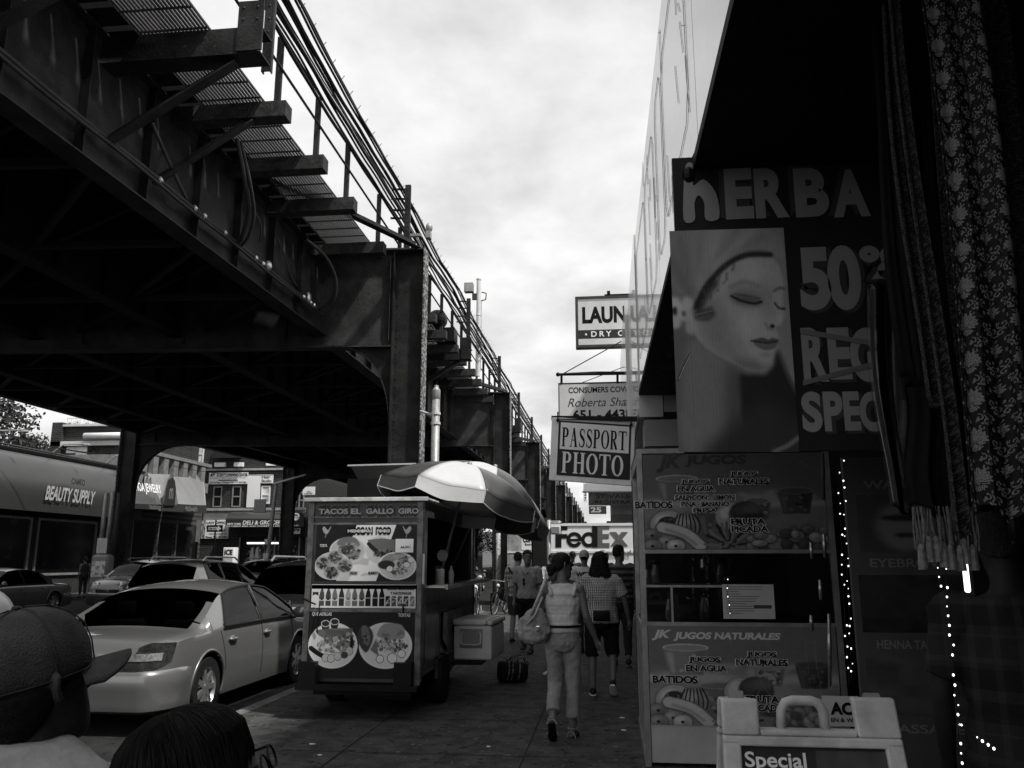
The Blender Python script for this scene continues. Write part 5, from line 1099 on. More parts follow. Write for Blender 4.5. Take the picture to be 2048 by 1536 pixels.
# cart parasols
def parasol(label, apex, Rr, H_, tilt, spin, plen, first_white):
    t = thing('parasol', label, 'umbrella', apex, group='vinyl parasols over the taco cart'); t.rotation_euler = (R(-7), R(tilt), 0)
    m = MB(); nr, na = 12, 10; edge = []
    for k in range(8):
        m.mat((k+first_white) % 2); a0 = R(spin+45*k); g = []
        for j in range(nr+1):
            f = j/nr; row = []
            for i in range(na+1):
                s = i/na; a = a0+R(45)*s; ch = math.cos(R(22.5))/math.cos(R(45)*(s-.5)); bow = 4*s*(1-s)
                r = Rr*f*(ch*.92+.08*(1 if f < .5 else 1-bow*.5*(f-.5))); z = -H_*(f**1.9)*(.92+.08*f)+bow*(-.035*f*f)+.012*math.sin(7*s+k*2+f*9)*f*(1-abs(2*s-1)) 
                z -= .018*f*math.sin(f*6+k)*bow
                row.append((r*math.cos(a), r*math.sin(a), z))
            g.append(row)
        m.grid(g)
        edge.append(g[-1])
    VW = G('white_vinyl', .48, .38, var=.06, scale=3, bump=.15, bscale=5); VD = G('dark_vinyl', .065, .30, var=.15, scale=3, bump=.2, bscale=5)
    o_ = m.build('canopy', [VW, VD], t, 50); sd = o_.modifiers.new('t', 'SOLIDIFY'); sd.thickness = .004
    m = MB(); mw = MB()
    for k, e in enumerate(edge):   # hanging valance with pale piping
        lo = [Vector(q)*1.0+Vector((q[0]*.01, q[1]*.01, -.135-.03*math.sin(i/na*math.pi))) for i, q in enumerate(e)]
        m.mat((k+first_white) % 2); m.grid([e, lo]); mw.tube(lo, .006, 4, cap=False); mw.tube([e[0], lo[0]], .005, 4)
    o_ = m.build('valance', [VW, VD], t, 50); mw.build('piping', VW, t)
    m = MB(); m.tube([(0, 0, .0), (0, 0, -plen)], .019, 10); m.ell((0, 0, .02), .035, .035, .03, 10, 6); m.build('pole', GALV, t, True)
    for k in range(8):
        a = R(spin+45*k); MB().tube([(0, 0, -.02), (Rr*.5*math.cos(a), Rr*.5*math.sin(a), -H_*.28), (Rr*.98*math.cos(a), Rr*.98*math.sin(a), -H_*.97)], .006, 4).build('rib', GALV, t)
    return t
parasol('front parasol of dark and white vinyl panels tilted over the taco cart', (-1.68, 10.15, 2.715), 1.02, .42, 13, -20, 1.72, 0)
parasol('rear parasol half hidden behind the first one over the taco cart', (-1.56, 11.65, 2.85), 1.06, .50, 22, -30, 1.72, 0)
t = thing('star_price_tag', 'star shaped paper tag tied to the front parasol pole', 'tag', P(886, 1111, Y=9.98)); st = [((.075 if k % 2 else .058)*math.cos(k*math.pi/12), (.075 if k % 2 else .058)*math.sin(k*math.pi/12)) for k in range(24)]
MB().prism(st, (0, -.03, 0), (1, 0, 0), (0, 0, 1), (0, .003, 0)).build('card', OFFW, t)
tag(MB().lathe([(.05, 0), (.055, .01), (.055, .16), (.05, .17)], (-1.86, 9.3, 1.302), 12).build('condiment_tub', DGREY, None, 40), 'small dark tub standing at the near end of the cart counter', 'tub')
tag(MB().lathe([(.03, 0), (.035, .01), (.035, .13), (.012, .17), (.012, .2)], (-1.84, 9.9, 1.302), 10).build('sauce_bottle', OFFW, None, 40), 'pale sauce bottle on the middle of the cart counter', 'bottle')
# cool box on a bracket
t = thing('cool_box', 'large pale lidded cool box fixed beside the taco cart', 'cool box', (-1.86, 10.2, .40)); t.rotation_euler.z = R(-4)
CBX = G('cool_box_plastic', .62, .5, var=.1, scale=5, bump=.05); CBL = G('cool_box_lid', .68, .45, v2=.82, scale=7, thr=(.4, .6))
m = MB(); m.rbox(0, .47, 0, .80, 0, .40, .035, 4); m.build('body', CBX, t, 50)
m = MB(); m.rbox(-.012, .40, -.012, .812, .402, .475, .025, 3); m.rbox(.405, .482, -.012, .812, .402, .47, .025, 3); m.build('lid', CBL, t, 50)
m = MB(); m.tube([(.12, -.008, .33), (.10, -.018, .30), (.10, -.024, .2), (.13, -.026, .18), (.31, -.026, .18), (.34, -.024, .2), (.34, -.018, .3), (.32, -.008, .33)], .010, 8); m.build('handle', CBX, t, True)
m = MB(); m.rbox(.08, .36, -.006, .01, .14, .36, .004, 2); m.build('handle_recess', G('recess_plastic', .26, .55, var=.1), t)
tag(MB().box(-2.0, -1.5, 10.1, 10.9, .36, .395).build('cool_box_bracket', BLACK), 'black steel bracket holding the cool box beside the cart', 'bracket')
# duffel bag
t = thing('duffel_bag', 'black duffel bag with pale straps lying on the pavement', 'bag', (-1.47, 11.35, 0))
m = MB(); prof = [(.02, -.0), (.13, .005), (.165, .03), (.175, .1), (.17, .3), (.155, .44), (.11, .48), (.02, .485)]
m.lathe(prof, (0, 0, .17), 22, 'X'); o_ = m.build('body', G('black_nylon', .012, .6, var=.4, scale=14, bump=.4, bscale=14), t, True)
t.scale = (.82, .8, .8)
m = MB()
for k, x in enumerate((.16, .22, .33)): m.tube([(x+.05*math.sin(a*1.3), -.185*math.sin(a)*1.02, .17+.19*math.cos(a)) for a in np.linspace(-.5, 2.2, 9)], .011, 5)
m.tube([(.2, -.1, .33), (.3, -.13, .42), (.42, -.1, .40), (.46, -.05, .3)], .012, 5); m.tube([(.18, -.08, .34), (.28, -.08, .45), (.44, -.06, .43), (.5, -.02, .28)], .012, 5)
m.build('strap', G('strap_grey', .25, .6, v2=.02, scale=22, thr=(.45, .5)), t)
# ================================================================ far side of the avenue
def brick(name, v):
    m = G(name, v, .85, var=0, bump=.0); t, b = nodes_of(m); co = t.nodes.new('ShaderNodeTexCoord'); mp = t.nodes.new('ShaderNodeMapping'); mp.inputs['Rotation'].default_value = (R(90), 0, 0)
    t.links.new(co.outputs['Object'], mp.inputs[0]); br = t.nodes.new('ShaderNodeTexBrick'); br.inputs['Scale'].default_value = 1; br.inputs['Brick Width'].default_value = .42; br.inputs['Row Height'].default_value = .14; br.inputs['Mortar Size'].default_value = .014
    br.inputs['Color1'].default_value = (v,)*3+(1,); br.inputs['Color2'].default_value = (v*.6,)*3+(1,); br.inputs['Mortar'].default_value = (v*1.8,)*3+(1,); t.links.new(mp.outputs[0], br.inputs[0]); t.links.new(br.outputs[0], b.inputs['Base Color']); return m
BRICK = brick('brick_wall', .042); BRICKL = brick('brick_wall_pale', .11)
VIN = G('awning_vinyl', .034, .32, var=.08, scale=2, bump=.12, bscale=3, spec=.6)
WIN = G('dark_window', .012, .08, var=.3, spec=.9)
GL2 = G('shop_window', .010, .12, v2=.05, scale=1.3, thr=(.55, .7), spec=.8)
# beauty supply shop
t = thing('beauty_supply_shop', 'single storey shop with a huge rounded BEAUTY SUPPLY awning over dark windows at far left', 'building', (-25.4, 30, 0)); L = Vector(t.location)
def Q(x, y, z): return (x-L.x, y-L.y, z-L.z)
m = MB(); m.box(-12, 0, -12, 11.6, 0, 6.3); m.build('wall', DWALL, t)
m = MB(); g_ = []
for k in range(15): a = R(90*k/14); g_.append([(.02+1.45*math.sin(a), y, 3.55+2.55*math.cos(a)**.9 if k < 14 else 3.55) for y in np.linspace(-12, 11, 26)])
m.grid(g_); m.add([g_[k][25] for k in range(15)]+[(.02, 11, 3.55)], [tuple(range(16))]); o_ = m.build('awning', VIN, t, True); m = MB(); m.tube([(.0, -12, 6.22), (0, 11, 6.22)], .1, 8); m.tube([(.15, -12, 6.42), (.15, 11, 6.32)], .05, 6); m.build('gutter', DGREY, t)
for k in range(4): m = MB(); y = -3+4.2*k; m.tube([(.0, y, 6.3), (.6, y, 6.75), (1.5, y+.2, 6.8)], .035, 5); m.ell((1.55, y+.25, 6.74), .22, .12, .08, 8, 5); m.build('lamp_arm', GALV, t)
m = MB(); y0 = P(88, 980, X=-23.92).y-30; y1 = P(188, 985, X=-23.92).y-30; m.text('BEAUTY SUPPLY', (1.56, y0, 4.06), (0, 1, 0), (0, 0, 1), y1-y0, .62, .025, .25, lift=.01); m.build('lettering', G('awning_letter', .42, .5), t)
m = MB(); m.text('CAMEO', (1.60, y0+(y1-y0)*.45, 4.86), (0, 1, 0), (0, .0, 1), (y1-y0)*.28, .28, .04, lift=.01); m.build('lettering', DGREY, t)
for k, (a, b) in enumerate(((-9.5, -5.2), (-5, -.6), (-.2, 4.6), (5.0, 9.4))):
    w = MB().box(.0, .03, a, b, .9, 3.35).build('window', GL2, t); m = MB()
    for y in (a, b-.1): m.box(.03, .1, y, y+.1, .9, 3.4)
    m.box(.03, .1, a+.1, b-.1, 3.3, 3.4); m.box(.03, .1, a+.1, b-.1, .85, .95); m.build('window_frame', GALV, w)
m = MB(); m.box(.0, .06, 9.6, 11.4, 0, 3.3); m.build('roller_shutter', DGREY, t)
t = thing('corner_shop_block', 'dark low corner block carrying the jewelry and burger awnings', 'building', (-25, 45, 0))
m = MB(); m.box(-9, 0, -3.3, 4.6, 0, 5.6); m.build('wall', BRICK, t)
m = MB()
for k in range(7): m.box(.0, .3, -3.1+k*1.1, -2.6+k*1.1, 6.2, 7.2)
m.box(-.1, .35, -3.4, 4.7, 7.2, 7.4); m.box(-.2, .2, -3.4, 4.7, 5.6, 6.2); m.box(-9, -.1, -3.3, 4.6, 5.61, 7.1); m.build('cornice', G('cornice_stone', .16, .8, var=.3), t)
for a, b in ((-3.1, -.8), (-.5, 1.2), (1.5, 4.3)):
    w = MB().box(0, .03, a, b, .2, 3.6).build('window', GL2, t); MB().box(.03, .08, a, a+.08, .2, 3.6).build('window_frame', GALV, w)
# jewelry awning: sloping panel
def facet(name, mat_, pts, t, sol=.03):
    L = Vector(t.location); o = MB().add([Vector(p)-L for p in pts], [tuple(range(len(pts)))]).build(name, mat_, t); s = o.modifiers.new('s', 'SOLIDIFY'); s.thickness = sol; return o
def PX(x, y, X): return P(x, y, X=X)
t = thing('jewelry_awning', 'sloping pale awning reading HOA JEWELRY beside the burger restaurant', 'awning', (-24, 42.5, 4))
facet('slope', VIN, [PX(230, 1005, -23.4), PX(324, 1010, -23.4), PX(303, 971, -24.6), PX(230, 965, -24.6)], t); facet('valance', SIGND, [PX(230, 1015, -23.4), PX(324, 1020, -23.4), PX(324, 1010.6, -23.4), PX(230, 1005.6, -23.4)], t)
L = Vector(t.location); a = PX(257, 993, -23.65)-L; b = PX(310, 998, -23.65)-L; u = b-a; m = MB(); m.text('HOA JEWELRY', a, u, Vector((-.35, 0, 1)), u.length, .62, .02, .15, lift=.45); m.build('lettering', SIGNW, t)
a = PX(296, 1018.5, -23.4)-L; b = PX(322, 1020, -23.4)-L; u = b-a; m = MB(); m.text('718-507-0200', a, u, (0, 0, 1), u.length, .2, .02, lift=.04); m.build('lettering', GREY, t)
t = thing('burger_restaurant_awning', 'folded peaked restaurant awning with arched M emblems on the street corner', 'awning', (-24, 46, 4)); L = Vector(t.location)
VD2 = G('dark_awning_vinyl', .05, .35, var=.1, spec=.6); VINB = G('pale_awning_vinyl', .20, .28, var=.1, scale=1.5, bump=.15, bscale=2, spec=.7)
facet('dark_gable', VD2, [PX(287, 1000, -24.0), PX(324, 1010, -23.3), PX(295, 945, -24.8), PX(289, 945, -24.8)], t)
facet('pale_slope', VINB, [PX(324, 1010, -23.5), PX(341, 949, -24.7), PX(295, 947, -24.7)], t)
facet('dark_gable', VD2, [PX(318, 1022, -23.3), PX(357, 1022, -23.3), PX(356, 1008, -23.3), PX(347, 953, -24.4), PX(341, 948, -24.4)], t)
facet('pale_slope', VINB, [PX(356, 1008, -23.4), PX(411, 1011, -23.4), PX(379, 955, -24.5), PX(347, 953, -24.5)], t)
facet('pale_slope', G('mid_awning_vinyl', .20, .28, var=.1, scale=1.5, spec=.7), [PX(398, 1010, -23.4), PX(412, 1011, -23.4), PX(406, 936, -25.5), PX(381, 935, -26), PX(377, 956, -24.6)], t)
facet('valance', VD2, [PX(324, 1022, -23.28), PX(413, 1027, -23.28), PX(413, 1010.5, -23.28), PX(324, 1009, -23.28)], t)
def arches(m, a, u, w, h):
    u = Vector(u).normalized(); s = w/4
    for c in (1, 3): m.tube([Vector(a)+u*(s*c-s+.0)+Vector((0, 0, 0))]+[Vector(a)+u*(s*c-s*math.cos(R(k)))+Vector((0, 0, h*math.sin(R(k))**.6)) for k in range(10, 171, 20)]+[Vector(a)+u*(s*c+s)], w*.055, 5)
m = MB(); a = PX(338, 998, -23.2)-L; b = PX(345, 998, -23.2)-L; arches(m, a, b-a, (b-a).length, .55); a = PX(288, 975, -23.6)-L; b = PX(301, 975, -23.6)-L; arches(m, a, b-a, (b-a).length, .55); m.build('emblem', GREY, t)
m = MB(); a = PX(328, 1011, -23.22)-L; b = PX(349, 1011, -23.22)-L; u = b-a; w = u.length; pp = [(w*.0, 0), (w, 0), (w*.98, .9), (w*.8, 1.35), (w*.5, 1.5), (w*.2, 1.35), (w*.03, .9)]; m.prism(pp, a, u.normalized(), (0, 0, 1), (.02, 0, 0)); m.build('arched_panel', VIN, t)
a = PX(369, 1022, -23.26)-L; b = PX(393, 1023, -23.26)-L; u = b-a; m = MB(); m.text("McDonald's", a, u, (0, 0, 1), u.length, .28, .02, lift=.05); m.build('lettering', GREY, t)
# brick block across the side street, facing us
FY = 57.5
t = thing('brick_block', 'three storey dark brick block with shop signs facing the side street', 'building', (-30, FY, 0)); L = Vector(t.location)
def bx_(x, y=1000): return P(x, y, Y=FY).x+30
def bzz(y, x=500): return P(x, y, Y=FY).z
m = MB(); m.box(bx_(352), bx_(612), 0, 12, 0, 15); m.build('wall', BRICK, t)
m = MB(); m.box(bx_(352), bx_(612), -.18, -.003, bzz(941), bzz(937)); m.box(bx_(410), bx_(612), -.12, -.003, bzz(1021), bzz(1016)); m.build('stone_band', G('stone_band', .32, .8, var=.2), t)
m = MB(); m.box(bx_(410), bx_(612), -.06, -.003, bzz(1040), bzz(1021)); m.build('stucco_band', G('stucco', .10, .9, v2=.22, scale=3), t)
def window(x0, x1, y0, y1, bright, sill=True):
    w = MB().box(bx_(x0), bx_(x1), -.03, .0, bzz(y1), bzz(y0)).build('window', bright, t); m = MB(); f = .09
    for a, b, c, d in ((x0, x1, y1, y1), (x0, x1, y0, y0)): pass
    X0, X1, Z0, Z1 = bx_(x0), bx_(x1), bzz(y1), bzz(y0); m.box(X0, X0+f, -.07, -.032, Z0, Z1); m.box(X1-f, X1, -.07, -.032, Z0, Z1); m.box(X0+f, X1-f, -.07, -.032, Z1-f, Z1); m.box(X0+f, X1-f, -.07, -.032, Z0, Z0+f); m.box(X0+f, X1-f, -.07, -.032, (Z0+Z1)/2-f/2, (Z0+Z1)/2+f/2); m.build('window_frame', GREY if bright is WIN else WHITE, w)
CURT = G('window_curtain', .40, .3, v2=.75, scale=2, thr=(.4, .55))
window(386, 401, 880, 933, CURT); window(528, 548, 880, 932, CURT); window(426, 444, 972, 1014, WIN); window(464, 482, 972, 1014, WIN); window(522, 540, 972, 1008, CURT); window(430, 452, 862, 890, WIN); window(470, 490, 862, 890, WIN); window(598, 609, 985, 1018, WIN); window(300+60, 372, 880, 915, WIN)
m = MB(); m.box(bx_(430), bx_(450), -.5, -.2, bzz(934), bzz(926)); m.box(bx_(469), bx_(486), -.5, -.2, bzz(934), bzz(926)); m.build('air_conditioner', WHITE, t)
m = MB(); m.add([(bx_(428), -.9, bzz(918)), (bx_(488), -.9, bzz(918)), (bx_(490), -.2, bzz(890)), (bx_(426), -.2, bzz(890))], [(0, 1, 2, 3)]); m.build('upper_awning', BLACK, t)
m = MB()   # fire escape
for z in (bzz(935), bzz(905)):
    m.box(bx_(352), bx_(384), -1.2, -.1, z-.06, z)
    for k in range(9): x = bx_(352)+k*.13*1.5*.95; m.tube([(x, -1.2, z), (x, -1.2, z+1)], .025, 4)
    m.tube([(bx_(352), -1.2, z+1), (bx_(384), -1.2, z+1)], .03, 4)
m.beam((bx_(354), -.7, bzz(935)), (bx_(378), -.7, bzz(895)), .5, .06); m.build('fire_escape', BLACK, t)
def bsign(name, label, x0, x1, y0, y1, mat_, lines, lm=BLACK, lift=.15):
    s = thing(name, label, 'sign', (P(x0, y1, Y=FY).x, FY-lift, bzz(y1))); w = bx_(x1)-bx_(x0); h = bzz(y0)-bzz(y1)
    MB().box(0, w, 0, .08, 0, h).build('board', mat_, s); m = MB()
    for body, fx0, fx1, fz0, fz1, bold in lines: m.text(body, (w*fx0, 0, h*fz0), (1, 0, 0), (0, 0, 1), w*(fx1-fx0), h*(fz1-fz0), bold, lift=.012)
    if lines: m.build('lettering', lm, s)
    return s, w, h
s, w, h = bsign('shop_sign', "white banner reading BOBBY'S LEARNING CENTER above the first floor windows", 419, 497, 945, 968, WHITE, [("BOBBY'S LEARNING CENTER", .2, .99, .64, .95, .02), ('Directed By Mr Bobby Columbia University Graduate', .03, .96, .46, .58, .0), ('Call 3rd Floor 718-565-0100 / 917-418-7466', .03, .97, .06, .22, .02)])
m = MB(); m.rbox(w*.25, w*.75, -.02, -.002, h*.29, h*.38, .005); m.text('KB', (w*.03, 0, h*.66), (1, 0, 0), (0, 0, 1), w*.12, h*.28, .08, .2, lift=.012); m.build('emblem', DGREY, s)
bsign('window_banner', 'tall blank white banner hanging between the first floor windows', 494, 519, 950, 1015, WHITE, [])
bsign('shop_sign', 'small square white sign with loose script beside the blank banner', 522, 547, 950, 967, SIGNW, [('Hair', .1, .8, .55, .9, .02), ('Studio', .1, .9, .1, .45, .02)])
bsign('notice_board', 'upright white notice with fine print behind the iron column', 569, 594, 974, 1006, WHITE, [('718-898-1202', .08, .92, .66, .76, .02), ('SERVICES', .15, .85, .48, .54, 0), ('COMPLETE TAX', .15, .85, .38, .44, 0), ('NOTARY', .3, .7, .28, .33, 0)])
bsign('shop_sign', 'small white sign reading DELI & GROCERY on the upper wall', 611, 635, 976, 992, WHITE, [('DELI', .35, .7, .3, .45, .02), ('& GROCERY', .15, .85, .08, .24, .02)], lift=.6)
s, w, h = bsign('poster_board', 'pale lawyer advertisement board with phone number behind the one way sign', 394, 457, 1040, 1077, SIGNW, [('LAW OFFICE', .3, .95, .80, .92, .03), ('$1', .3, .42, .52, .72, .05), ('PERSONAL INJURY', .35, .95, .36, .48, .02), ('ACCIDENTS', .4, .95, .2, .3, .01), ('Phone: 212-757-3454', .3, .98, .02, .14, .03)])
C = Canvas(60, 70, .2); food(C, .5, .5, .5, .5, 3, .02, .6, 90, .09); C.panel('printed_picture', (0, -.012, 0), (w*.27, 0, 0), (0, 0, h), PRINT, s)
# deli awning
t2 = thing('deli_awning', 'dark awning reading NEW YORK DELI & GROCERY with a round emblem arch', 'awning', (P(467, 1050, Y=FY).x, FY, bzz(1056))); L2 = Vector(t2.location); w = bx_(620)-bx_(467); h = bzz(1024)-bzz(1056)
m = MB(); g_ = [[(x, -1.2*math.sin(R(a))-.05, h*.45+h*.55*math.cos(R(a))) for x in np.linspace(0, w, 12)] for a in range(0, 91, 10)]; m.grid(g_); m.build('hood', VIN, t2, True)
m = MB(); m.box(0, w, -1.28, -1.24, 0, h*.5); m.add([g_[k][0] for k in range(10)]+[(0, -.05, h*.4)], [tuple(range(11))]); m.build('valance', SIGND, t2)
m = MB(); m.text('DELI & GROCERY', (w*.22, -1.28, h*.16), (1, 0, 0), (0, 0, 1), w*.54, h*.25, .02, .12, lift=.012); m.text('NEW YORK', (w*.02, -1.28, h*.14), (1, 0, 0), (0, 0, 1), w*.18, h*.13, .03, .1, lift=.012); m.text('ICE CREAM BEER AND CIGARETTES CANDY', (w*.01, -1.28, h*.03), (1, 0, 0), (0, 0, 1), w*.76, h*.08, .02, lift=.012); m.build('lettering', SIGNW, t2)
m = MB(); pp = [(w*.80, 0), (w, 0), (w, h*.5)]+[(w*.9+w*.1*math.cos(R(a)), h*.6+h*.45*math.sin(R(a))) for a in range(0, 181, 20)]+[(w*.8, h*.5)]; m.prism(pp, (0, -1.3, 0), (1, 0, 0), (0, 0, 1), (0, -.06, 0)); m.build('arch_panel', SIGND, t2)
m = MB(); m.lathe([(.01, 0), (w*.045, 0), (w*.045, .03), (.01, .03)], (w*.9, -1.40, h*.62), 20, 'Y'); m.text('76-01', (w*.855, -1.362, h*.05), (1, 0, 0), (0, 0, 1), w*.08, h*.1, .02, lift=.01); m.build('emblem', SIGNW, t2)
m = MB(); m.text('DELI', (w*.875, -1.402, h*.66), (1, 0, 0), (0, 0, 1), w*.05, h*.14, .05, lift=.01); m.box(w*.86, w*.94, -1.41, -1.401, h*.55, h*.58); m.build('lettering', SIGND, t2)
s, ws, hs = bsign('atm_sign', 'small white ATM sign hanging under the deli awning', 595, 611, 1058, 1069, WHITE, [('ATM', .1, .9, .4, .9, .06), ('THIS WAY', .1, .9, .1, .28, .02)], lift=1.1)
m = MB(); t3 = thing('deli_shopfront', 'lit deli windows crammed with goods under the dark awning', 'shopfront', (P(478, 1110, Y=FY).x, FY, 0)); w3 = bx_(612)-bx_(478)
MB().box(0, w3, -.08, -.004, .1, 3.1).build('opening', BLACK, t3)
C = Canvas(150, 60, .02); food(C, .22, .4, .16, .4, 5, .01, .5, 120, .02); food(C, .6, .45, .4, .5, 6, .01, .22, 160, .02); C.ellipse(.17, .5, .03, .3, .6); C.ellipse(.25, .5, .03, .3, .6); C.panel('window_goods', (.2, -.09, .3), (w3-.4, 0, 0), (0, 0, 2.6), PRINT, t3)
m = MB(); m.box(.6, 3.2, -.16, -.1, 2.62, 2.74); m.build('lit_strip', EMIT('shop_strip_light', .9, 1.0), t3); m = MB()
for x in (0, 2.6, 4.4, 6.8, w3-.1): m.box(x, x+.1, -.16, -.1, .1, 3.1)
m.build('frame', GREY, t3)
# blocks further along the avenue and behind
t = thing('avenue_block', 'long dark block running along the far side of the avenue beyond the deli', 'building', (-22.6, FY, 0))
MB().box(-10, 0, 1.2, 95, 0, 11).build('wall', BRICK, t)
rb = random.Random(8)
for k in range(12):
    y = 2+k*7.4; MB().box(.01, 1.2, y, y+6, 3.2, 4.3).build('awning', [VIN, SIGND, SIGNW, GREY][k % 4], t); MB().box(.0, .03, y+.2, y+5.8, .4, 3.0).build('window', GL2 if k % 3 else CURT, t)
    for j in range(2): MB().box(.0, .04, y+.8+j*2.8, y+2.2+j*2.8, 5.6, 7.6).build('window', WIN if (k+j) % 3 else CURT, t)
t = thing('end_block', 'pale distant building closing the view at the far end of the avenue', 'building', (-14, 230, 0)); MB().box(-40, 60, 0, 20, 0, 9).build('wall', GREY, t)
t = thing('rear_brick_building', 'dark brick building with a pale roof rail above the beauty supply shop', 'building', (-38, 54, 0)); RY = 54
def rx(x): return P(x, 870, Y=RY).x+38
def rz_(y): return P(180, y, Y=RY).z
m = MB(); m.box(rx(108), rx(352), 0, 9, 0, rz_(851)); m.box(rx(108), rx(128), -.3, 9, 0, rz_(845)); m.build('wall', BRICK, t)
m = MB(); m.box(rx(128), rx(352), -.25, -.003, rz_(853), rz_(849)); m.box(rx(106), rx(300), -.3, -.003, rz_(892), rz_(883)); m.build('stone_band', OFFW, t)
m = MB(); m.tube([(rx(178), -.5, rz_(874)), (rx(300), -.5, rz_(874))], .22, 8); m.build('pipe', WHITE, t, True)
m = MB()
for k in range(40): x = rx(128)+k*.32; m.tube([(x, .2, rz_(851)), (x, .2, rz_(835))], .02, 4)
m.tube([(rx(128), .2, rz_(835)), (rx(128)+13, .2, rz_(835))], .03, 4); m.build('roof_rail', OFFW, t)
m = MB(); m.lathe([(.5, 0), (.85, .1), (.85, .5), (.55, .7), (.55, 1.1), (.5, 1.15)], (rx(212), 2, rz_(850)), 14); m.build('roof_vent', GALV, t, 40)
for x0, x1, y0, y1, mt in ((137, 155, 893, 906, WHITE), (156, 178, 893, 910, WHITE), (182, 200, 895, 912, WIN)): MB().box(rx(x0), rx(x1), -.06, -.003, rz_(y1), rz_(y0)).build('window', mt, t)
t = thing('side_wall_building', 'pale brick wall beside the corner block seen through the iron arch', 'building', (-34, 50.5, 0)); MB().box(P(262, 900, Y=50.5).x+34, P(350, 900, Y=50.5).x+34, 0, 3, 0, P(300, 925, Y=50.5).z).build('wall', BRICKL, t)
# ---------------------------------------------------------------- trees
LEAF = G('leaves', .016, .7, v2=.05, scale=1.3, thr=(.35, .65)); BARK = G('bark', .05, .9, var=.3)
def tree(label, x, y, h, r, seed, trunk=True):
    t = thing('street_tree', label, 'tree', (x, y, 0)); rs = random.Random(seed); m = MB(); cz = h-r
    m.tube([(0, 0, -.1), (.1, 0, h*.35), (0, .1, h*.6)], [r*.10, r*.08, r*.05], 7)
    limbs = []
    for k in range(9):
        a = rs.uniform(0, 6.28); e = Vector((r*.7*math.cos(a), r*.7*math.sin(a), cz+r*rs.uniform(-.3, .7))); m.tube([(0, 0, h*.35), e*.5+Vector((0, 0, h*.25)), e], [r*.05, r*.03, r*.01], 5); limbs.append(e)
    m.build('trunk', BARK, t); m = MB()
    cl = [(Vector((r*.85*math.cos(a_)*q, r*.85*math.sin(a_)*q, cz+r*.8*z_)), r*rs.uniform(.2, .36)) for a_, q, z_ in ((rs.uniform(0, 6.28), rs.uniform(.2, 1), rs.uniform(-.9, 1)) for _ in range(34))]
    vs = []; fs = []
    for c, cr in cl:
        for k in range(110):
            d = Vector((rs.gauss(0, 1), rs.gauss(0, 1), rs.gauss(0, 1))).normalized()*cr*rs.uniform(.45, 1.05); p = c+d; s = r*.034*rs.uniform(.6, 1.5)
            u = Vector((rs.gauss(0, 1), rs.gauss(0, 1), rs.gauss(0, 1))).normalized(); v = u.orthogonal().normalized()
            b = len(vs); vs += [p-u*s, p+v*s*.6, p+u*s, p-v*s*.6]; fs.append((b, b+1, b+2, b+3))
    m.add(vs, fs); m.build('crown', LEAF, t)
q = P(-20, 860, Y=48); tree('tall dark leafy tree at the far left edge behind the beauty supply awning', q.x, 48, 12.3, 3.6, 1)
q = P(70, 880, Y=52); tree('lower bushy tree between the tall tree and the brick building', q.x, 52, 9.9, 2.6, 2)
q = P(100, 880, Y=56); tree('pale leafy tree touching the edge of the brick building', q.x, 56, 10.6, 2.4, 3)
q = P(165, 850, Y=66); tree('small tree top showing over the roof rail', q.x, 66, 13.2, 1.9, 4)
q = P(968, 1080, Y=75); tree('sunlit leafy tree beside the avenue seen under the parasol', q.x-1, 75, 6.0, 2.2, 5)
# ---------------------------------------------------------------- street furniture
def wire(label, a, b, sag, r=.018):
    a, b = Vector(a), Vector(b); o = MB().tube([a.lerp(b, k/16)-Vector((0, 0, sag*4*(k/16)*(1-k/16))) for k in range(17)], r, 4).build('overhead_wire', CABLE); tag(o, label, 'wire', 'wires across the side street')
wire('dark wire from the left edge running down to the near iron column', P(0, 862, Y=30), P(222, 908, Y=33), .2, .03); wire('thin wire crossing in front of the brick block to the deli pole', P(300, 920, Y=45), P(552, 950, Y=45), .3)
wire('thin wire high along the left running to the brick block', P(0, 866, Y=40), P(300, 918, Y=46), .3)
t = thing('lamp_post', 'grey street pole with a long lamp arm in front of the deli', 'lamp post', (P(541, 1110, Y=47).x, 47, 0)); L = Vector(t.location)
m = MB(); z = P(545, 968, Y=47).z; m.tube([(-.25, 0, -.1), (-.2, 0, 1.2)], .2, 10); m.tube([(-.2, 0, 1.2), (.1, 0, z)], [.13, .10], 10); m.build('pole', GALV, t, 40)
m = MB(); a = P(547, 968, Y=47)-L; b = P(612, 949, Y=45)-L; m.tube([a, b], .06, 6); m.build('arm', GALV, t); m = MB(); m.box(-.35, -.05, -.25, -.1, 1.3, 1.9); m.box(-.3, -.1, -.26, -.12, 2.4, 2.7); m.build('sticker', OFFW, t)
m = MB(); m.box(-1.1, -.4, -.2, -.1, 4.2, 5.0); m.build('rear_sign', GREY, t)
t = thing('one_way_sign', 'black one way arrow sign on a thin post before the brick block', 'sign', (P(427, 1110, Y=50).x, 50, 0)); w = 34/1656*50
m = MB(); m.tube([(0, 0, -.1), (0, 0, 4.0)], .05, 6); m.build('post', BLACK, t); z = P(427, 1064, Y=50).z; MB().box(-w/2, w/2, -.1, -.07, z, z+.42).build('plate', BLACK, t)
m = MB(); m.prism([(-w*.4, .12), (w*.2, .12), (w*.2, .04), (w*.42, .21), (w*.2, .38), (w*.2, .3), (-w*.4, .3)], (0, -.104, z), (1, 0, 0), (0, 0, 1), (0, .003, 0)); m.build('arrow', OFFW, t); m = MB(); m.text('ONE WAY', (-w*.36, -.104, z+.15), (1, 0, 0), (0, 0, 1), w*.5, .11, .04, lift=.004); m.build('lettering', BLACK, t)
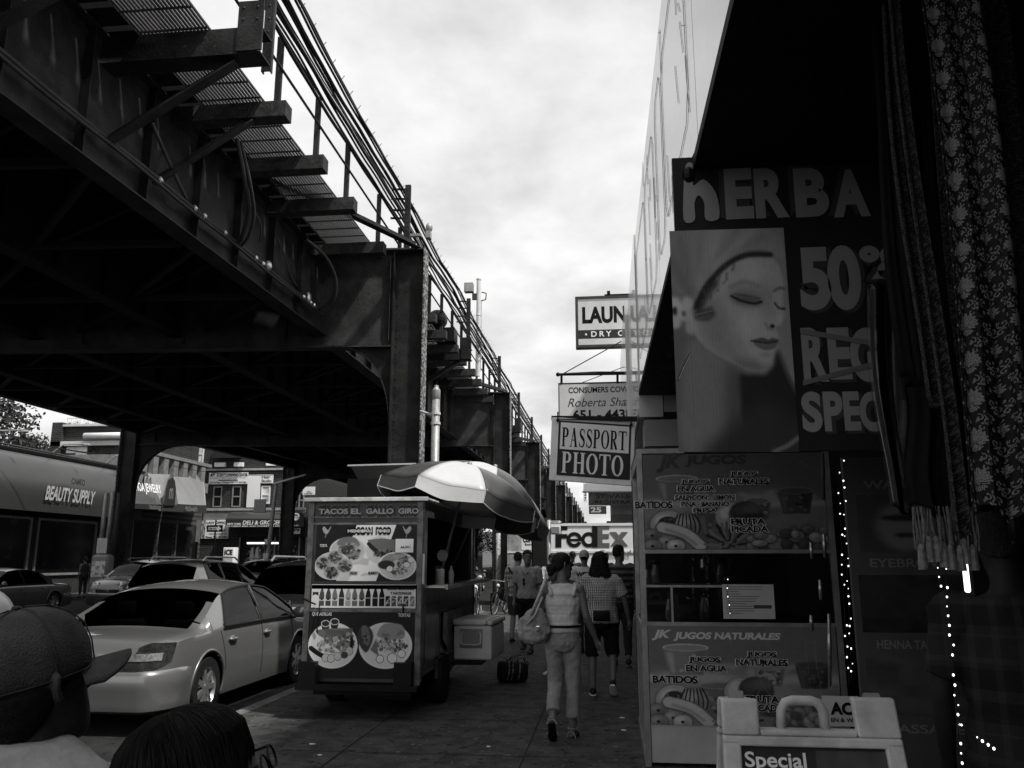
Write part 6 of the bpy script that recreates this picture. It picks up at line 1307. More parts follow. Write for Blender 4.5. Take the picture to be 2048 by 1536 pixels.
t = thing('street_sign', 'plain grey sign backs on a thin pole left of the one way sign', 'sign', (P(393, 1110, Y=49).x, 49, 0)); m = MB(); m.tube([(0, 0, -.1), (0, 0, 3.9)], .04, 6); m.build('post', BLACK, t); MB().box(-.2, .14, -.06, -.04, 2.6, 3.9).build('plate', GREY, t)
t = thing('ice_chest', 'white upright freezer chest labelled ICE outside the brick block', 'freezer', (P(446, 1110, Y=55).x, 55, 0)); w = 23/1656*55; MB().rbox(0, w, 0, .7, 0, 2.35, .03).build('cabinet', WHITE, t, 40)
m = MB(); m.text('ICE', (w*.12, -.004, 1.85), (1, 0, 0), (0, 0, 1), w*.76, .36, .05, lift=.004); m.build('lettering', BLACK, t); MB().box(w*.1, w*.9, -.02, -.002, .3, 1.7).build('door', SIGNG, t)
# stickered drum and pipes at the iron column
t = thing('stickered_box', 'grey cabinet pasted with stickers at the foot of the iron column', 'cabinet', (P(213, 1100, Y=31.3).x, 31.3, 0)); MB().rbox(-.45, .3, -.3, .2, 0, 1.75, .15, 4).build('cabinet', GREY, t, 40)
m = MB(); m.box(-.35, .2, -.32, -.302, .9, 1.5); m.build('poster', G('torn_sticker', .3, .7, v2=.75, scale=8, thr=(.45, .52)), t)
t = thing('column_conduits', 'three upright pipes with pasted stickers on the near iron column', 'pipes', (P(214, 1100, Y=31.75).x, 31.75, 0))
for k in range(3): MB().tube([(-.3+k*.28, 0, 1.7), (-.25+k*.28, 0, 4.2)], .09, 8).build('pipe', GALV if k < 2 else DGREY, t, True)
MB().box(-.38, .05, -.12, -.1, 1.8, 2.4).build('sticker', OFFW, t)
# grey lamp pole at the kerb beside the first bent
t = thing('utility_pole', 'tall grey steel pole with a lantern cap beside the nearest railway column', 'pole', (-3.45, 16.3, 0)); z = P(871, 770, Y=16.3).z; L = Vector(t.location); L.x = P(871, 850, Y=16.3).x; t.location = L
m = MB(); m.tube([(0, 0, -.1), (0, 0, z-.3)], .082, 12); m.build('pole', GALV, t, True); m = MB(); m.lathe([(.075, 0), (.09, .02), (.09, .2), (.07, .22), (.05, .26), (.05, .3), (.01, .31)], (0, 0, z-.31), 12); m.build('cap', GALV, t, 40)
m = MB(); m.lathe([(.088, 0), (.1, .0), (.1, .05), (.088, .05)], (0, 0, z-.62), 12); m.lathe([(.088, 0), (.1, .0), (.1, .05), (.088, .05)], (0, 0, z-.82), 12); m.tube([(-.1, .1, z-.6), (-.42, .5, z-.45)], .03, 6); m.build('clamp', OFFW, t)
# pedestrian signal pole and one-way sign at the corner
t = thing('signal_pole', 'grey corner pole with a walk signal box and one way sign before the delivery truck', 'signal', (P(1098, 1100, Y=24).x, 24, 0)); k = 24/1656
m = MB(); z = P(1098, 1040, Y=24).z; m.tube([(0, 0, 0), (0, 0, z)], .06, 10); m.build('pole', GALV, t, True)
m = MB(); a = P(1102, 1069, Y=24); b = P(1121, 1052, Y=24); L = Vector(t.location); m.rbox(a.x-L.x, b.x-L.x, -.12, .12, a.z, b.z, .02); m.build('signal_box', OFFW, t, 40); m = MB(); m.box(a.x-L.x+.035, b.x-L.x-.035, -.14, -.121, a.z+.035, b.z-.03); m.build('lens', GREY, t)
m = MB(); a = P(1100, 1047.5, Y=24); b = P(1125, 1040, Y=24); m.box(a.x-L.x, b.x-L.x, -.03, -.01, a.z, b.z); m.build('plate', BLACK, t); w = b.x-a.x; h = b.z-a.z; m = MB(); m.prism([(w*.05, h*.2), (w*.72, h*.2), (w*.72, h*.05), (w*.95, h*.5), (w*.72, h*.95), (w*.72, h*.8), (w*.05, h*.8)], (a.x-L.x, -.036, a.z), (1, 0, 0), (0, 0, 1), (0, .003, 0)); m.build('arrow', WHITE, t)
m = MB(); m.text('ONE WAY', (a.x-L.x+w*.1, -.037, a.z+h*.34), (1, 0, 0), (0, 0, 1), w*.58, h*.32, .04, lift=.002); m.build('lettering', BLACK, t)
# dark newsstand cabinet at the kerb corner
q = P(1063, 1100, Y=25.5); q2 = P(1097, 1100, Y=25.5); zt_ = P(1080, 1040, Y=25.5).z; t = thing('newsstand', 'tall black kiosk cabinet at the kerb corner left of the delivery truck', 'kiosk', (q.x, 25.5, 0)); MB().box(0, q2.x-q.x, 0, .9, 0, zt_).build('cabinet', BLACK, t); MB().box(-.03, q2.x-q.x+.03, -.03, .93, zt_, zt_+.06).build('roof', DGREY, t); MB().box(.05, q2.x-q.x-.05, -.012, -.002, .2, zt_-.3).build('door', BLACKR, t)
# litter bin, light column pipes at the second bent
t = thing('column_posts', 'two pale battered guard posts at the foot of the second railway column', 'post', (-3.9, 33.6, 0))
for x in (-.45, .0): MB().tube([(x, 0, -.1), (x, 0, 2.6)], .09, 8).build('post', G('battered_post', .12, .7, v2=.4, scale=12, thr=(.4, .55)), t, True)
# ================================================================ vehicles
def interp(tab, x):
    xs = [a for a, b in tab]; return float(np.interp(x, xs, [b for a, b in tab]))
def smooth_tab(tab):
    """monotone-ish smooth curve through (x, y) points"""
    xs = np.array([a for a, b in tab], float); ys = np.array([b for a, b in tab], float); n = len(xs)
    dl = np.diff(ys)/np.diff(xs); mm = np.zeros(n); mm[0], mm[-1] = dl[0], dl[-1]
    for i in range(1, n-1): mm[i] = 0 if dl[i-1]*dl[i] <= 0 else 2*dl[i-1]*dl[i]/(dl[i-1]+dl[i])
    def f(x):
        i = int(np.clip(np.searchsorted(xs, x)-1, 0, n-2)); h = xs[i+1]-xs[i]; t = min(max((x-xs[i])/h, 0), 1)
        return float((2*t**3-3*t**2+1)*ys[i]+(t**3-2*t**2+t)*h*mm[i]+(-2*t**3+3*t**2)*ys[i+1]+(t**3-t**2)*h*mm[i+1])
    return f
CARGLASS = GLASS('car_glass', alpha=.16, rough=.02)
CARGLASS.node_tree.nodes['Glossy BSDF'].inputs[0].default_value = (.40, .40, .40, 1)
TRIM = G('car_trim', .012, .4, var=.1); SEAT = G('car_seat', .05, .8, var=.3); TYRE = BLACKR
RIM = G('alloy_rim', .5, .25, .8, var=.1); LAMPR = G('tail_lamp_glass', .014, .08, v2=.05, scale=18, spec=.9); LAMPV = G('reversing_lens', .10, .08, v2=.34, scale=30, spec=.9); LAMPW = G('lamp_glass_clear', .5, .08, .3, v2=.85, scale=30, spec=.9)
def paint(name, v, metal=.3, coat=1.0, rough=.32):
    m = G(name, v, rough, metal, var=.03, scale=2, spec=.6); t, b = nodes_of(m); b.inputs['Coat Weight'].default_value = coat; b.inputs['Coat Roughness'].default_value = .04; return m
STY = {
 # x from rear (0) to front (L); top silhouette z, shoulder z, half widths
 'sedan': dict(L=4.80, W=.90, top=[(0, .60), (.03, .79), (.12, .91), (.45, .945), (.82, .975), (1.15, 1.12), (1.62, 1.345), (2.0, 1.42), (2.5, 1.445), (2.95, 1.41), (3.25, 1.30), (3.85, 1.02), (4.2, .97), (4.6, .84), (4.76, .70), (4.80, .55)],
               sh=[(0, .58), (.1, .82), (.6, .885), (1.4, .90), (2.6, .90), (3.6, .88), (4.3, .82), (4.65, .68), (4.8, .52)], cab=(.80, 3.98), side=(1.38, 3.62), roof=(1.70, 3.02), wheels=(1.04, 3.76), rw=.325, pil=(2.46, ), rear=(.86, 1.66), ws=(3.06, 3.90)),
 'suv': dict(L=4.62, W=.92, top=[(0, .70), (.02, .95), (.06, 1.08), (.14, 1.25), (.42, 1.58), (.62, 1.66), (1.3, 1.70), (2.1, 1.69), (2.7, 1.63), (3.0, 1.52), (3.55, 1.13), (3.75, 1.08), (4.3, .98), (4.55, .84), (4.62, .6)],
               sh=[(0, .7), (.08, .98), (.6, 1.04), (2.0, 1.00), (3.2, .97), (4.2, .88), (4.5, .72), (4.62, .56)], cab=(.05, 3.68), side=(.62, 3.40), roof=(.55, 2.80), wheels=(.92, 3.66), rw=.36, pil=(1.42, 2.36), rear=(.08, .46), ws=(2.84, 3.58)),
}
def make_car(name, label, style, pmat, loc, heading, cat='car', seats=True, plate=None, group=None, detail=1, glass=None, emblem=None, trunk_lip=False):
    """heading: direction of travel, degrees clockwise from +Y"""
    S = STY[style]; L_ = S['L']; Wd = S['W']; t = thing(name, label, cat, loc, -R(heading), group)
    ft, fs = smooth_tab(S['top']), smooth_tab(S['sh']); gl = glass or CARGLASS
    def taper(x):      # plan shape: rounded ends
        a = .74+.26*math.sqrt(max(0, 1-max(0, 1-x/.42)**2)) if x < .42 else .70+.30*math.sqrt(max(0, 1-max(0, 1-(L_-x)/.7)**2)) if L_-x < .7 else 1; return a*Wd
    nx = 120 if detail else 70; xs = np.concatenate([.2*np.linspace(0, 1, 12)[:-1]**2, np.linspace(.2, L_-.25, nx), L_-.25*np.linspace(1, 0, 11)[1:]**2])
    arr = []
    NS, NG, NT = 14, 9, 9
    for x in xs:
        w = taper(x); zs = fs(x); zt = max(ft(x), zs+.004); cab = zt-zs; zb = .20+.10*max(0, 1-x/.35)+.10*max(0, 1-(L_-x)/.5)
        row = []
        row.append((w*.80, zb-.02))
        for k in range(NS):      # lower side with a slight belly and crease
            f = k/(NS-1); z = zb+(zs-zb)*f; b = w*(1-.045*(1-f)**2-.035*f**3+.012*math.sin(f*math.pi)); row.append((b, z))
        wsx = row[-1][0]; wt = wsx-.05-.42*max(0, cab-.08)*(1 if cab < .6 else .6/cab); zg = zs+max(0, cab)*(.86 if cab > .2 else .55)
        if cab < .2: wt = wsx-.05-.45*min(cab, .2)
        for k in range(1, NG+1): f = k/NG; row.append((wsx-(wsx-wt)*(f**1.25), zs+(zg-zs)*f))
        for k in range(1, NT+1): f = k/NT; row.append((wt*(1-f), zg+(zt-zg)*(math.sin(f*math.pi/2)**.75)))
        arr.append(row)
    nr = len(arr[0]); m = MB(); g = MB()
    vs = []
    for sgn in (1, -1):
        for x, row in zip(xs, arr):
            for (w, z) in row: vs.append((sgn*w, x, z))
    half = len(xs)*nr; rw = S['rw']; body_f = []; glass_f = {'side': [], 'rear': [], 'ws': []}
    rw2 = rw+.065
    # snap verts near arches
    vs = [list(v) for v in vs]
    for wx in S['wheels']:
        for i, v in enumerate(vs):
            j = i % nr
            if j <= NS and v[2] < rw+rw2+.05:
                d = math.hypot(v[1]-wx, v[2]-rw)
                if abs(d-rw2) < .028 and d > 0: v[1] = wx+(v[1]-wx)*rw2/d; v[2] = rw+(v[2]-rw)*rw2/d
    for s in (0, 1):
        for i in range(len(xs)-1):
            for j in range(nr-1):
                a = s*half+i*nr+j; q = (a, a+nr, a+nr+1, a+1) if s == 0 else (a, a+1, a+nr+1, a+nr)
                cx = sum(vs[k][1] for k in q)/4; cz = sum(vs[k][2] for k in q)/4; cw = abs(sum(vs[k][0] for k in q)/4)
                if j < NS+1 and any(math.hypot(cx-wx, cz-rw) < rw2-.004 for wx in S['wheels']): continue
                kind = None
                if NS+1 <= j < NS+NG and S['side'][0] < cx < S['side'][1]:
                    top = ft(cx); zs = fs(cx); inwin = (cz > zs+.035 and cz < top-.075)
                    if cx < S['side'][0]+(.75 if style == 'sedan' else .25)*(cz-zs): inwin = False
                    for p in S['pil']:
                        if abs(cx-p-.10*(cz-zs)) < .035: inwin = False
                    # slanted ends of the glazing
                    if (top-zs) < .16: inwin = False
                    if inwin: kind = 'side'
                if j >= NS+NG-2 and S['rear'][0] < cx < S['rear'][1] and cw < Wd*.80-.10*(cx-S['rear'][0]) and kind is None and j >= NS+NG: kind = 'rear'
                if j >= NS+NG and S['ws'][0] < cx < S['ws'][1] and cw < Wd*.80-.06 and kind is None: kind = 'ws'
                if kind: glass_f[kind].append((q, s, cx))
                else: body_f.append(q)
    def sub(faces, name_, mat_, par, push=0.0):
        used = sorted({k for f in faces for k in f}); mp = {k: i for i, k in enumerate(used)}; mm = MB(); mm.add([vs[k] for k in used], [tuple(mp[k] for k in f) for f in faces]); return mm.build(name_, mat_, par, 40)
    for e_ in (0, len(xs)-1):   # close the two ends
        for j in range(nr-1):
            q_ = (e_*nr+j, e_*nr+j+1, half+e_*nr+j+1, half+e_*nr+j); body_f.append(q_ if e_ == 0 else q_[::-1])
    sub(body_f, 'body', pmat, t)
    # end caps and underside
    m = MB(); m.box(-Wd*.82, Wd*.82, .25, L_-.3, .17, .2)
    for wx in S['wheels']:
        for sx_ in (-1, 1): m.tube([(sx_*(Wd-.32), wx, rw), (sx_*(Wd-.30), wx, rw)], rw2+.01, 20)
    m.build('underbody', BLACK, t)
    m = MB()
    for wx in S['wheels']:
        for sx_ in (-1, 1): m.tube([(sx_*(Wd-.30), wx, rw), (sx_*(Wd-.035), wx, rw)], rw2+.002, 24, cap=False)
    m.build('wheel_well', BLACK, t)
    for key, nm in (('rear', 'rear_window'), ('ws', 'windscreen')):
        if glass_f[key]: sub([q for q, s, c in glass_f[key]], nm, gl, t)
    cuts = [S['side'][0]-.1]+list(S['pil'])+[S['side'][1]+.3]
    for s in (0, 1):
        for a, b in zip(cuts[:-1], cuts[1:]):
            fsx = [q for q, ss, c in glass_f['side'] if ss == s and a < c-.05 <= b]
            if fsx: sub(fsx, 'side_window', gl, t)
    # black surround strips along each side's glazing, and painted lips round the wheel openings
    m = MB()
    def side_pt(sgn, x, z, push=.004):
        zs_ = fs(x); zt_ = max(ft(x), zs_+.004); cb_ = zt_-zs_; ws_ = taper(x)*(1-.035); wt_ = ws_-.05-.42*max(0, cb_-.08)*(1 if cb_ < .6 else .6/cb_); zg_ = zs_+cb_*.86; f_ = min(1, max(0, (z-zs_)/(zg_-zs_))); return (sgn*(ws_-(ws_-wt_)*f_**1.25+push), x, z)
    sl_ = .75 if style == 'sedan' else .25
    for sgn in (1, -1):
        bot = []; x_ = S['side'][0]
        top_ = [x for x in np.linspace(S['side'][0], S['side'][1], 60) if ft(x)-fs(x) > .17 and x > S['side'][0]+sl_*(ft(x)-.075-fs(x))]
        if len(top_) > 3:
            loop = [side_pt(sgn, x, ft(x)-.078) for x in top_]; xa, xb = top_[0], top_[-1]
            end_ = [side_pt(sgn, xb+(S['side'][1]-xb)*k/5*.6, max(fs(xb)+.04, (ft(xb+(S['side'][1]-xb)*k/5*.6)-.078))) for k in range(1, 6)]
            bt_ = [side_pt(sgn, x, fs(x)+.036) for x in np.linspace(xb+(S['side'][1]-xb)*.6, S['side'][0]+.03, 20)]
            up_ = [side_pt(sgn, S['side'][0]+.03+(xa-S['side'][0]-.03)*k/5, fs(xa)+.036+(ft(xa)-.078-fs(xa)-.036)*k/5) for k in range(1, 5)]
            m.tube(loop+end_+bt_+up_, .016, 6, closed=True)
            for p_ in S['pil']: m.tube([side_pt(sgn, p_+.10*(z-fs(p_)), z, .006) for z in np.linspace(fs(p_)+.03, ft(p_)-.08, 6)], .022, 6)
    m.build('window_surround', TRIM, t)
    m = MB()
    for wx in S['wheels']:
        for sgn in (1, -1):
            pts = []
            for a in np.linspace(-.35, math.pi+.35, 26):
                x, z = wx+rw2*math.cos(a), rw+rw2*math.sin(a); fr = min(1, max(0, (z-.2)/(fs(x)-.2))); pts.append((sgn*(taper(x)*(1-.045*(1-fr)**2-.035*fr**3+.012*math.sin(fr*math.pi))-.004), x, z))
            m.tube(pts, .017, 6)
    m.build('arch_lip', pmat, t, True)
    m = MB()
    for sgn in (1, -1):
        pts = []
        for x in np.linspace(S['side'][0], S['side'][1], 24): w = taper(x); zs = fs(x); pts.append((sgn*(w*(1-.035)+.003), x, zs+.012))
        m.tube(pts, .010, 4)
    m.build('window_trim', TRIM, t)
    # wheels
    w = thing('wheel', None, None, (Wd-.12, S['wheels'][0], rw)); w.parent = t
    MB().lathe([(rw*.62, -.10), (rw*.95, -.10), (rw, -.07), (rw, .07), (rw*.96, .10), (rw*.66, .10)], n=30, axis='X', cap=False).build('tyre', TYRE, w, 40)
    r_ = MB(); r_.lathe([(rw*.60, .06), (rw*.66, .098), (rw*.69, .095), (rw*.66, .02), (rw*.6, -.05)], n=30, axis='X', cap=False); r_.lathe([(.01, .095), (.045, .09), (.06, .07), (.06, .0)], n=14, axis='X')
    for k in range(7): a = 2*math.pi*k/7; c, s_ = math.cos(a), math.sin(a); r_.beam((.075, .045*c, .045*s_), (.075, rw*.63*c, rw*.63*s_), .055, .03, up=(1, 0, 0))
    r_.build('rim', RIM, w, 40); MB().lathe([(.01, .0), (rw*.6, 0)], n=20, axis='X').build('brake_disc', BLACK, w)
    for sx_, wx in ((1, S['wheels'][1]), (-1, S['wheels'][0]), (-1, S['wheels'][1])):
        c = copy_tree(w, t); c.location = (sx_*(Wd-.12), wx, rw)
        if sx_ < 0: c.rotation_euler = (0, 0, math.pi)
    # mirrors, handles, creases, lamps, plates
    xm = S['ws'][1]-.38
    for sgn in (1, -1):
        m = MB(); m.ell((sgn*(Wd+.07), xm, fs(xm)+.09), .105, .06, .075, 12, 8); m.box(min(sgn*(Wd-.06), sgn*(Wd+.03)), max(sgn*(Wd-.06), sgn*(Wd+.03)), xm-.03, xm+.03, fs(xm)+.02, fs(xm)+.07); m.build('mirror', pmat, t, True)
        for xh in ((S['pil'][-1]+.18, S['pil'][-1]-.92) if style == 'suv' else (S['pil'][0]+.14, S['pil'][0]-.86)):
            m = MB(); z = fs(xh)-.11; X = sgn*(taper(xh)*.985+.006); m.tube([(X, xh-.11, z), (X+sgn*.028, xh-.08, z), (X+sgn*.03, xh+.05, z), (X, xh+.09, z)], .015, 6); m.ell((X-sgn*.004, xh-.01, z), .012, .07, .035, 10, 6); m.build('door_handle', pmat, t, True)
        m = MB()   # door gaps
        for xd in ((S['pil'][-1]+.02, S['pil'][-1]-1.05, S['pil'][-1]+1.05)):
            pts = []
            for z in np.linspace(.30, fs(xd)-.0, 12):
                f = (z-.25)/(fs(xd)-.25); f = min(max(f, 0), 1); zb_ = .20; fr = (z-zb_)/(fs(xd)-zb_); b = taper(xd)*(1-.045*(1-fr)**2-.035*fr**3+.012*math.sin(fr*math.pi)); off = (.22*(f-.55)*(1 if f > .4 else .4) if xd < S['pil'][-1]-.5 else .03*f); pts.append((sgn*(b+.0012), xd-off, z))
            m.tube(pts, .0042, 4)
        m.build('door_gap', TRIM, t)
        if detail and style == 'sedan':
            m = MB(); m.beam((sgn*(Wd*.985), 1.42, .56), (sgn*(Wd*.99), 3.3, .56), .018, .055); m.build('side_moulding', pmat, t)
        # tail lamps
        z0_, z1_ = (.585, .885) if style == 'sedan' else (.86, 1.12); g_ = []
        def surf(p, z, push=.008):   # p: 0 = inner edge on the rear face, 1 = along the side
            inner = .60-.16*(z1_-z)/(z1_-z0_); wid = taper(0)
            if p < .5: a = (inner+(wid/Wd-inner)*p/.5)*Wd; d = 0; return (sgn*a, d-push, z)
            d = .34*((p-.5)/.5)**1.5*(.55+.45*(z-z0_)/(z1_-z0_)); zs_ = fs(d); fr = max(0, min(1, (z-.3)/max(.05, zs_-.3))); return (sgn*(taper(d)*(1-.035*fr**3)+push*.8), d-push*.6, z)
        for k in range(15):
            p = k/14; lo = z0_+.10*p**3*(1 if style == 'sedan' else .4); ub = min(1, max(0, (p-.30)/.35)); ub = ub*ub*(3-2*ub); hi = (ft(.03)-.015)*(1-ub)+(z1_-.05*max(0, p-.65))*ub
            g_.append([surf(p, lo+(hi-lo)*j/6) for j in range(7)])
        m = MB(); m.grid(g_); m.build('tail_lamp', LAMPR, t, True)
        m = MB(); m.grid([[surf(.22+.6*a_/8, z0_+(z1_-z0_)*(.42+.24*b_/3), .014) for b_ in range(4)] for a_ in range(9)]); m.build('reversing_lamp', LAMPV, t, True)
        # headlamps
        m = MB(); hz = fs(L_-.35)-.03; g2 = []
        for k in range(7):
            f = k/6; yy = L_-.03-.42*f**1.5-.0; xw = (.52+.48*f)*taper(min(yy, L_-.02)); g2.append([(sgn*(xw*(1-.01*j)+.012), yy+.012-.03*j*(1-f), hz-.13+.055*j) for j in range(5)])
        m.grid(g2); o_ = m.build('head_lamp', LAMPW, t, True); sd = o_.modifiers.new('s', 'SOLIDIFY'); sd.thickness = .02; sd.offset = 0
    m = MB(); m.rbox(-.17, .17, -.03, -.012, .66 if style == 'sedan' else .78, .80 if style == 'sedan' else .92, .006); pl = m.build('number_plate', SIGNG, t)
    if plate: mm = MB(); mm.text(plate, (-.14, -.032, .69 if style == 'sedan' else .81), (1, 0, 0), (0, 0, 1), .28, .08, .03, lift=.002); mm.build('lettering', BLACK, pl)
    m = MB(); m.rbox(-.17, .17, L_+.004, L_+.02, .44, .56, .006); m.build('number_plate', SIGNG, t)
    # bumpers: soft protruding shelves
    m = MB()
    for rear in (True, False):
        rng_ = [.62*(1-k/12)**1.6 if k < 12 else 0 for k in range(13)]; X_r = lambda d: d if rear else L_-d
        half_ = [(taper(X_r(d)), d) for d in rng_]; mid = [(half_[-1][0]*f, 0) for f in (.66, .33, 0, -.33, -.66)]
        path = half_+mid+[(-a, d) for a, d in half_[::-1]]; ring = []; zt_ = .60 if rear else .56
        for k, (a, d) in enumerate(path):
            p0, p1 = path[max(0, k-1)], path[min(len(path)-1, k+1)]; tx, ty = p1[0]-p0[0], p1[1]-p0[1]; n_ = math.hypot(tx, ty) or 1; nx_, ny_ = -ty/n_, tx/n_
            if nx_*a+ny_*(d-1) < 0: nx_, ny_ = -nx_, -ny_
            edge_ = min(1, min(k, len(path)-1-k)/3); row = []
            for z, o_ in ((zt_+.02, -.012), (zt_, .016), (zt_-.03, .030), (zt_-.13, .040), (zt_-.17, .028), (zt_-.30, .024), (zt_-.36, .010), (zt_-.385, -.05)): row.append((a+nx_*o_*edge_+nx_*.004, X_r(d+(ny_*o_*edge_+ny_*.004)), z-.02*(1-edge_)))
            ring.append(row)
        MB().grid(ring).build('bumper', pmat, t, 35)
    m = MB(); m.rbox(-.42, .42, L_-.01, L_+.022, .58, .68, .02); m.build('grille', BLACK, t); m = MB(); 
    for z in (.60, .635, .67): m.box(-.4, .4, L_+.02, L_+.03, z, z+.01)
    m.build('grille_bar', CHROME, t)
    if emblem:
        m = MB(); zz_ = emblem[1]; yv = -.02 if emblem[2] == 'rear' else L_+.035
        if emblem[0] == 'H': m.beam((-.05, yv, zz_-.04), (-.035, yv, zz_+.04), .012, .018, up=(0, 1, 0)); m.beam((.05, yv, zz_-.04), (.035, yv, zz_+.04), .012, .018, up=(0, 1, 0)); m.box(-.04, .04, yv-.006, yv+.006, zz_-.006, zz_+.006)
        else: m.tube([(.06*math.cos(a), yv, zz_+.05*math.sin(a)) for a in np.linspace(0, 6.283, 17)[:-1]], .008, 5, closed=True); m.box(-.075, .075, yv-.008, yv+.008, zz_-.012, zz_+.012)
        m.build('emblem', CHROME, t)
    if seats:
        for (sx_, sy) in ((-.36, 1.45), (.36, 1.45), (-.36, 2.35), (.36, 2.35)):
            m = MB(); m.rbox(sx_-.23, sx_+.23, sy-.10, sy+.06, .55, 1.02 if style == 'sedan' else 1.12, .05); m.rbox(sx_-.12, sx_+.12, sy-.09, sy+.0, 1.04 if style == 'sedan' else 1.14, 1.22 if style == 'sedan' else 1.34, .04); m.rbox(sx_-.24, sx_+.24, sy+.0, sy+.5, .40, .58, .05); m.build('seat', SEAT, t, 50)
        m = MB(); m.box(-.7, .7, S['ws'][1]-.75, S['ws'][1]-.3, .7, .95); m.box(-.72, .72, .75 if style == 'sedan' else .1, 1.4, .6, .93 if style == 'sedan' else .9); m.build('dashboard', BLACK, t)
        m = MB(); m.tube([(-.36+.18*math.cos(a), S['ws'][1]-.85-.05*math.sin(a), .98+.17*math.sin(a)) for a in np.linspace(0, 6.283, 17)[:-1]], .014, 5, closed=True); m.build('steering_wheel', BLACK, t)
    if style == 'suv':
        for sgn in (1, -1): m = MB(); m.tube([(sgn*.62, .7, 1.66), (sgn*.62, .85, 1.745), (sgn*.62, 2.3, 1.735), (sgn*.62, 2.5, 1.66)], .02, 6); m.build('roof_rail', GALV, t)
    return t
SILVER = paint('silver_car_paint', .19, .45); DARKC = paint('dark_car_paint', .045, .2); BLACKC = paint('black_car_paint', .008, 0); MIDC = paint('grey_car_paint', .13, .4); WHITEC = paint('white_car_paint', .60, 0); PALE = paint('pale_car_paint', .42, .4)
GZ = -.12
make_car('parked_car', 'silver four door saloon parked at the kerb left of the taco cart', 'sedan', SILVER, (-5.27, 8.08, GZ), 0)
make_car('parked_car', 'black hatchback with rear plate parked ahead of the silver saloon', 'suv', BLACKC, (-5.25, 13.6, GZ), 0, plate='GVC-8222', emblem=('H', .99, 'rear'))
make_car('moving_car', 'grey sport utility car with roof rails driving away beside the silver saloon', 'suv', MIDC, (-9.45, 17.0, GZ), 0, emblem=('N', .98, 'rear'))
make_car('queued_car', 'dark saloon at the far left edge waiting in the oncoming lane', 'sedan', DARKC, (-18.6, 26.7, GZ), 180)
make_car('queued_car', 'dark utility car with a bright windscreen and chrome grille facing us at left', 'suv', paint('deep_grey_paint', .10, .3), (-17.0, 32.0, GZ), 180, emblem=('H', .66, 'front'))
make_car('moving_car', 'black utility car further ahead of the grey sport utility car', 'suv', BLACKC, (-15.6, 36.0, GZ), 0)
make_car('turning_car', 'pale silver saloon turning toward us in front of the deli', 'sedan', PALE, (-21.0, 54.6, GZ), 207)
make_car('parked_car', 'black saloon parked at the kerb just beyond the taco cart', 'sedan', BLACKC, (-5.4, 21.0, GZ), 0, seats=False)
make_car('parked_car', 'white saloon parked beyond the bicycles under the railway', 'sedan', WHITEC, (-6.2, 31.0, GZ), 0, seats=False)
make_car('parked_car', 'grey utility car far along the kerb beyond the white saloon', 'suv', MIDC, (-7.6, 42.0, GZ), 0, seats=False)
def van(name, label, loc, heading, L_, W_, H_, mat_, cat='van'):
    t = thing(name, label, cat, loc, -R(heading)); w = W_/2
    prof = [(0, .35), (0, H_-.1), (.1, H_), (L_*.62, H_), (L_*.78, H_*.62), (L_*.97, H_*.50), (L_, .5), (L_, .35)]
    m = MB(); m.prism(prof, (-w, 0, 0), (0, 1, 0), (0, 0, 1), (W_, 0, 0)); bevel(normals_out(m.build('body', mat_, t)), .08, 3)
    m = MB()
    m.add([(-w*.85, L_*.63+.05, H_-.08), (w*.85, L_*.63+.05, H_-.08), (w*.9, L_*.78+.03, H_*.64), (-w*.9, L_*.78+.03, H_*.64)], [(0, 1, 2, 3)]); m.build('windscreen', WIN, t)
    m = MB()
    for s in (1, -1): m.prism([(L_*.48, H_*.62), (L_*.74, H_*.62), (L_*.62, H_*.92), (L_*.48, H_*.92)], (s*(w+.004), 0, 0), (0, 1, 0), (0, 0, 1), (s*.004, 0, 0))
    m.build('side_window', WIN, t); MB().box(-w*.8, w*.8, -.012, -.002, H_*.6, H_*.88).build('rear_window', WIN, t)
    for x in (-w+.1, w-.1):
        for y in (L_*.18, L_*.80): MB().lathe([(.2, -.1), (.34, -.1), (.35, 0), (.34, .1), (.2, .1)], (x, y, .35), 18, 'X').build('wheel', TYRE, t, 40)
    return t
q = P(367, 1075, Y=52); van('delivery_van', 'white van behind the grey sport utility car in the side street', (q.x, 50, GZ), 180, 4.6, 1.9, 2.15, WHITE)
# delivery truck crossing at the corner
TY = 29.6; a = P(1098, 1052, Y=TY); b = P(1258, 1043, Y=TY); TW = 7.4; t = thing('delivery_truck', 'white FedEx Ground delivery truck crossing at the end of the pavement', 'truck', (a.x-.02, TY, -.116)); TZ = a.z+.116
m = MB(); m.box(0, TW, 0, 2.4, .75, TZ+.06); bevel(m.build('cargo_box', G('truck_white', .80, .4, var=.04, scale=1.5), t), .03); m = MB(); m.box(-.02, TW+.02, -.03, .0, TZ-.0, TZ+.09); zk = P(1098, 1103, Y=TY).z+.116; m.box(0, TW, -.03, -.003, zk-.05, zk+.03); m.build('trim_rail', WHITE, t)
m = MB(); m.rbox(TW+.02, TW+1.9, .1, 2.3, .5, 2.3, .12, 3); m.build('cab', G('truck_white', .8), t, 50); m = MB(); m.box(TW+.5, TW+1.5, .085, .098, 1.35, 2.05); m.build('cab_window', WIN, t); m = MB(); m.box(0, TW+1.6, .3, 2.1, .5, .74); m.build('chassis', BLACK, t)
for x in (1.2, 6.0, TW+1.2):
    for y in (.2, 2.2): MB().lathe([(.2, -.14), (.42, -.14), (.44, 0), (.42, .14), (.2, .14)], (x, y, .44), 20, 'Y').build('wheel', TYRE, t, 40)
def tp(x, y): q_ = P(x, y, Y=TY); return Vector((q_.x-a.x+.02, -.012, q_.z+.116))
FD = G('logo_dark', .012, .5, var=.05); FO = G('logo_mid_grey', .12, .5, var=.05)
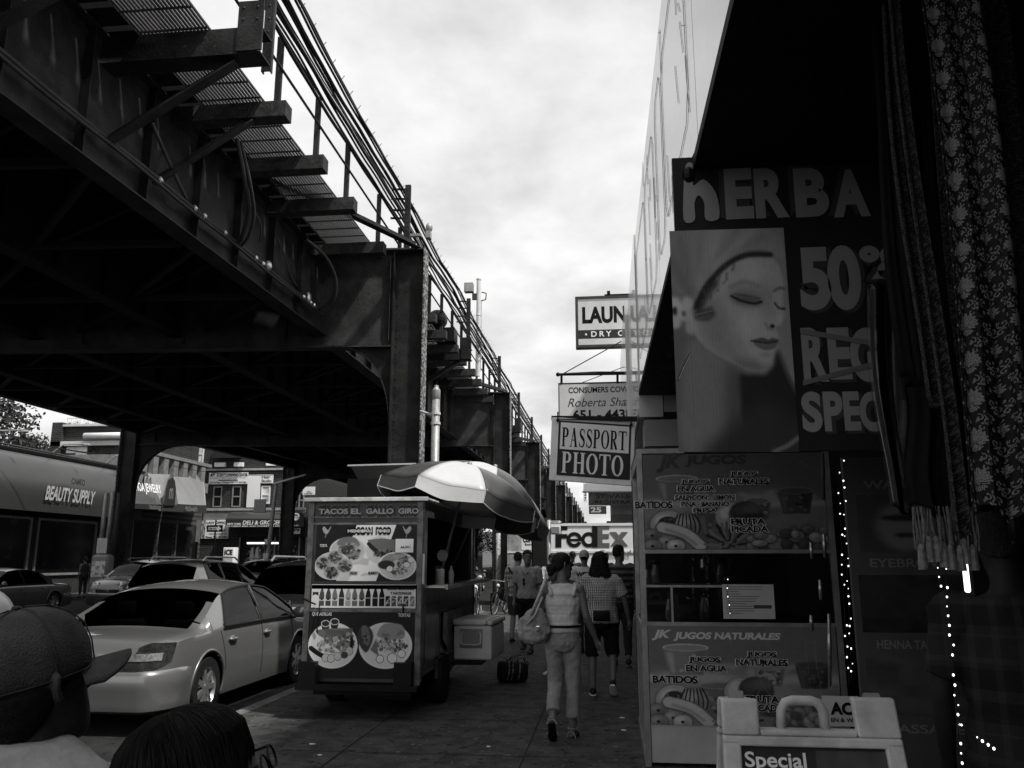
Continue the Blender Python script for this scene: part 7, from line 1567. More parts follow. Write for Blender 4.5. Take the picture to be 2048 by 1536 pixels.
def shape(m, pts, y=-.012): m.prism([(tp(*p).x, tp(*p).z) for p in pts], (0, y, 0), (1, 0, 0), (0, 0, 1), (0, .006, 0))
def bowl_ring(m, cx, cy, ro, ri, a0, a1, y=-.012, sx=1.0):
    n = 22
    for k in range(n):
        A0, A1 = R(a0+(a1-a0)*k/n), R(a0+(a1-a0)*(k+1)/n); shape(m, [(cx+ro*sx*math.cos(A0), cy-ro*math.sin(A0)), (cx+ro*sx*math.cos(A1), cy-ro*math.sin(A1)), (cx+ri*sx*math.cos(A1), cy-ri*math.sin(A1)), (cx+ri*sx*math.cos(A0), cy-ri*math.sin(A0))], y)
m = MB(); shape(m, [(1111, 1095), (1111, 1051), (1123, 1051), (1123, 1095)]); shape(m, [(1123, 1060), (1123, 1051), (1135, 1051), (1135, 1060)]); shape(m, [(1123, 1077), (1123, 1068), (1135, 1068), (1135, 1077)])
bowl_ring(m, 1148.5, 1079.5, 15.5, 8.2, 0, 335, sx=1.0); shape(m, [(1139, 1082), (1139, 1077.5), (1164, 1077.5), (1164, 1082)], -.015)
bowl_ring(m, 1177.5, 1079.5, 15.5, 8.2, 0, 360, sx=.98); shape(m, [(1184, 1095), (1184, 1049), (1195, 1049), (1195, 1095)], -.015); m.build('lettering', FD, t)
m = MB(); shape(m, [(1195.3, 1095), (1195.3, 1049), (1205, 1049), (1205, 1095)], -.014)
for y0, y1 in ((1049, 1058), (1068, 1077), (1086, 1095)): shape(m, [(1205, y1), (1205, y0), (1219 if y0 != 1068 else 1218, y0), (1219 if y0 != 1068 else 1218, y1)], -.014)
shape(m, [(1219, 1064), (1232, 1064), (1256, 1092), (1243, 1092)], -.016); shape(m, [(1243, 1064), (1256, 1064), (1233, 1092), (1221, 1092)], -.013); m.build('lettering', FO, t)
m = MB(); p0 = tp(1197, 1110.5); p1 = tp(1262, 1100); m.text('Ground', p0, (1, 0, 0), (0, 0, 1), p1.x-p0.x, p1.z-p0.z, .02, lift=.035); p0 = tp(1113, 1107); p1 = tp(1142, 1103); m.text('fedex.com', p0, (1, 0, 0), (0, 0, 1), p1.x-p0.x, p1.z-p0.z, .02, lift=.035); m.build('lettering', GREY, t)
TY2 = 31.5; a2 = P(1028, 1056, Y=TY2); b2 = P(1066, 1056, Y=TY2); t = thing('beer_truck', 'pale drinks truck with Corona Extra lettering left of the black kiosk', 'truck', (a2.x-.25, TY2, -.116)); w = b2.x-a2.x+.25+3.6; ZT2 = a2.z+.116; zz2 = P(1045, 1103, Y=TY2).z+.116
m = MB(); m.box(0, w, 0, 2.2, .7, ZT2); m.build('cargo_box', G('truck_picture', .14, .5, v2=.42, scale=1.1, thr=(.4, .6)), t); m = MB(); m.box(0, w, -.02, 0, ZT2, ZT2+.08); m.box(0, w, -.02, -.003, zz2-.05, zz2); m.build('trim_rail', WHITE, t)
def t2(x, y): q_ = P(x, y, Y=TY2); return Vector((q_.x-a2.x+.25, -.012, q_.z+.116))
m = MB(); c = t2(1043, 1100); d = t2(1066, 1061); m.box(c.x, d.x+.1, -.01, -.002, c.z, d.z); m.build('label_panel', SIGNW, t)
m = MB(); c = t2(1046, 1085); d = t2(1066, 1074); m.text('Corona', c, (1, 0, 0), (0, 0, 1), (d.x-c.x)*1.5, d.z-c.z, .05, lift=.004); c = t2(1050, 1091); d = t2(1063, 1086.5); m.text('Extra', c, (1, 0, 0), (0, 0, 1), (d.x-c.x)*1.2, d.z-c.z, .03, lift=.004); m.build('lettering', BLACK, t)
m = MB(); m.box(.1, w-.1, .2, 2, .4, .69); m.build('chassis', BLACK, t)
for x in (1.0, w-.8): MB().lathe([(.2, -.14), (.40, -.14), (.42, 0), (.40, .14), (.2, .14)], (x, .2, .43), 20, 'Y').build('wheel', TYRE, t, 40)
# ---------------------------------------------------------------- bicycles locked at the kerb
def bicycle(label, x, y, rz, lean=0):
    t = thing('bicycle', label, 'bicycle', (x, y, 0), rz, 'bicycles locked at the kerb'); t.rotation_euler = (0, lean, rz)
    w = thing('wheel', None, None, (0, -.52, .34)); w.parent = t
    MB().tube([(0, .32*math.cos(a), .32*math.sin(a)) for a in np.linspace(0, 6.283, 25)[:-1]], .022, 6, closed=True).build('tyre', BLACKR, w, True)
    m = MB(); m.tube([(0, .295*math.cos(a), .295*math.sin(a)) for a in np.linspace(0, 6.283, 25)[:-1]], .010, 4, closed=True)
    for k in range(12): a = k*math.pi/6; m.tube([(0, 0, 0), (0, .29*math.cos(a), .29*math.sin(a))], .003, 3)
    m.build('rim', GALV, w); c = copy_tree(w, t); c.location = (0, .52, .34)
    m = MB(); T = lambda *p: m.tube([(0,)+q for q in p], .016, 6); T((-.12, .30), (-.30, .80)); T((-.27, .72), (.38, .78)); T((-.12, .30), (.36, .68)); T((-.12, .30), (.52 if False else -.52, .34)); T((-.28, .74), (-.52, .34)); m.build('frame', BLACK, t, True)
    m = MB(); m.tube([(0, .52, .34), (0, .40, .72), (0, .36, .92)], .016, 6); m.tube([(-.28, .30, .95), (-.15, .38, .97), (.15, .38, .97), (.28, .30, .95)], .013, 6); m.build('handlebar', GALV, t, True)
    m = MB(); m.ell((0, -.33, .86), .07, .13, .03, 10, 6); m.tube([(0, -.33, .84), (0, -.29, .76)], .012, 5); m.build('saddle', BLACK, t, True)
    m = MB(); m.ell((0, .40, .84), .05, .03, .05, 8, 6); m.build('front_lamp', WHITE, t); m = MB(); m.lathe([(.01, -.01), (.09, -.01), (.09, .01), (.01, .01)], (0, -.12, .3), 14, 'X'); m.beam((-.1, -.12, .3), (-.1, -.02, .16), .02, .02); m.beam((.1, -.12, .3), (.1, -.22, .44), .02, .02); m.build('crank', GALV, t)
q = P(982, 1222, Z=0); bicycle('nearer bicycle leaning with its front wheel toward us at the kerb', q.x+.05, 23.4, R(187), .08)
bicycle('farther bicycle locked behind the nearer one', q.x+.50, 24.6, R(168), -.10)
# ================================================================ people
def loft(m, rings, n=14):
    """rings: (centre, rx, ry, axis_x, axis_y)"""
    vs = []
    for c, rx, ry, ux, uy in rings:
        c, ux, uy = Vector(c), Vector(ux), Vector(uy)
        for k in range(n): a = 2*math.pi*k/n; vs.append(c+ux*(rx*math.cos(a))+uy*(ry*math.sin(a)))
    k = len(rings); fs = [(i*n+j, i*n+(j+1) % n, (i+1)*n+(j+1) % n, (i+1)*n+j) for i in range(k-1) for j in range(n)]
    fs.append(tuple(range(n))[::-1]); fs.append(tuple((k-1)*n+j for j in range(n))); m.add(vs, fs)
def limb(m, pts, rad, n=12):
    """tapering limb with rounded ends"""
    P0 = [Vector(p) for p in pts]; d0 = (P0[0]-P0[1]).normalized(); d1 = (P0[-1]-P0[-2]).normalized()
    pp = [P0[0]+d0*rad[0]*.8, P0[0]+d0*rad[0]*.45]+P0+[P0[-1]+d1*rad[-1]*.45, P0[-1]+d1*rad[-1]*.8]; rr = [rad[0]*.35, rad[0]*.85]+list(rad)+[rad[-1]*.85, rad[-1]*.35]
    m.tube(pp, rr, n)
def remesh(o, vox, sm=4, dis=0, dsc=.1):
    r = o.modifiers.new('union', 'REMESH'); r.mode = 'VOXEL'; r.voxel_size = vox; r.use_smooth_shade = True
    s = o.modifiers.new('soft', 'SMOOTH'); s.iterations = sm; s.factor = .6
    if dis:
        tx = bpy.data.textures.new('folds', 'CLOUDS'); tx.noise_scale = dsc; tx.noise_depth = 2
        d = o.modifiers.new('folds', 'DISPLACE'); d.texture = tx; d.strength = dis; d.mid_level = .5; d.texture_coords = 'LOCAL'
    dg = bpy.context.evaluated_depsgraph_get(); me = bpy.data.meshes.new_from_object(o.evaluated_get(dg)); old = o.data; o.modifiers.clear(); o.data = me; bpy.data.meshes.remove(old); me.name = o.name
    me.polygons.foreach_set('use_smooth', [True]*len(me.polygons)); return o
def UVEC(a): a = Vector(a); return a.normalized()
def rotz(v, a): c, s = math.cos(a), math.sin(a); return Vector((v[0]*c-v[1]*s, v[0]*s+v[1]*c, v[2]))
def head_shape(m, c, s, yaw, nod=0, face=True):
    """skull, jaw, nose, ears at centre c; yaw turns the face (0 = facing +Y)"""
    def w(x, y, z): v = rotz((x, y*math.cos(nod)-z*math.sin(nod), y*math.sin(nod)+z*math.cos(nod)), yaw); return Vector(c)+v*s
    rings = []
    for z, rx, ry, cy in ((-.128, .030, .030, .055), (-.118, .048, .050, .045), (-.09, .060, .075, .025), (-.05, .069, .088, .010), (0, .075, .096, .0), (.05, .077, .098, -.005), (.085, .068, .088, -.008), (.112, .045, .06, -.01), (.124, .018, .025, -.01)):
        rings.append((w(0, cy, z), rx*s, ry*s, w(1, 0, 0)-w(0, 0, 0) if False else (w(1, 0, 0)-w(0, 0, 0)).normalized(), (w(0, 1, 0)-w(0, 0, 0)).normalized()))
    loft(m, rings, 18)
    if face:
        m.tube([w(0, .088, .012), w(0, .105, -.022), w(0, .112, -.036), w(0, .092, -.045)], [.009*s, .012*s, .016*s, .008*s], 8)      # nose
        m.tube([w(-.024, .089, -.068), w(0, .098, -.066), w(.024, .089, -.068)], [.005*s, .009*s, .005*s], 6)
        m.tube([w(-.022, .086, -.078), w(0, .096, -.078), w(.022, .086, -.078)], [.005*s, .010*s, .005*s], 6)
        m.tube([w(-.045, .080, .028), w(-.02, .092, .034), (w(0, .094, .028)), w(.02, .092, .034), w(.045, .080, .028)], .008*s, 6)    # brow
        for sg in (-1, 1): m.ell(w(sg*.031, .080, .010), .014*s, .014*s, .010*s, 8, 6)
    for sg in (-1, 1):   # ears
        m.tube([w(sg*.075, .0, .028), w(sg*.090, -.012, .030), w(sg*.094, -.018, .008), w(sg*.088, -.012, -.018), w(sg*.076, .002, -.028)], [.006*s, .009*s, .008*s, .008*s, .006*s], 6)
    return w
def hand(m, wr, d, side, s=1.0, curl=.5, palm_in=(1, 0, 0)):
    """palm with four unequal curled fingers and a thumb; d = direction of the forearm"""
    d = UVEC(d); pin = Vector(palm_in); pin = (pin-d*pin.dot(d)).normalized(); ac = d.cross(pin).normalized()
    m.tube([wr-d*.01, wr+d*.03*s, wr+d*.065*s, wr+d*.09*s], [.026*s, .030*s, .034*s, .028*s], 10)
    for k, (o, L) in enumerate(((-.028, .066), (-.010, .076), (.009, .072), (.026, .058))):
        b = wr+d*.082*s+ac*o*s; p1 = b+d*L*.40*s+pin*.006*s; p2 = p1+(d*math.cos(curl)+pin*math.sin(curl))*L*.34*s; p3 = p2+(d*math.cos(curl*2)+pin*math.sin(curl*2))*L*.30*s
        m.tube([b, p1, p2, p3], [.0095*s, .009*s, .0082*s, .0065*s], 7)
    sd = ac*(-1 if side > 0 else -1); b = wr+d*.025*s+sd*.025*s; m.tube([b, b+(d*.6+sd*.7+pin*.3)*.03*s, b+(d*.9+sd*.6+pin*.5)*.052*s, b+(d*1.3+sd*.55+pin*.6)*.062*s], [.013*s, .011*s, .0095*s, .007*s], 7)
SHOE = G('dark_shoe', .02, .5, var=.2); SHOEW = G('white_shoe', .6, .5, var=.1)
def person(label, loc, rz, H, sk, parts, pose={}, build=1.0, vox=.012, hairm=None, hair='short', head_yaw=0, nod=0, group=None, face=True):
    """standing or walking figure, facing +Y before rz. parts: dict(shirt=(mat, sleeve), legs=(mat, length), shoe=mat)"""
    t = thing('person', label, 'person', loc, rz, group); s = H/1.75; b = build
    J = dict(hip=(0, 0, .95), waist=(0, .0, 1.08), chest=(0, .0, 1.28), neck=(0, -.01, 1.46), head=(0, .02, 1.62),
             hl=(-.095, 0, .92), kl=(-.10, .02, .50), al=(-.10, -.01, .085), fl=0, hr=(.095, 0, .92), kr=(.10, .02, .50), ar=(.10, -.01, .085), fr=0,
             sl=(-.185, -.01, 1.40), el=(-.235, -.03, 1.12), wl=(-.235, .04, .88), sr=(.185, -.01, 1.40), er=(.235, -.03, 1.12), wr=(.235, .04, .88), pl=1, pr=1, ftl=(0, 1, -.0), ftr=(0, 1, -.0))
    J.update(pose); V = {k: Vector(v)*s if isinstance(v, tuple) and k not in ('ftl', 'ftr') else v for k, v in J.items()}
    X, Y = Vector((1, 0, 0)), Vector((0, 1, 0))
    m = MB()
    def torso(mm, g, top=True, low=True):
        c = V['chest']; w = V['waist']; h = V['hip']; nk = V['neck']; sx = (V['sr']-V['sl']); ax = sx.normalized()
        R_ = [(h+Vector((0, 0, -.09*s)), .145, .11), (h, .168, .125), (w, .138, .105), (w.lerp(c, .5), .15, .112), (c, .168, .118), (c+Vector((0, 0, .07*s)), .168, .108), ((V['sl']+V['sr'])/2+Vector((0, 0, .03*s)), .13, .075), (nk+Vector((0, 0, .0)), .062, .058)]
        loft(mm, [(p, (rx*b+g)*s, (ry*b+g)*s, ax, Y) for p, rx, ry in (R_ if low else R_[1:])], 18)
        for sd in ('l', 'r'): limb(mm, [V['s'+sd]+Vector((0, 0, -.01*s)), V['s'+sd].lerp(V['chest'], .25)], [(.058*b+g)*s, (.07*b+g)*s])
    torso(m, 0); m.tube([V['neck']-Vector((0, 0, .05*s)), V['neck']+Vector((0, .0, .04*s)), V['head']-Vector((0, .02*s, .06*s))], [.062*s, .054*s, .052*s], 12)
    w = head_shape(m, V['head'], s*1.0, head_yaw, nod, face)
    for sd, sg in (('l', -1), ('r', 1)):
        S_, E_, W_ = V['s'+sd], V['e'+sd], V['w'+sd]; limb(m, [S_, S_.lerp(E_, .5), E_], [.050*s*b, .044*s*b, .036*s]); limb(m, [E_, E_.lerp(W_, .3), W_], [.037*s, .038*s, .025*s])
        hand(m, W_, W_-E_, sg, s, .55, palm_in=(-sg, .2, 0) if not J.get('palm'+sd) else J['palm'+sd])
        A, K, F_ = V['h'+sd], V['k'+sd], V['a'+sd]; limb(m, [A, A.lerp(K, .5), K], [.086*s*b, .074*s*b, .054*s]); limb(m, [K, K.lerp(F_, .3), F_], [.054*s, .056*s, .036*s])
        fd = UVEC(J['ft'+sd]); limb(m, [F_+Vector((0, 0, -.02*s)), F_-Vector((0, 0, .05*s))-fd*.035*s, F_-Vector((0, 0, .052*s))+fd*.08*s, F_-Vector((0, 0, .058*s))+fd*.15*s], [.036*s, .032*s, .032*s, .024*s])
    remesh(m.build('body', sk, t), vox, 3)
    if 'shirt' in parts:
        mt, sl = parts['shirt'][:2]; lg = parts['shirt'][2] if len(parts['shirt']) > 2 else .02; m = MB(); c = V['chest']; wv = V['waist']; h = V['hip']; ax = (V['sr']-V['sl']).normalized()
        loft(m, [(h+Vector((0, 0, -(lg)*s)), (.185*b)*s, (.145*b)*s, ax, Y), (h+Vector((0, 0, .04*s)), .182*b*s, .142*b*s, ax, Y), (wv, .162*b*s, .130*b*s, ax, Y), (c, .190*b*s, .138*b*s, ax, Y), (c+Vector((0, 0, .08*s)), .184*b*s, .124*b*s, ax, Y), ((V['sl']+V['sr'])/2+Vector((0, -.005*s, .038*s)), .145*s*b, .085*s*b, ax, Y), (V['neck']+Vector((0, -.004*s, -.012*s)), .076*s, .072*s, ax, Y)], 22)
        for sd in ('l', 'r'):
            S_, E_, W_ = V['s'+sd], V['e'+sd], V['w'+sd]
            if sl >= 0: limb(m, [S_.lerp(c, .2), S_], [.09*s*b, .072*s*b])
            if sl > 0:
                e1 = S_.lerp(E_, min(1, sl)); m.tube([S_, S_.lerp(e1, .5), e1], [.073*s*b, .068*s*b, .066*s*b*(1 if sl < 1 else .85)], 14)
                if sl > 1: m.tube([e1, e1.lerp(W_, sl-1)], [.056*s, .044*s], 12)
        remesh(m.build('shirt', mt, t), vox*.9, 2, .030*s, .11)
    if 'legs' in parts:
        mt, ln, fw = parts['legs']; m = MB(); h = V['hip']; loft(m, [(h+Vector((0, 0, .075*s)), .160*b*s, .118*b*s, X, Y), (h, .178*b*s, .136*b*s, X, Y), (h+Vector((0, 0, -.09*s)), .168*b*s, .135*b*s, X, Y), (h+Vector((0, 0, -.15*s)), .12*b*s, .11*b*s, X, Y)], 20)
        for sd in ('l', 'r'):
            A, K, F_ = V['h'+sd], V['k'+sd], V['a'+sd]
            if ln <= 1: e1 = A.lerp(K, ln); m.tube([A, A.lerp(e1, .4), e1], [.098*s*b, .09*s*b*fw, .078*s*fw*b], 14)
            else: e1 = K.lerp(F_, ln-1); m.tube([A, A.lerp(K, .45), K, K.lerp(e1, .5), e1], [.098*s*b, .088*s*b, .068*s*fw, .062*s*fw, .054*s*fw], 14)
        remesh(m.build('trousers', mt, t), vox*.9, 2, .026*s, .09)
    if parts.get('shoe'):
        for sd in ('l', 'r'):
            F_ = V['a'+sd]; fd = UVEC(J['ft'+sd]); upv = UVEC(Vector((0, 0, 1))-fd*fd.z); m = MB(); sdv = fd.cross(upv)
            for q_, (rx, ry, oz) in zip((-.075, -.055, .0, .06, .12, .165, .185), ((.02, .02, -.055), (.036, .042, -.045), (.040, .048, -.040), (.046, .034, -.055), (.048, .027, -.062), (.036, .020, -.066), (.012, .010, -.07))): pass
            loft(m, [(F_+fd*q_*s+upv*oz*s, rx*s, ry*s, sdv, upv) for q_, (rx, ry, oz) in zip((-.075, -.055, .0, .06, .12, .165, .185), ((.02, .02, -.050), (.036, .040, -.040), (.040, .048, -.034), (.046, .034, -.050), (.048, .027, -.058), (.036, .020, -.064), (.012, .010, -.068)))], 14)
            o_ = m.build('shoe', parts['shoe'], t, True)
            if parts.get('sole'): m = MB(); loft(m, [(F_+fd*q_*s-upv*.078*s, rx*s, .012*s, sdv, upv) for q_, rx in ((-.07, .03), (-.04, .042), (.06, .05), (.13, .05), (.18, .025))], 12); m.build('sole', parts['sole'], o_)
    hm = hairm or HAIR; hd = V['head']
    if hair != 'none':
        m = MB()
        def hw(x, y, z): return w(x, y, z)
        ux = (w(1, 0, 0)-w(0, 0, 0)).normalized(); uy = (w(0, 1, 0)-w(0, 0, 0)).normalized()
        prof = dict(short=((-.045, .060, .06, -.045), (-.01, .076, .078, -.028), (.035, .083, .096, -.012), (.075, .080, .096, -.006), (.105, .064, .078, -.006), (.132, .03, .04, -.008)),
                    tied=((-.055, .050, .05, -.050), (-.01, .080, .085, -.030), (.035, .086, .098, -.014), (.075, .082, .100, -.008), (.110, .060, .078, -.008), (.134, .026, .036, -.010)),
                    long=((-.235, .09, .035, -.085), (-.19, .125, .055, -.075), (-.12, .13, .075, -.062), (-.06, .122, .095, -.045), (0, .112, .105, -.028), (.05, .105, .112, -.016), (.10, .085, .095, -.012), (.140, .045, .05, -.012)))[hair]
        loft(m, [(hw(0, cy, z), rx*s, ry*s, ux, uy) for z, rx, ry, cy in prof], 20)
        if hair == 'tied': m.ell(hw(0, -.125, -.03), .05*s, .05*s, .055*s, 12, 8); m.tube([hw(0, -.09, -.02), hw(0, -.13, -.05), hw(.01, -.145, -.10)], [.04*s, .045*s, .02*s], 8)
        if hair == 'long':
            rs = random.Random(4)
            for k in range(40): a = rs.uniform(2.9, 6.6); m.tube([hw(.10*math.cos(a), -.05+.06*math.sin(a), -.05), hw(.13*math.cos(a), -.06+.07*math.sin(a), -.15), hw(.13*math.cos(a)+rs.uniform(-.03, .03), -.06+.07*math.sin(a)+rs.uniform(-.02, .02), -.24-rs.uniform(0, .05))], [.02*s, .022*s, .006*s], 6)
        remesh(m.build('hair', hm, t), vox*.75, 1, (.010 if hair != 'long' else .03)*s, .03 if hair != 'long' else .02)
    return t, V, w, s
def cap(t, w, s, mat_, back=False, brim=True):
    m = MB(); ux = (w(1, 0, 0)-w(0, 0, 0)).normalized(); uy = (w(0, 1, 0)-w(0, 0, 0)).normalized(); f = -1 if back else 1
    loft(m, [(w(0, cy, z), rx*s, ry*s, ux, uy) for z, rx, ry, cy in ((.022, .084, .106, -.004), (.05, .087, .108, -.005), (.085, .082, .100, -.006), (.115, .064, .078, -.007), (.135, .036, .045, -.008), (.14, .01, .012, -.008))], 22); o_ = m.build('cap', mat_, t, True)
    m = MB(); g = [[w((-.075+.15*i/8), f*(.07+(.115*math.sqrt(max(0, 1-((i-4)/4.3)**2)))*j/4), .03-.014*j/4-.022*((i-4)/4)**2) for i in range(9)] for j in range(5)]; m.grid(g); b_ = m.build('brim', mat_, o_, True); sd = b_.modifiers.new('s', 'SOLIDIFY'); sd.thickness = .004; return o_
def fabric(name, v, kind=None, v2=0, sc=40, stripes=None):
    m = G(name, v, .85, var=.12 if not kind else 0, scale=14, bump=.45, bscale=24)
    if kind:
        t, b = nodes_of(m); co = t.nodes.new('ShaderNodeTexCoord'); sp = t.nodes.new('ShaderNodeSeparateXYZ'); t.links.new(co.outputs['Object'], sp.inputs[0])
        def mt(op, a, c=None):
            n = t.nodes.new('ShaderNodeMath'); n.operation = op
            for i, q_ in enumerate((a, c)):
                if q_ is None: continue
                if isinstance(q_, (int, float)): n.inputs[i].default_value = q_
                else: t.links.new(q_, n.inputs[i])
            return n.outputs[0]
        x, y, z = sp.outputs
        def lines(c, f, duty): return mt('LESS_THAN', mt('FRACT', mt('MULTIPLY', c, f)), duty)
        if kind == 'stripe': f = lines(z, sc, .5)
        elif kind == 'check': f = mt('MULTIPLY', mt('ADD', lines(mt('ADD', x, mt('MULTIPLY', y, .6)), sc, .45), lines(z, sc, .45)), .5)
        elif kind == 'plaid': f = mt('MULTIPLY', mt('ADD', lines(x, sc, .3), mt('ADD', lines(z, sc*.7, .35), lines(z, sc*.23, .3))), .4)
        elif kind == 'band': 
            n = t.nodes.new('ShaderNodeTexNoise'); n.noise_dimensions = '1D'; n.inputs['Scale'].default_value = sc; n.inputs['Detail'].default_value = 3; t.links.new(z, n.inputs['W']); f = mt('MULTIPLY', mt('SUBTRACT', n.outputs[0], .35), 3.2)
        r = t.nodes.new('ShaderNodeValToRGB'); r.color_ramp.elements[0].position = 0; r.color_ramp.elements[1].position = 1; r.color_ramp.elements[0].color = (v,)*3+(1,); r.color_ramp.elements[1].color = (v2,)*3+(1,); t.links.new(f, r.inputs[0]); t.links.new(r.outputs[0], b.inputs['Base Color'])
    return m
# ---- woman walking away with a shoulder bag
q = P(1128, 1476, Z=0); WL = (q.x+.0, q.y, 0)
t, V, w, s = person('woman walking away in a sleeveless striped top and rolled pale trousers with a shoulder bag', WL, R(4), 1.64, SKIN, dict(shirt=(fabric('striped_top', .38, 'band', .72, 9), -1, -.03), legs=(fabric('pale_trousers', .24), 1.72, 1.12)),
    pose=dict(hl=(-.09, 0, .92), kl=(-.075, .06, .50), al=(-.11, -.20, .19), ftl=(.05, .62, -.78), hr=(.09, 0, .92), kr=(.10, .05, .50), ar=(.085, .03, .085), ftr=(.35, .93, 0), el=(-.26, -.10, 1.16), wl=(-.20, .07, 1.00), sr=(.175, -.01, 1.40), er=(.235, -.05, 1.13), wr=(.33, .05, .90), palmr=(-.6, -.6, 0)),
    build=.96, vox=.009, hair='tied', head_yaw=R(-62))
# details: rolled cuffs, sandals, glasses, belt
m = MB()
for sd in ('l', 'r'):
    K, F_ = V['k'+sd], V['a'+sd]; c = K.lerp(F_, .72); d = (F_-K).normalized(); m.tube([c-d*.03, c+d*.02], [.066, .064], 16)
remesh(m.build('rolled_cuff', fabric('pale_cuff', .22), t), .008, 1)
for sd, fd in (('l', Vector((.05, .62, -.78))), ('r', Vector((.35, .93, 0)))):
    F_ = V['a'+sd]; fd = fd.normalized(); upv = UVEC(Vector((0, 0, 1))-fd*fd.z); sdv = fd.cross(upv); m = MB(); loft(m, [(F_+fd*q_-upv*.082, rx, .009, sdv, upv) for q_, rx in ((-.07, .022), (-.05, .035), (.02, .034), (.09, .044), (.14, .038), (.165, .015))], 14)
    sh = m.build('sandal', BLACK if sd == 'l' else SHOE, t, True); m = MB()
    for q_, r_ in ((.085, .047), (-.045, .042)): m.tube([F_+fd*q_+sdv*r_*math.cos(a)+upv*(-.078+.055*math.sin(a)) for a in np.linspace(0, math.pi, 9)], .006, 5)
    m.tube([F_+sdv*.042*math.cos(a)+fd*.048*math.sin(a)+upv*.0 for a in np.linspace(0, 6.28, 13)[:-1]], .006, 5, closed=True); m.build('strap', GREY, sh)
m = MB()
for sg in (-1, 1): m.tube([w(sg*.072, .0, .016), w(sg*.070, .07, .018), w(sg*.055, .095, .016)], .0035, 4); m.ell(w(sg*.033, .098, .008), .022, .012, .017, 10, 6)
m.build('sunglasses', BLACK, t)
m = MB(); c = V['hip']+Vector((0, 0, .085)); m.tube([c+Vector((.168*math.cos(a), .130*math.sin(a), 0)) for a in np.linspace(0, 6.28, 25)[:-1]], .013, 6, closed=True); m.build('belt', BLACK, t, True)
m = MB()   # dress straps at the shoulders
for sg in (-1, 1): m.tube([V['neck']+Vector((sg*.11, .075, -.10)), V['neck']+Vector((sg*.115, .02, -.015)), V['neck']+Vector((sg*.12, -.06, -.05)), V['neck']+Vector((sg*.10, -.11, -.12))], .016, 6)
m.build('shoulder_strap', fabric('pale_strap', .5), t, True)
bag = thing('shoulder_bag', 'slouchy pale cloth shoulder bag hanging at the left side of the walking woman', 'bag', Vector(WL)+Vector((-.26, -.13, .98)))
BGM = fabric('bag_cloth', .30, 'plaid', .17, 9); m = MB(); loft(m, [((0, 0, -.155), .06, .05, (1, 0, 0), (0, 1, 0)), ((0, 0, -.12), .13, .075, (1, 0, 0), (0, 1, 0)), ((0, 0, -.03), .155, .08, (1, 0, 0), (0, 1, 0)), ((.0, 0, .06), .125, .062, (1, 0, 0), (0, 1, 0)), ((.02, 0, .13), .075, .04, (1, 0, 0), (0, 1, 0)), ((.03, 0, .16), .05, .02, (1, 0, 0), (0, 1, 0))], 18)
remesh(m.build('pouch', BGM, bag), .009, 2, .03, .06); m = MB(); m.tube([(-.02, -.06, .10), (.07, -.04, .30), (.115, .0, .43), (.12, .08, .41), (.05, .08, .2), (.0, .05, .1)], .014, 6); m.tube([(-.05, -.07, .02), (.02, -.08, .10), (.09, -.06, .26)], .009, 5); m.build('strap', fabric('bag_strap', .42), bag, True)
m = MB(); m.rbox(.03, .07, -.105, -.085, -.04, .01, .008); m.build('buckle', CHROME, bag)
# ---- long haired man in a checked shirt
q = P(1202, 1389, Z=0)
t, V, w, s = person('man with long black hair in a small checked shirt and dark knee shorts walking away', (q.x+.02, q.y, 0), R(2), 1.66, SKIN, dict(shirt=(fabric('checked_shirt', .05, 'check', .62, 52), .75, .08), legs=(G('black_shorts', .009, .8, var=.3), 1.12, 1.35), shoe=G('black_trainer', .012, .5, var=.3), sole=SHOEW),
    pose=dict(kl=(-.12, -.0, .50), al=(-.12, -.05, .085), hr=(.10, 0, .92), kr=(.14, .07, .50), ar=(.13, -.14, .17), ftr=(.1, .8, -.6), el=(-.30, -.02, 1.15), wl=(-.30, .10, .92), er=(.31, -.02, 1.14), wr=(.36, .08, .90)), build=1.22, vox=.011, hair='long', head_yaw=R(-10))
m = MB(); m.rbox(-.10, .10, -.24, -.15, .86, .98, .02); m.build('waist_pack', BLACK, t, 40)
tote = thing('shopping_bag', 'black carrier bag hanging from the hand of the long haired man', 'bag', (q.x-.30, q.y+.12, .45)); m = MB(); loft(m, [((0, 0, 0), .11, .05, (1, 0, 0), (0, 1, 0)), ((0, 0, .2), .10, .05, (1, 0, 0), (0, 1, 0)), ((0, 0, .33), .04, .02, (1, 0, 0), (0, 1, 0)), ((0, 0, .40), .015, .01, (1, 0, 0), (0, 1, 0))], 14); remesh(m.build('bag', BLACKR, tote), .01, 1, .02, .05)
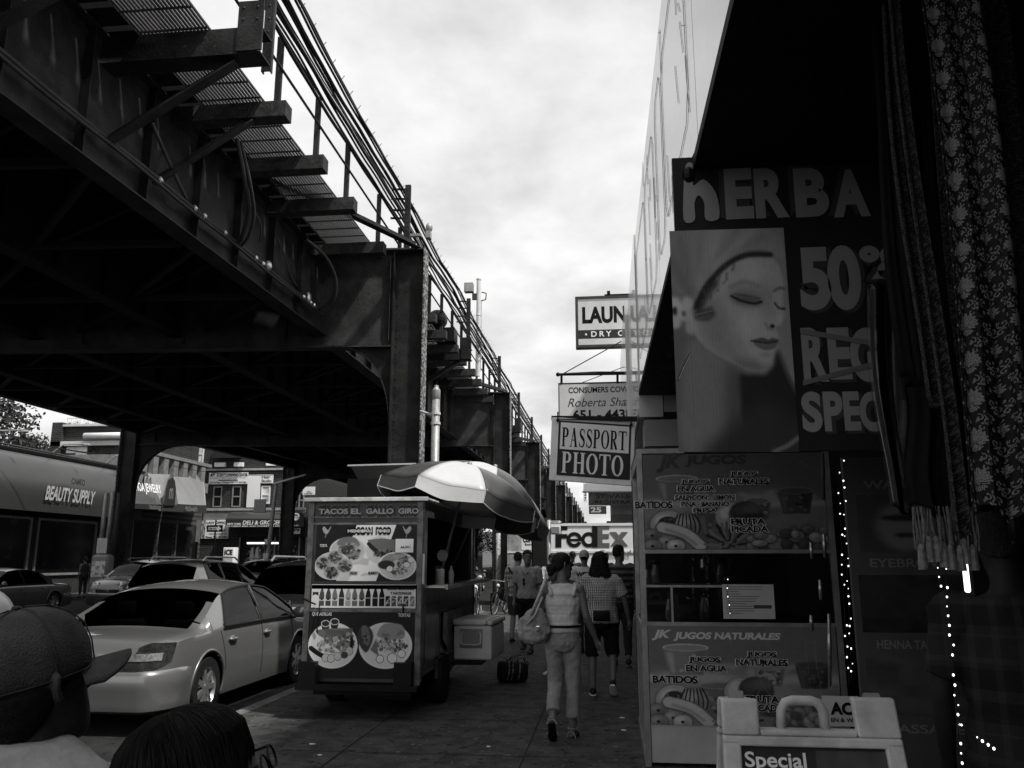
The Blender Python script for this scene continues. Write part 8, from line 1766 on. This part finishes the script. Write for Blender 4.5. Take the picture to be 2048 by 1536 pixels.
# ---- plaid shirt man with a sling bag, and grey shirt man coming
q = P(1038, 1286, Z=0)
t, V, w, s = person('man in a pale plaid shirt and dark shorts with a black sling bag walking away', (q.x-.02, q.y, 0), R(-8), 1.72, SKINL, dict(shirt=(fabric('plaid_shirt', .10, 'plaid', .48, 16), .8, .06), legs=(G('dark_shorts', .035, .8, var=.2), .92, 1.2), shoe=SHOE), pose=dict(kr=(.13, .08, .5), ar=(.10, .02, .085), kl=(-.09, -.02, .5), al=(-.10, -.10, .10)), build=1.05, vox=.013)
m = MB(); m.tube([(-.16, -.13, 1.42), (.02, -.15, 1.18), (.17, -.12, 1.0)], .018, 6); m.rbox(.02, .24, -.22, -.13, .82, 1.14, .03); m.build('sling_bag', BLACK, t, 40)
q = P(1062, 1298, Z=0)
t, V, w, s = person('man in a plain grey collared shirt walking toward us with sunglasses hung on it', (q.x-.0, q.y-.6, 0), R(172), 1.74, SKIN, dict(shirt=(fabric('grey_shirt', .24), .8, .04), legs=(G('black_trousers', .01, .8, var=.2), 1.85, 1.0), shoe=SHOE), pose=dict(kl=(-.09, .10, .5), al=(-.09, .12, .085), kr=(.10, -.02, .5), ar=(.10, -.16, .12)), build=1.05, vox=.012, head_yaw=R(25))
m = MB(); m.tube([(-.07, .14, 1.40), (0, .165, 1.33), (.07, .14, 1.40)], .014, 6); m.build('collar', fabric('collar_grey', .3), t); m = MB(); m.ell((.03, .16, 1.22), .022, .012, .03, 8, 6); m.ell((.03, .165, 1.16), .02, .012, .03, 8, 6); m.build('sunglasses', BLACK, t)
# ---- seated figure's leg and pale trainer beyond the duffel bag
q = P(1112, 1352, Z=0)
t, V, w, s = person('person half hidden behind the walking woman standing by the duffel bag in pale trainers', (q.x-.02, q.y+.1, 0), R(150), 1.5, SKINL, dict(shirt=(fabric('hidden_top', .16), .6, .03), legs=(G('grey_shorts', .12, .8, var=.2), .8, 1.1), shoe=SHOEW), build=.85, vox=.014)
# ---- group further on
for (x, y, Yd, H, lab, sh, sl, lg, hy, hr, yaw, bd) in (
    (1168, 1098, 15.5, 1.74, 'man in a pale backward cap and white lettered T-shirt walking away', fabric('white_tee', .55), .7, G('jeans_mid', .06, .8), 0, 'short', 0, 1.05),
    (1237, 1094, 13.2, 1.80, 'man in a dark broadly striped T-shirt walking along the shop fronts', fabric('striped_tee', .02, 'stripe', .10, 11), .8, G('jeans_dark', .02, .8), -40, 'short', 0, 1.15),
    (1104, 1101, 19.0, 1.70, 'man in a pale shirt looking down at things in his hands', fabric('pale_shirt', .40), 1.8, G('black_jeans', .015, .8), 0, 'short', 180, 1.0),
    (1145, 1094, 23.0, 1.78, 'person in dark clothes and cap coming toward us before the delivery truck', fabric('dark_jacket', .02), 1.8, G('dark_jeans', .02, .8), 0, 'short', 180, 1.0),
    (1211, 1096, 24.5, 1.76, 'dark clad person between the truck lettering and the striped man', fabric('dark_coat', .03), 1.8, G('dark_jeans2', .02, .8), 0, 'short', 200, 1.05),
    (1188, 1118, 19.5, 1.58, 'short person in a black top behind the long haired man', fabric('black_top', .015), .8, G('dark_jeans3', .02, .8), 0, 'short', 0, 1.1)):
    q = P(x, y, Y=Yd); pose = {}
    if 'looking down' in lab: pose = dict(el=(-.24, .05, 1.15), wl=(-.08, .28, 1.17), er=(.24, .05, 1.15), wr=(.08, .28, 1.17))
    else: pose = dict(kl=(-.09, .10, .5), al=(-.09, .06, .085), kr=(.10, -.02, .5), ar=(.10, -.16, .12))
    t, V, w, s = person(lab, (q.x, Yd, 0), R(yaw), H, SKIN, dict(shirt=(sh, sl, .05), legs=(lg, 1.88, 1.0), shoe=SHOE), pose=pose, build=bd, vox=.016, hair=hr, head_yaw=R(hy), nod=R(-15) if 'looking down' in lab else 0)
    if 'cap and white' in lab:
        cap(t, w, s, fabric('pale_cap', .34), back=True); m = MB(); m.text('WELL', (-.15, -.155, 1.27), (1, 0, 0), (0, 0, 1), .3, .08, .05, lift=.02); m.build('lettering', BLACK, t)
    if 'dark clothes and cap' in lab: cap(t, w, s, BLACK)
tag(None or MB().rbox(P(1104, 1140, Y=18.5).x-.08, P(1104, 1140, Y=18.5).x+.12, 18.58, 18.70, 1.14, 1.24, .02).build('camera', BLACK, None, 40), 'dark object held by the man in the pale shirt', 'object')
# ---- passers by across the street
for (x, Yd, H, lab, v_) in ((583, 53, 1.72, 'leftmost of three people in white tops outside the deli', .6), (601, 54, 1.78, 'middle figure of the three people outside the deli', .5), (607, 52, 1.66, 'rightmost of three people in white tops outside the deli', .65)):
    q = P(x, 1118, Y=Yd); person(lab, (q.x, Yd, 0), R(170), H, SKIN, dict(shirt=(fabric('passer_top_%d' % int(v_*100), v_), .6, .08), legs=(G('passer_jeans', .04, .8), 1.8, 1.0), shoe=SHOE), vox=.025, face=False)
q = P(176, 1118, Y=31); person('woman in a dark sleeveless top walking past the beauty supply window', (-21.9, 33.5, 0), R(60), 1.68, SKIN, dict(shirt=(fabric('dark_vest', .03), -1, .02), legs=(G('dark_jeans4', .02, .8), 1.8, 1.0), shoe=SHOE), vox=.02, hair='tied')
# ---- dim customer inside the shop door, shade put into skin and clothes colours
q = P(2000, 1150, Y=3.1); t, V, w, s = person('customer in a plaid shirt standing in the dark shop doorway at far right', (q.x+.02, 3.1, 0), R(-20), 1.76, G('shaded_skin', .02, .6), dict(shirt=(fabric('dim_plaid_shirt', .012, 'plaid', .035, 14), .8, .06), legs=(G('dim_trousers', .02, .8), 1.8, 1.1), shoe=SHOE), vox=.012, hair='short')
# ---- two heads close to the lens
CAPM = G('washed_cap_cotton', .045, .9, v2=.10, scale=10, thr=(.3, .7), bump=.5, bscale=260)
Yc = 1.66; hc = P(72, 1350, Y=Yc)
t = thing('person', 'man in a worn cotton cap and pale T-shirt seen from behind at lower left', 'person', (hc.x, Yc, 0)); hz = hc.z-.02; sK = 1.0; yw = R(-20); NOD = R(14); SKD = G('deep_brown_skin', .055, .5, var=.15, scale=9, bump=.1, bscale=90)
m = MB(); wv = head_shape(m, (0, 0, hz), 1.04, yw, NOD); m.tube([(0, -.03, hz-.30), (-.0, -.03, hz-.18), (0, -.01, hz-.06)], [.085, .066, .062], 16)
loft(m, [((0, -.02, .80), .17, .12, (1, 0, 0), (0, 1, 0)), ((0, -.02, 1.05), .18, .125, (1, 0, 0), (0, 1, 0)), ((0, -.03, hz-.27), .20, .10, (1, 0, 0), (0, 1, 0)), ((0, -.03, hz-.21), .09, .07, (1, 0, 0), (0, 1, 0))], 20)
def plain_body(m, hz, sc=1.0):
    for sg in (-1, 1):
        limb(m, [(sg*.18, -.02, hz-.29), (sg*.235, -.03, hz-.55), ], [.06*sc, .04*sc]); limb(m, [(sg*.235, -.03, hz-.55), (sg*.24, .05, hz-.78)], [.04*sc, .028*sc]); hand(m, Vector((sg*.24, .05, hz-.78)), Vector((0, .2, -1)), sg, sc, .5, (-sg, 0, 0))
        limb(m, [(sg*.09, 0, .80), (sg*.10, .02, .45), (sg*.10, 0, .08)], [.085*sc, .055*sc, .04*sc]); limb(m, [(sg*.10, -.03, .04), (sg*.11, .14, .03)], [.035, .028])
plain_body(m, hz); remesh(m.build('body', SKD, t), .008, 3)
wh = wv; wv = head_shape(MB(), (0, 0, hz), 1.04, R(-46), R(14))
m = MB(); g_ = []
W3 = lambda x, y, z: wv(x, y, z)
ux = (wv(1, 0, 0)-wv(0, 0, 0)).normalized(); uy = (wv(0, 1, 0)-wv(0, 0, 0)).normalized()
loft(m, [(wv(0, cy, z), rx*1.04, ry*1.04, ux, uy) for z, rx, ry, cy in ((-.008, .086, .112, -.012), (.02, .090, .117, -.010), (.06, .092, .118, -.008), (.095, .086, .108, -.008), (.125, .068, .086, -.009), (.146, .042, .052, -.010), (.152, .012, .014, -.010))], 40)
cp = m.build('cap', CAPM, t, True); sb = cp.modifiers.new('s', 'SUBSURF'); sb.levels = 1; sb.render_levels = 1
m = MB()
for k in range(6):
    a = R(60*k+20); m.tube([wv(.0920*math.cos(a)*f_, .118*math.sin(a)*f_-.009, zz_) for f_, zz_ in ((1.0, .02), (1.01, .06), (.945, .095), (.76, .125), (.47, .147), (.12, .154))], .0016, 4)
for k in range(3): pass
m.tube([wv(.0905*math.cos(a), .1175*math.sin(a)-.010, .012) for a in np.linspace(0, 6.283, 40)[:-1]], .0016, 4, closed=True); m.ell(wv(0, -.01, .155), .010, .010, .005, 10, 6); m.build('cap_seam', G('cap_stitch', .05, .9, var=.2), cp, True)
m = MB()
for a, zz_ in ((95, .10), (215, .10), (235, .07), (300, .10)): m.ell(wv(.085*math.cos(R(a)), .108*math.sin(R(a))-.01, zz_), .005, .005, .004, 8, 6)
m.build('eyelet', BLACK, cp, True)
m = MB(); g = [[wv(-.080+.16*i/14, .075+(.105*math.sqrt(max(0, 1-((i-7)/7.4)**2)))*j/6, .020-.004*j/6-.034*((i-7)/7)**2) for i in range(15)] for j in range(7)]; m.grid(g); b_ = m.build('brim', CAPM, cp, True); sd = b_.modifiers.new('s', 'SOLIDIFY'); sd.thickness = .006
wv = wh; ux = (wv(1, 0, 0)-wv(0, 0, 0)).normalized(); uy = (wv(0, 1, 0)-wv(0, 0, 0)).normalized()
m = MB(); loft(m, [(wv(0, cy, z), rx*1.03, ry*1.03, ux, uy) for z, rx, ry, cy in ((-.085, .055, .03, -.070), (-.05, .074, .06, -.052), (-.02, .080, .085, -.032), (.01, .083, .10, -.014))], 24); remesh(m.build('hair', G('cropped_hair', .010, .9, var=.4, scale=90, bump=.5, bscale=300), t), .007, 1, .004, .01)
m = MB(); m.tube([wv(.080, -.0, .0), wv(.082, .06, .002), wv(.072, .098, -.002)], .0028, 5); m.ell(wv(.034, .112, -.010), .026, .010, .019, 12, 8); m.build('sunglasses', BLACK, t, True)
TEE = fabric('pale_tee', .34); m = MB(); loft(m, [((0, -.02, .72), .20, .15, (1, 0, 0), (0, 1, 0)), ((0, -.02, 1.0), .205, .155, (1, 0, 0), (0, 1, 0)), ((0, -.03, hz-.215), .235, .14, (1, 0, 0), (0, 1, 0)), ((0, -.03, hz-.150), .185, .12, (1, 0, 0), (0, 1, 0)), ((0, -.035, hz-.112), .120, .098, (1, 0, 0), (0, 1, 0)), ((0, -.035, hz-.098), .104, .088, (1, 0, 0), (0, 1, 0))], 26)
for sg in (-1, 1): m.tube([(sg*.14, -.02, hz-.22), (sg*.20, -.025, hz-.29), (sg*.235, -.03, hz-.46)], [.085, .085, .075], 16)
remesh(m.build('tshirt', TEE, t), .010, 3, .018, .10)
m = MB(); loft(m, [((0, -.01, .76), .17, .13, (1, 0, 0), (0, 1, 0)), ((0, -.01, .95), .165, .125, (1, 0, 0), (0, 1, 0))], 18)
for sg in (-1, 1): m.tube([(sg*.09, 0, .86), (sg*.10, .02, .48), (sg*.10, 0, .1)], [.095, .075, .065], 14)
remesh(m.build('trousers', G('dark_trousers', .02, .8), t), .014, 2, .012, .08)
# second head: dark straight hair and glasses
Yh = 1.34; hc = P(396, 1580, Y=Yh); hz = hc.z
t = thing('person', 'person with dark straight hair and thin glasses close to the camera at the bottom', 'person', (hc.x, Yh, 0)); yw = R(-75)
m = MB(); wv = head_shape(m, (0, 0, hz), .98, yw, R(22)); m.tube([(0, -.01, hz-.28), (0, -.01, hz-.06)], [.06, .055], 14); loft(m, [((0, 0, .72), .14, .11, (1, 0, 0), (0, 1, 0)), ((0, 0, hz-.30), .165, .09, (1, 0, 0), (0, 1, 0)), ((0, 0, hz-.22), .07, .06, (1, 0, 0), (0, 1, 0))], 18); plain_body(m, hz-.0, .9); remesh(m.build('body', SKIN, t), .009, 3)
m = MB(); rs = random.Random(21); ux = (wv(1, 0, 0)-wv(0, 0, 0)).normalized(); uy = (wv(0, 1, 0)-wv(0, 0, 0)).normalized()
loft(m, [(wv(0, cy, z), rx, ry, ux, uy) for z, rx, ry, cy in ((-.14, .082, .07, -.035), (-.09, .092, .085, -.030), (-.03, .096, .096, -.022), (.02, .096, .104, -.014), (.07, .088, .100, -.010), (.10, .070, .080, -.010), (.12, .046, .052, -.010), (.130, .015, .018, -.01))], 26)
remesh(m.build('hair', G('straight_hair', .006, .5, var=.5, scale=70, bump=.4, bscale=200), t), .007, 2, .003, .05)
m = MB()
HP = ((-.14, .082, .07, -.035), (-.09, .092, .085, -.030), (-.03, .096, .096, -.022), (.02, .096, .104, -.014), (.07, .088, .100, -.010), (.10, .070, .080, -.010), (.12, .046, .052, -.010), (.130, .010, .012, -.01))
hz_ = [q_[0] for q_ in HP]
for k in range(4200):
    a = rs.uniform(0, 6.283); f0 = rs.uniform(0, .75)**1.0; ln = rs.uniform(.25, .6); e_ = rs.uniform(0, .0075); da = rs.uniform(-.25, .25); pts = []
    for f_ in np.linspace(f0, min(1, f0+ln), 7):
        z2 = .130-.27*f_**1.75; rx_ = float(np.interp(z2, hz_, [q_[1] for q_ in HP])); ry_ = float(np.interp(z2, hz_, [q_[2] for q_ in HP])); cy = float(np.interp(z2, hz_, [q_[3] for q_ in HP])); aa = a+da*(f_-f0)
        pts.append(wv((rx_+e_+.002)*math.cos(aa), cy+(ry_+e_+.002)*math.sin(aa), z2+.003))
    m.tube(pts, [.0003, .0006, .0007, .0007, .0007, .0005, .0002], 3, cap=False)
m.build('hair_strands', G('hair_strand', .010, .7, var=.4, scale=40), t)
m = MB()
for sg in (-1, 1): m.tube([wv(sg*.078, .0, .012), wv(sg*.078, .06, .012), wv(sg*.074, .112, .008)], .0022, 5); m.tube([wv(sg*.038+.031*math.cos(a), .114+.0*sg, -.006+.021*math.sin(a)) for a in np.linspace(0, 6.283, 17)[:-1]], .0020, 5, closed=True)
m.tube([wv(-.008, .115, .0), wv(.008, .115, .0)], .0016, 4); m.build('glasses', BLACK, t)
m = MB(); loft(m, [((0, 0, .70), .16, .13, (1, 0, 0), (0, 1, 0)), ((0, 0, 1.0), .165, .13, (1, 0, 0), (0, 1, 0)), ((0, 0, hz-.29), .185, .11, (1, 0, 0), (0, 1, 0)), ((0, 0, hz-.215), .085, .075, (1, 0, 0), (0, 1, 0))], 22)
for sg in (-1, 1): m.tube([(sg*.12, 0, hz-.28), (sg*.2, -.02, hz-.40), (sg*.22, -.03, hz-.5)], [.07, .068, .06], 14)
remesh(m.build('shirt', fabric('dark_child_shirt', .03), t), .011, 2, .012, .08)
# white helmet at the very edge
hp_ = P(-42, 1250, Y=2.6); t = thing('white_helmet', 'smooth white rounded helmet shape cut off by the left edge', 'helmet', hp_)
m = MB(); m.ell((0, 0, 0), .095, .12, .12, 24, 16); m.build('shell', G('helmet_white', .62, .3, var=.03), t, True); m = MB(); m.tube([(.096*math.cos(a), .121*math.sin(a), -.05) for a in np.linspace(0, 6.283, 25)[:-1]], .006, 5, closed=True); m.build('rim', DGREY, t)
tag(MB().rbox(hp_.x-.35, hp_.x+.16, 2.35, 2.9, 0, hp_.z-.118, .03).build('street_cabinet', DGREY, None, 40), 'dark kerbside cabinet under the white helmet at the left edge', 'cabinet')
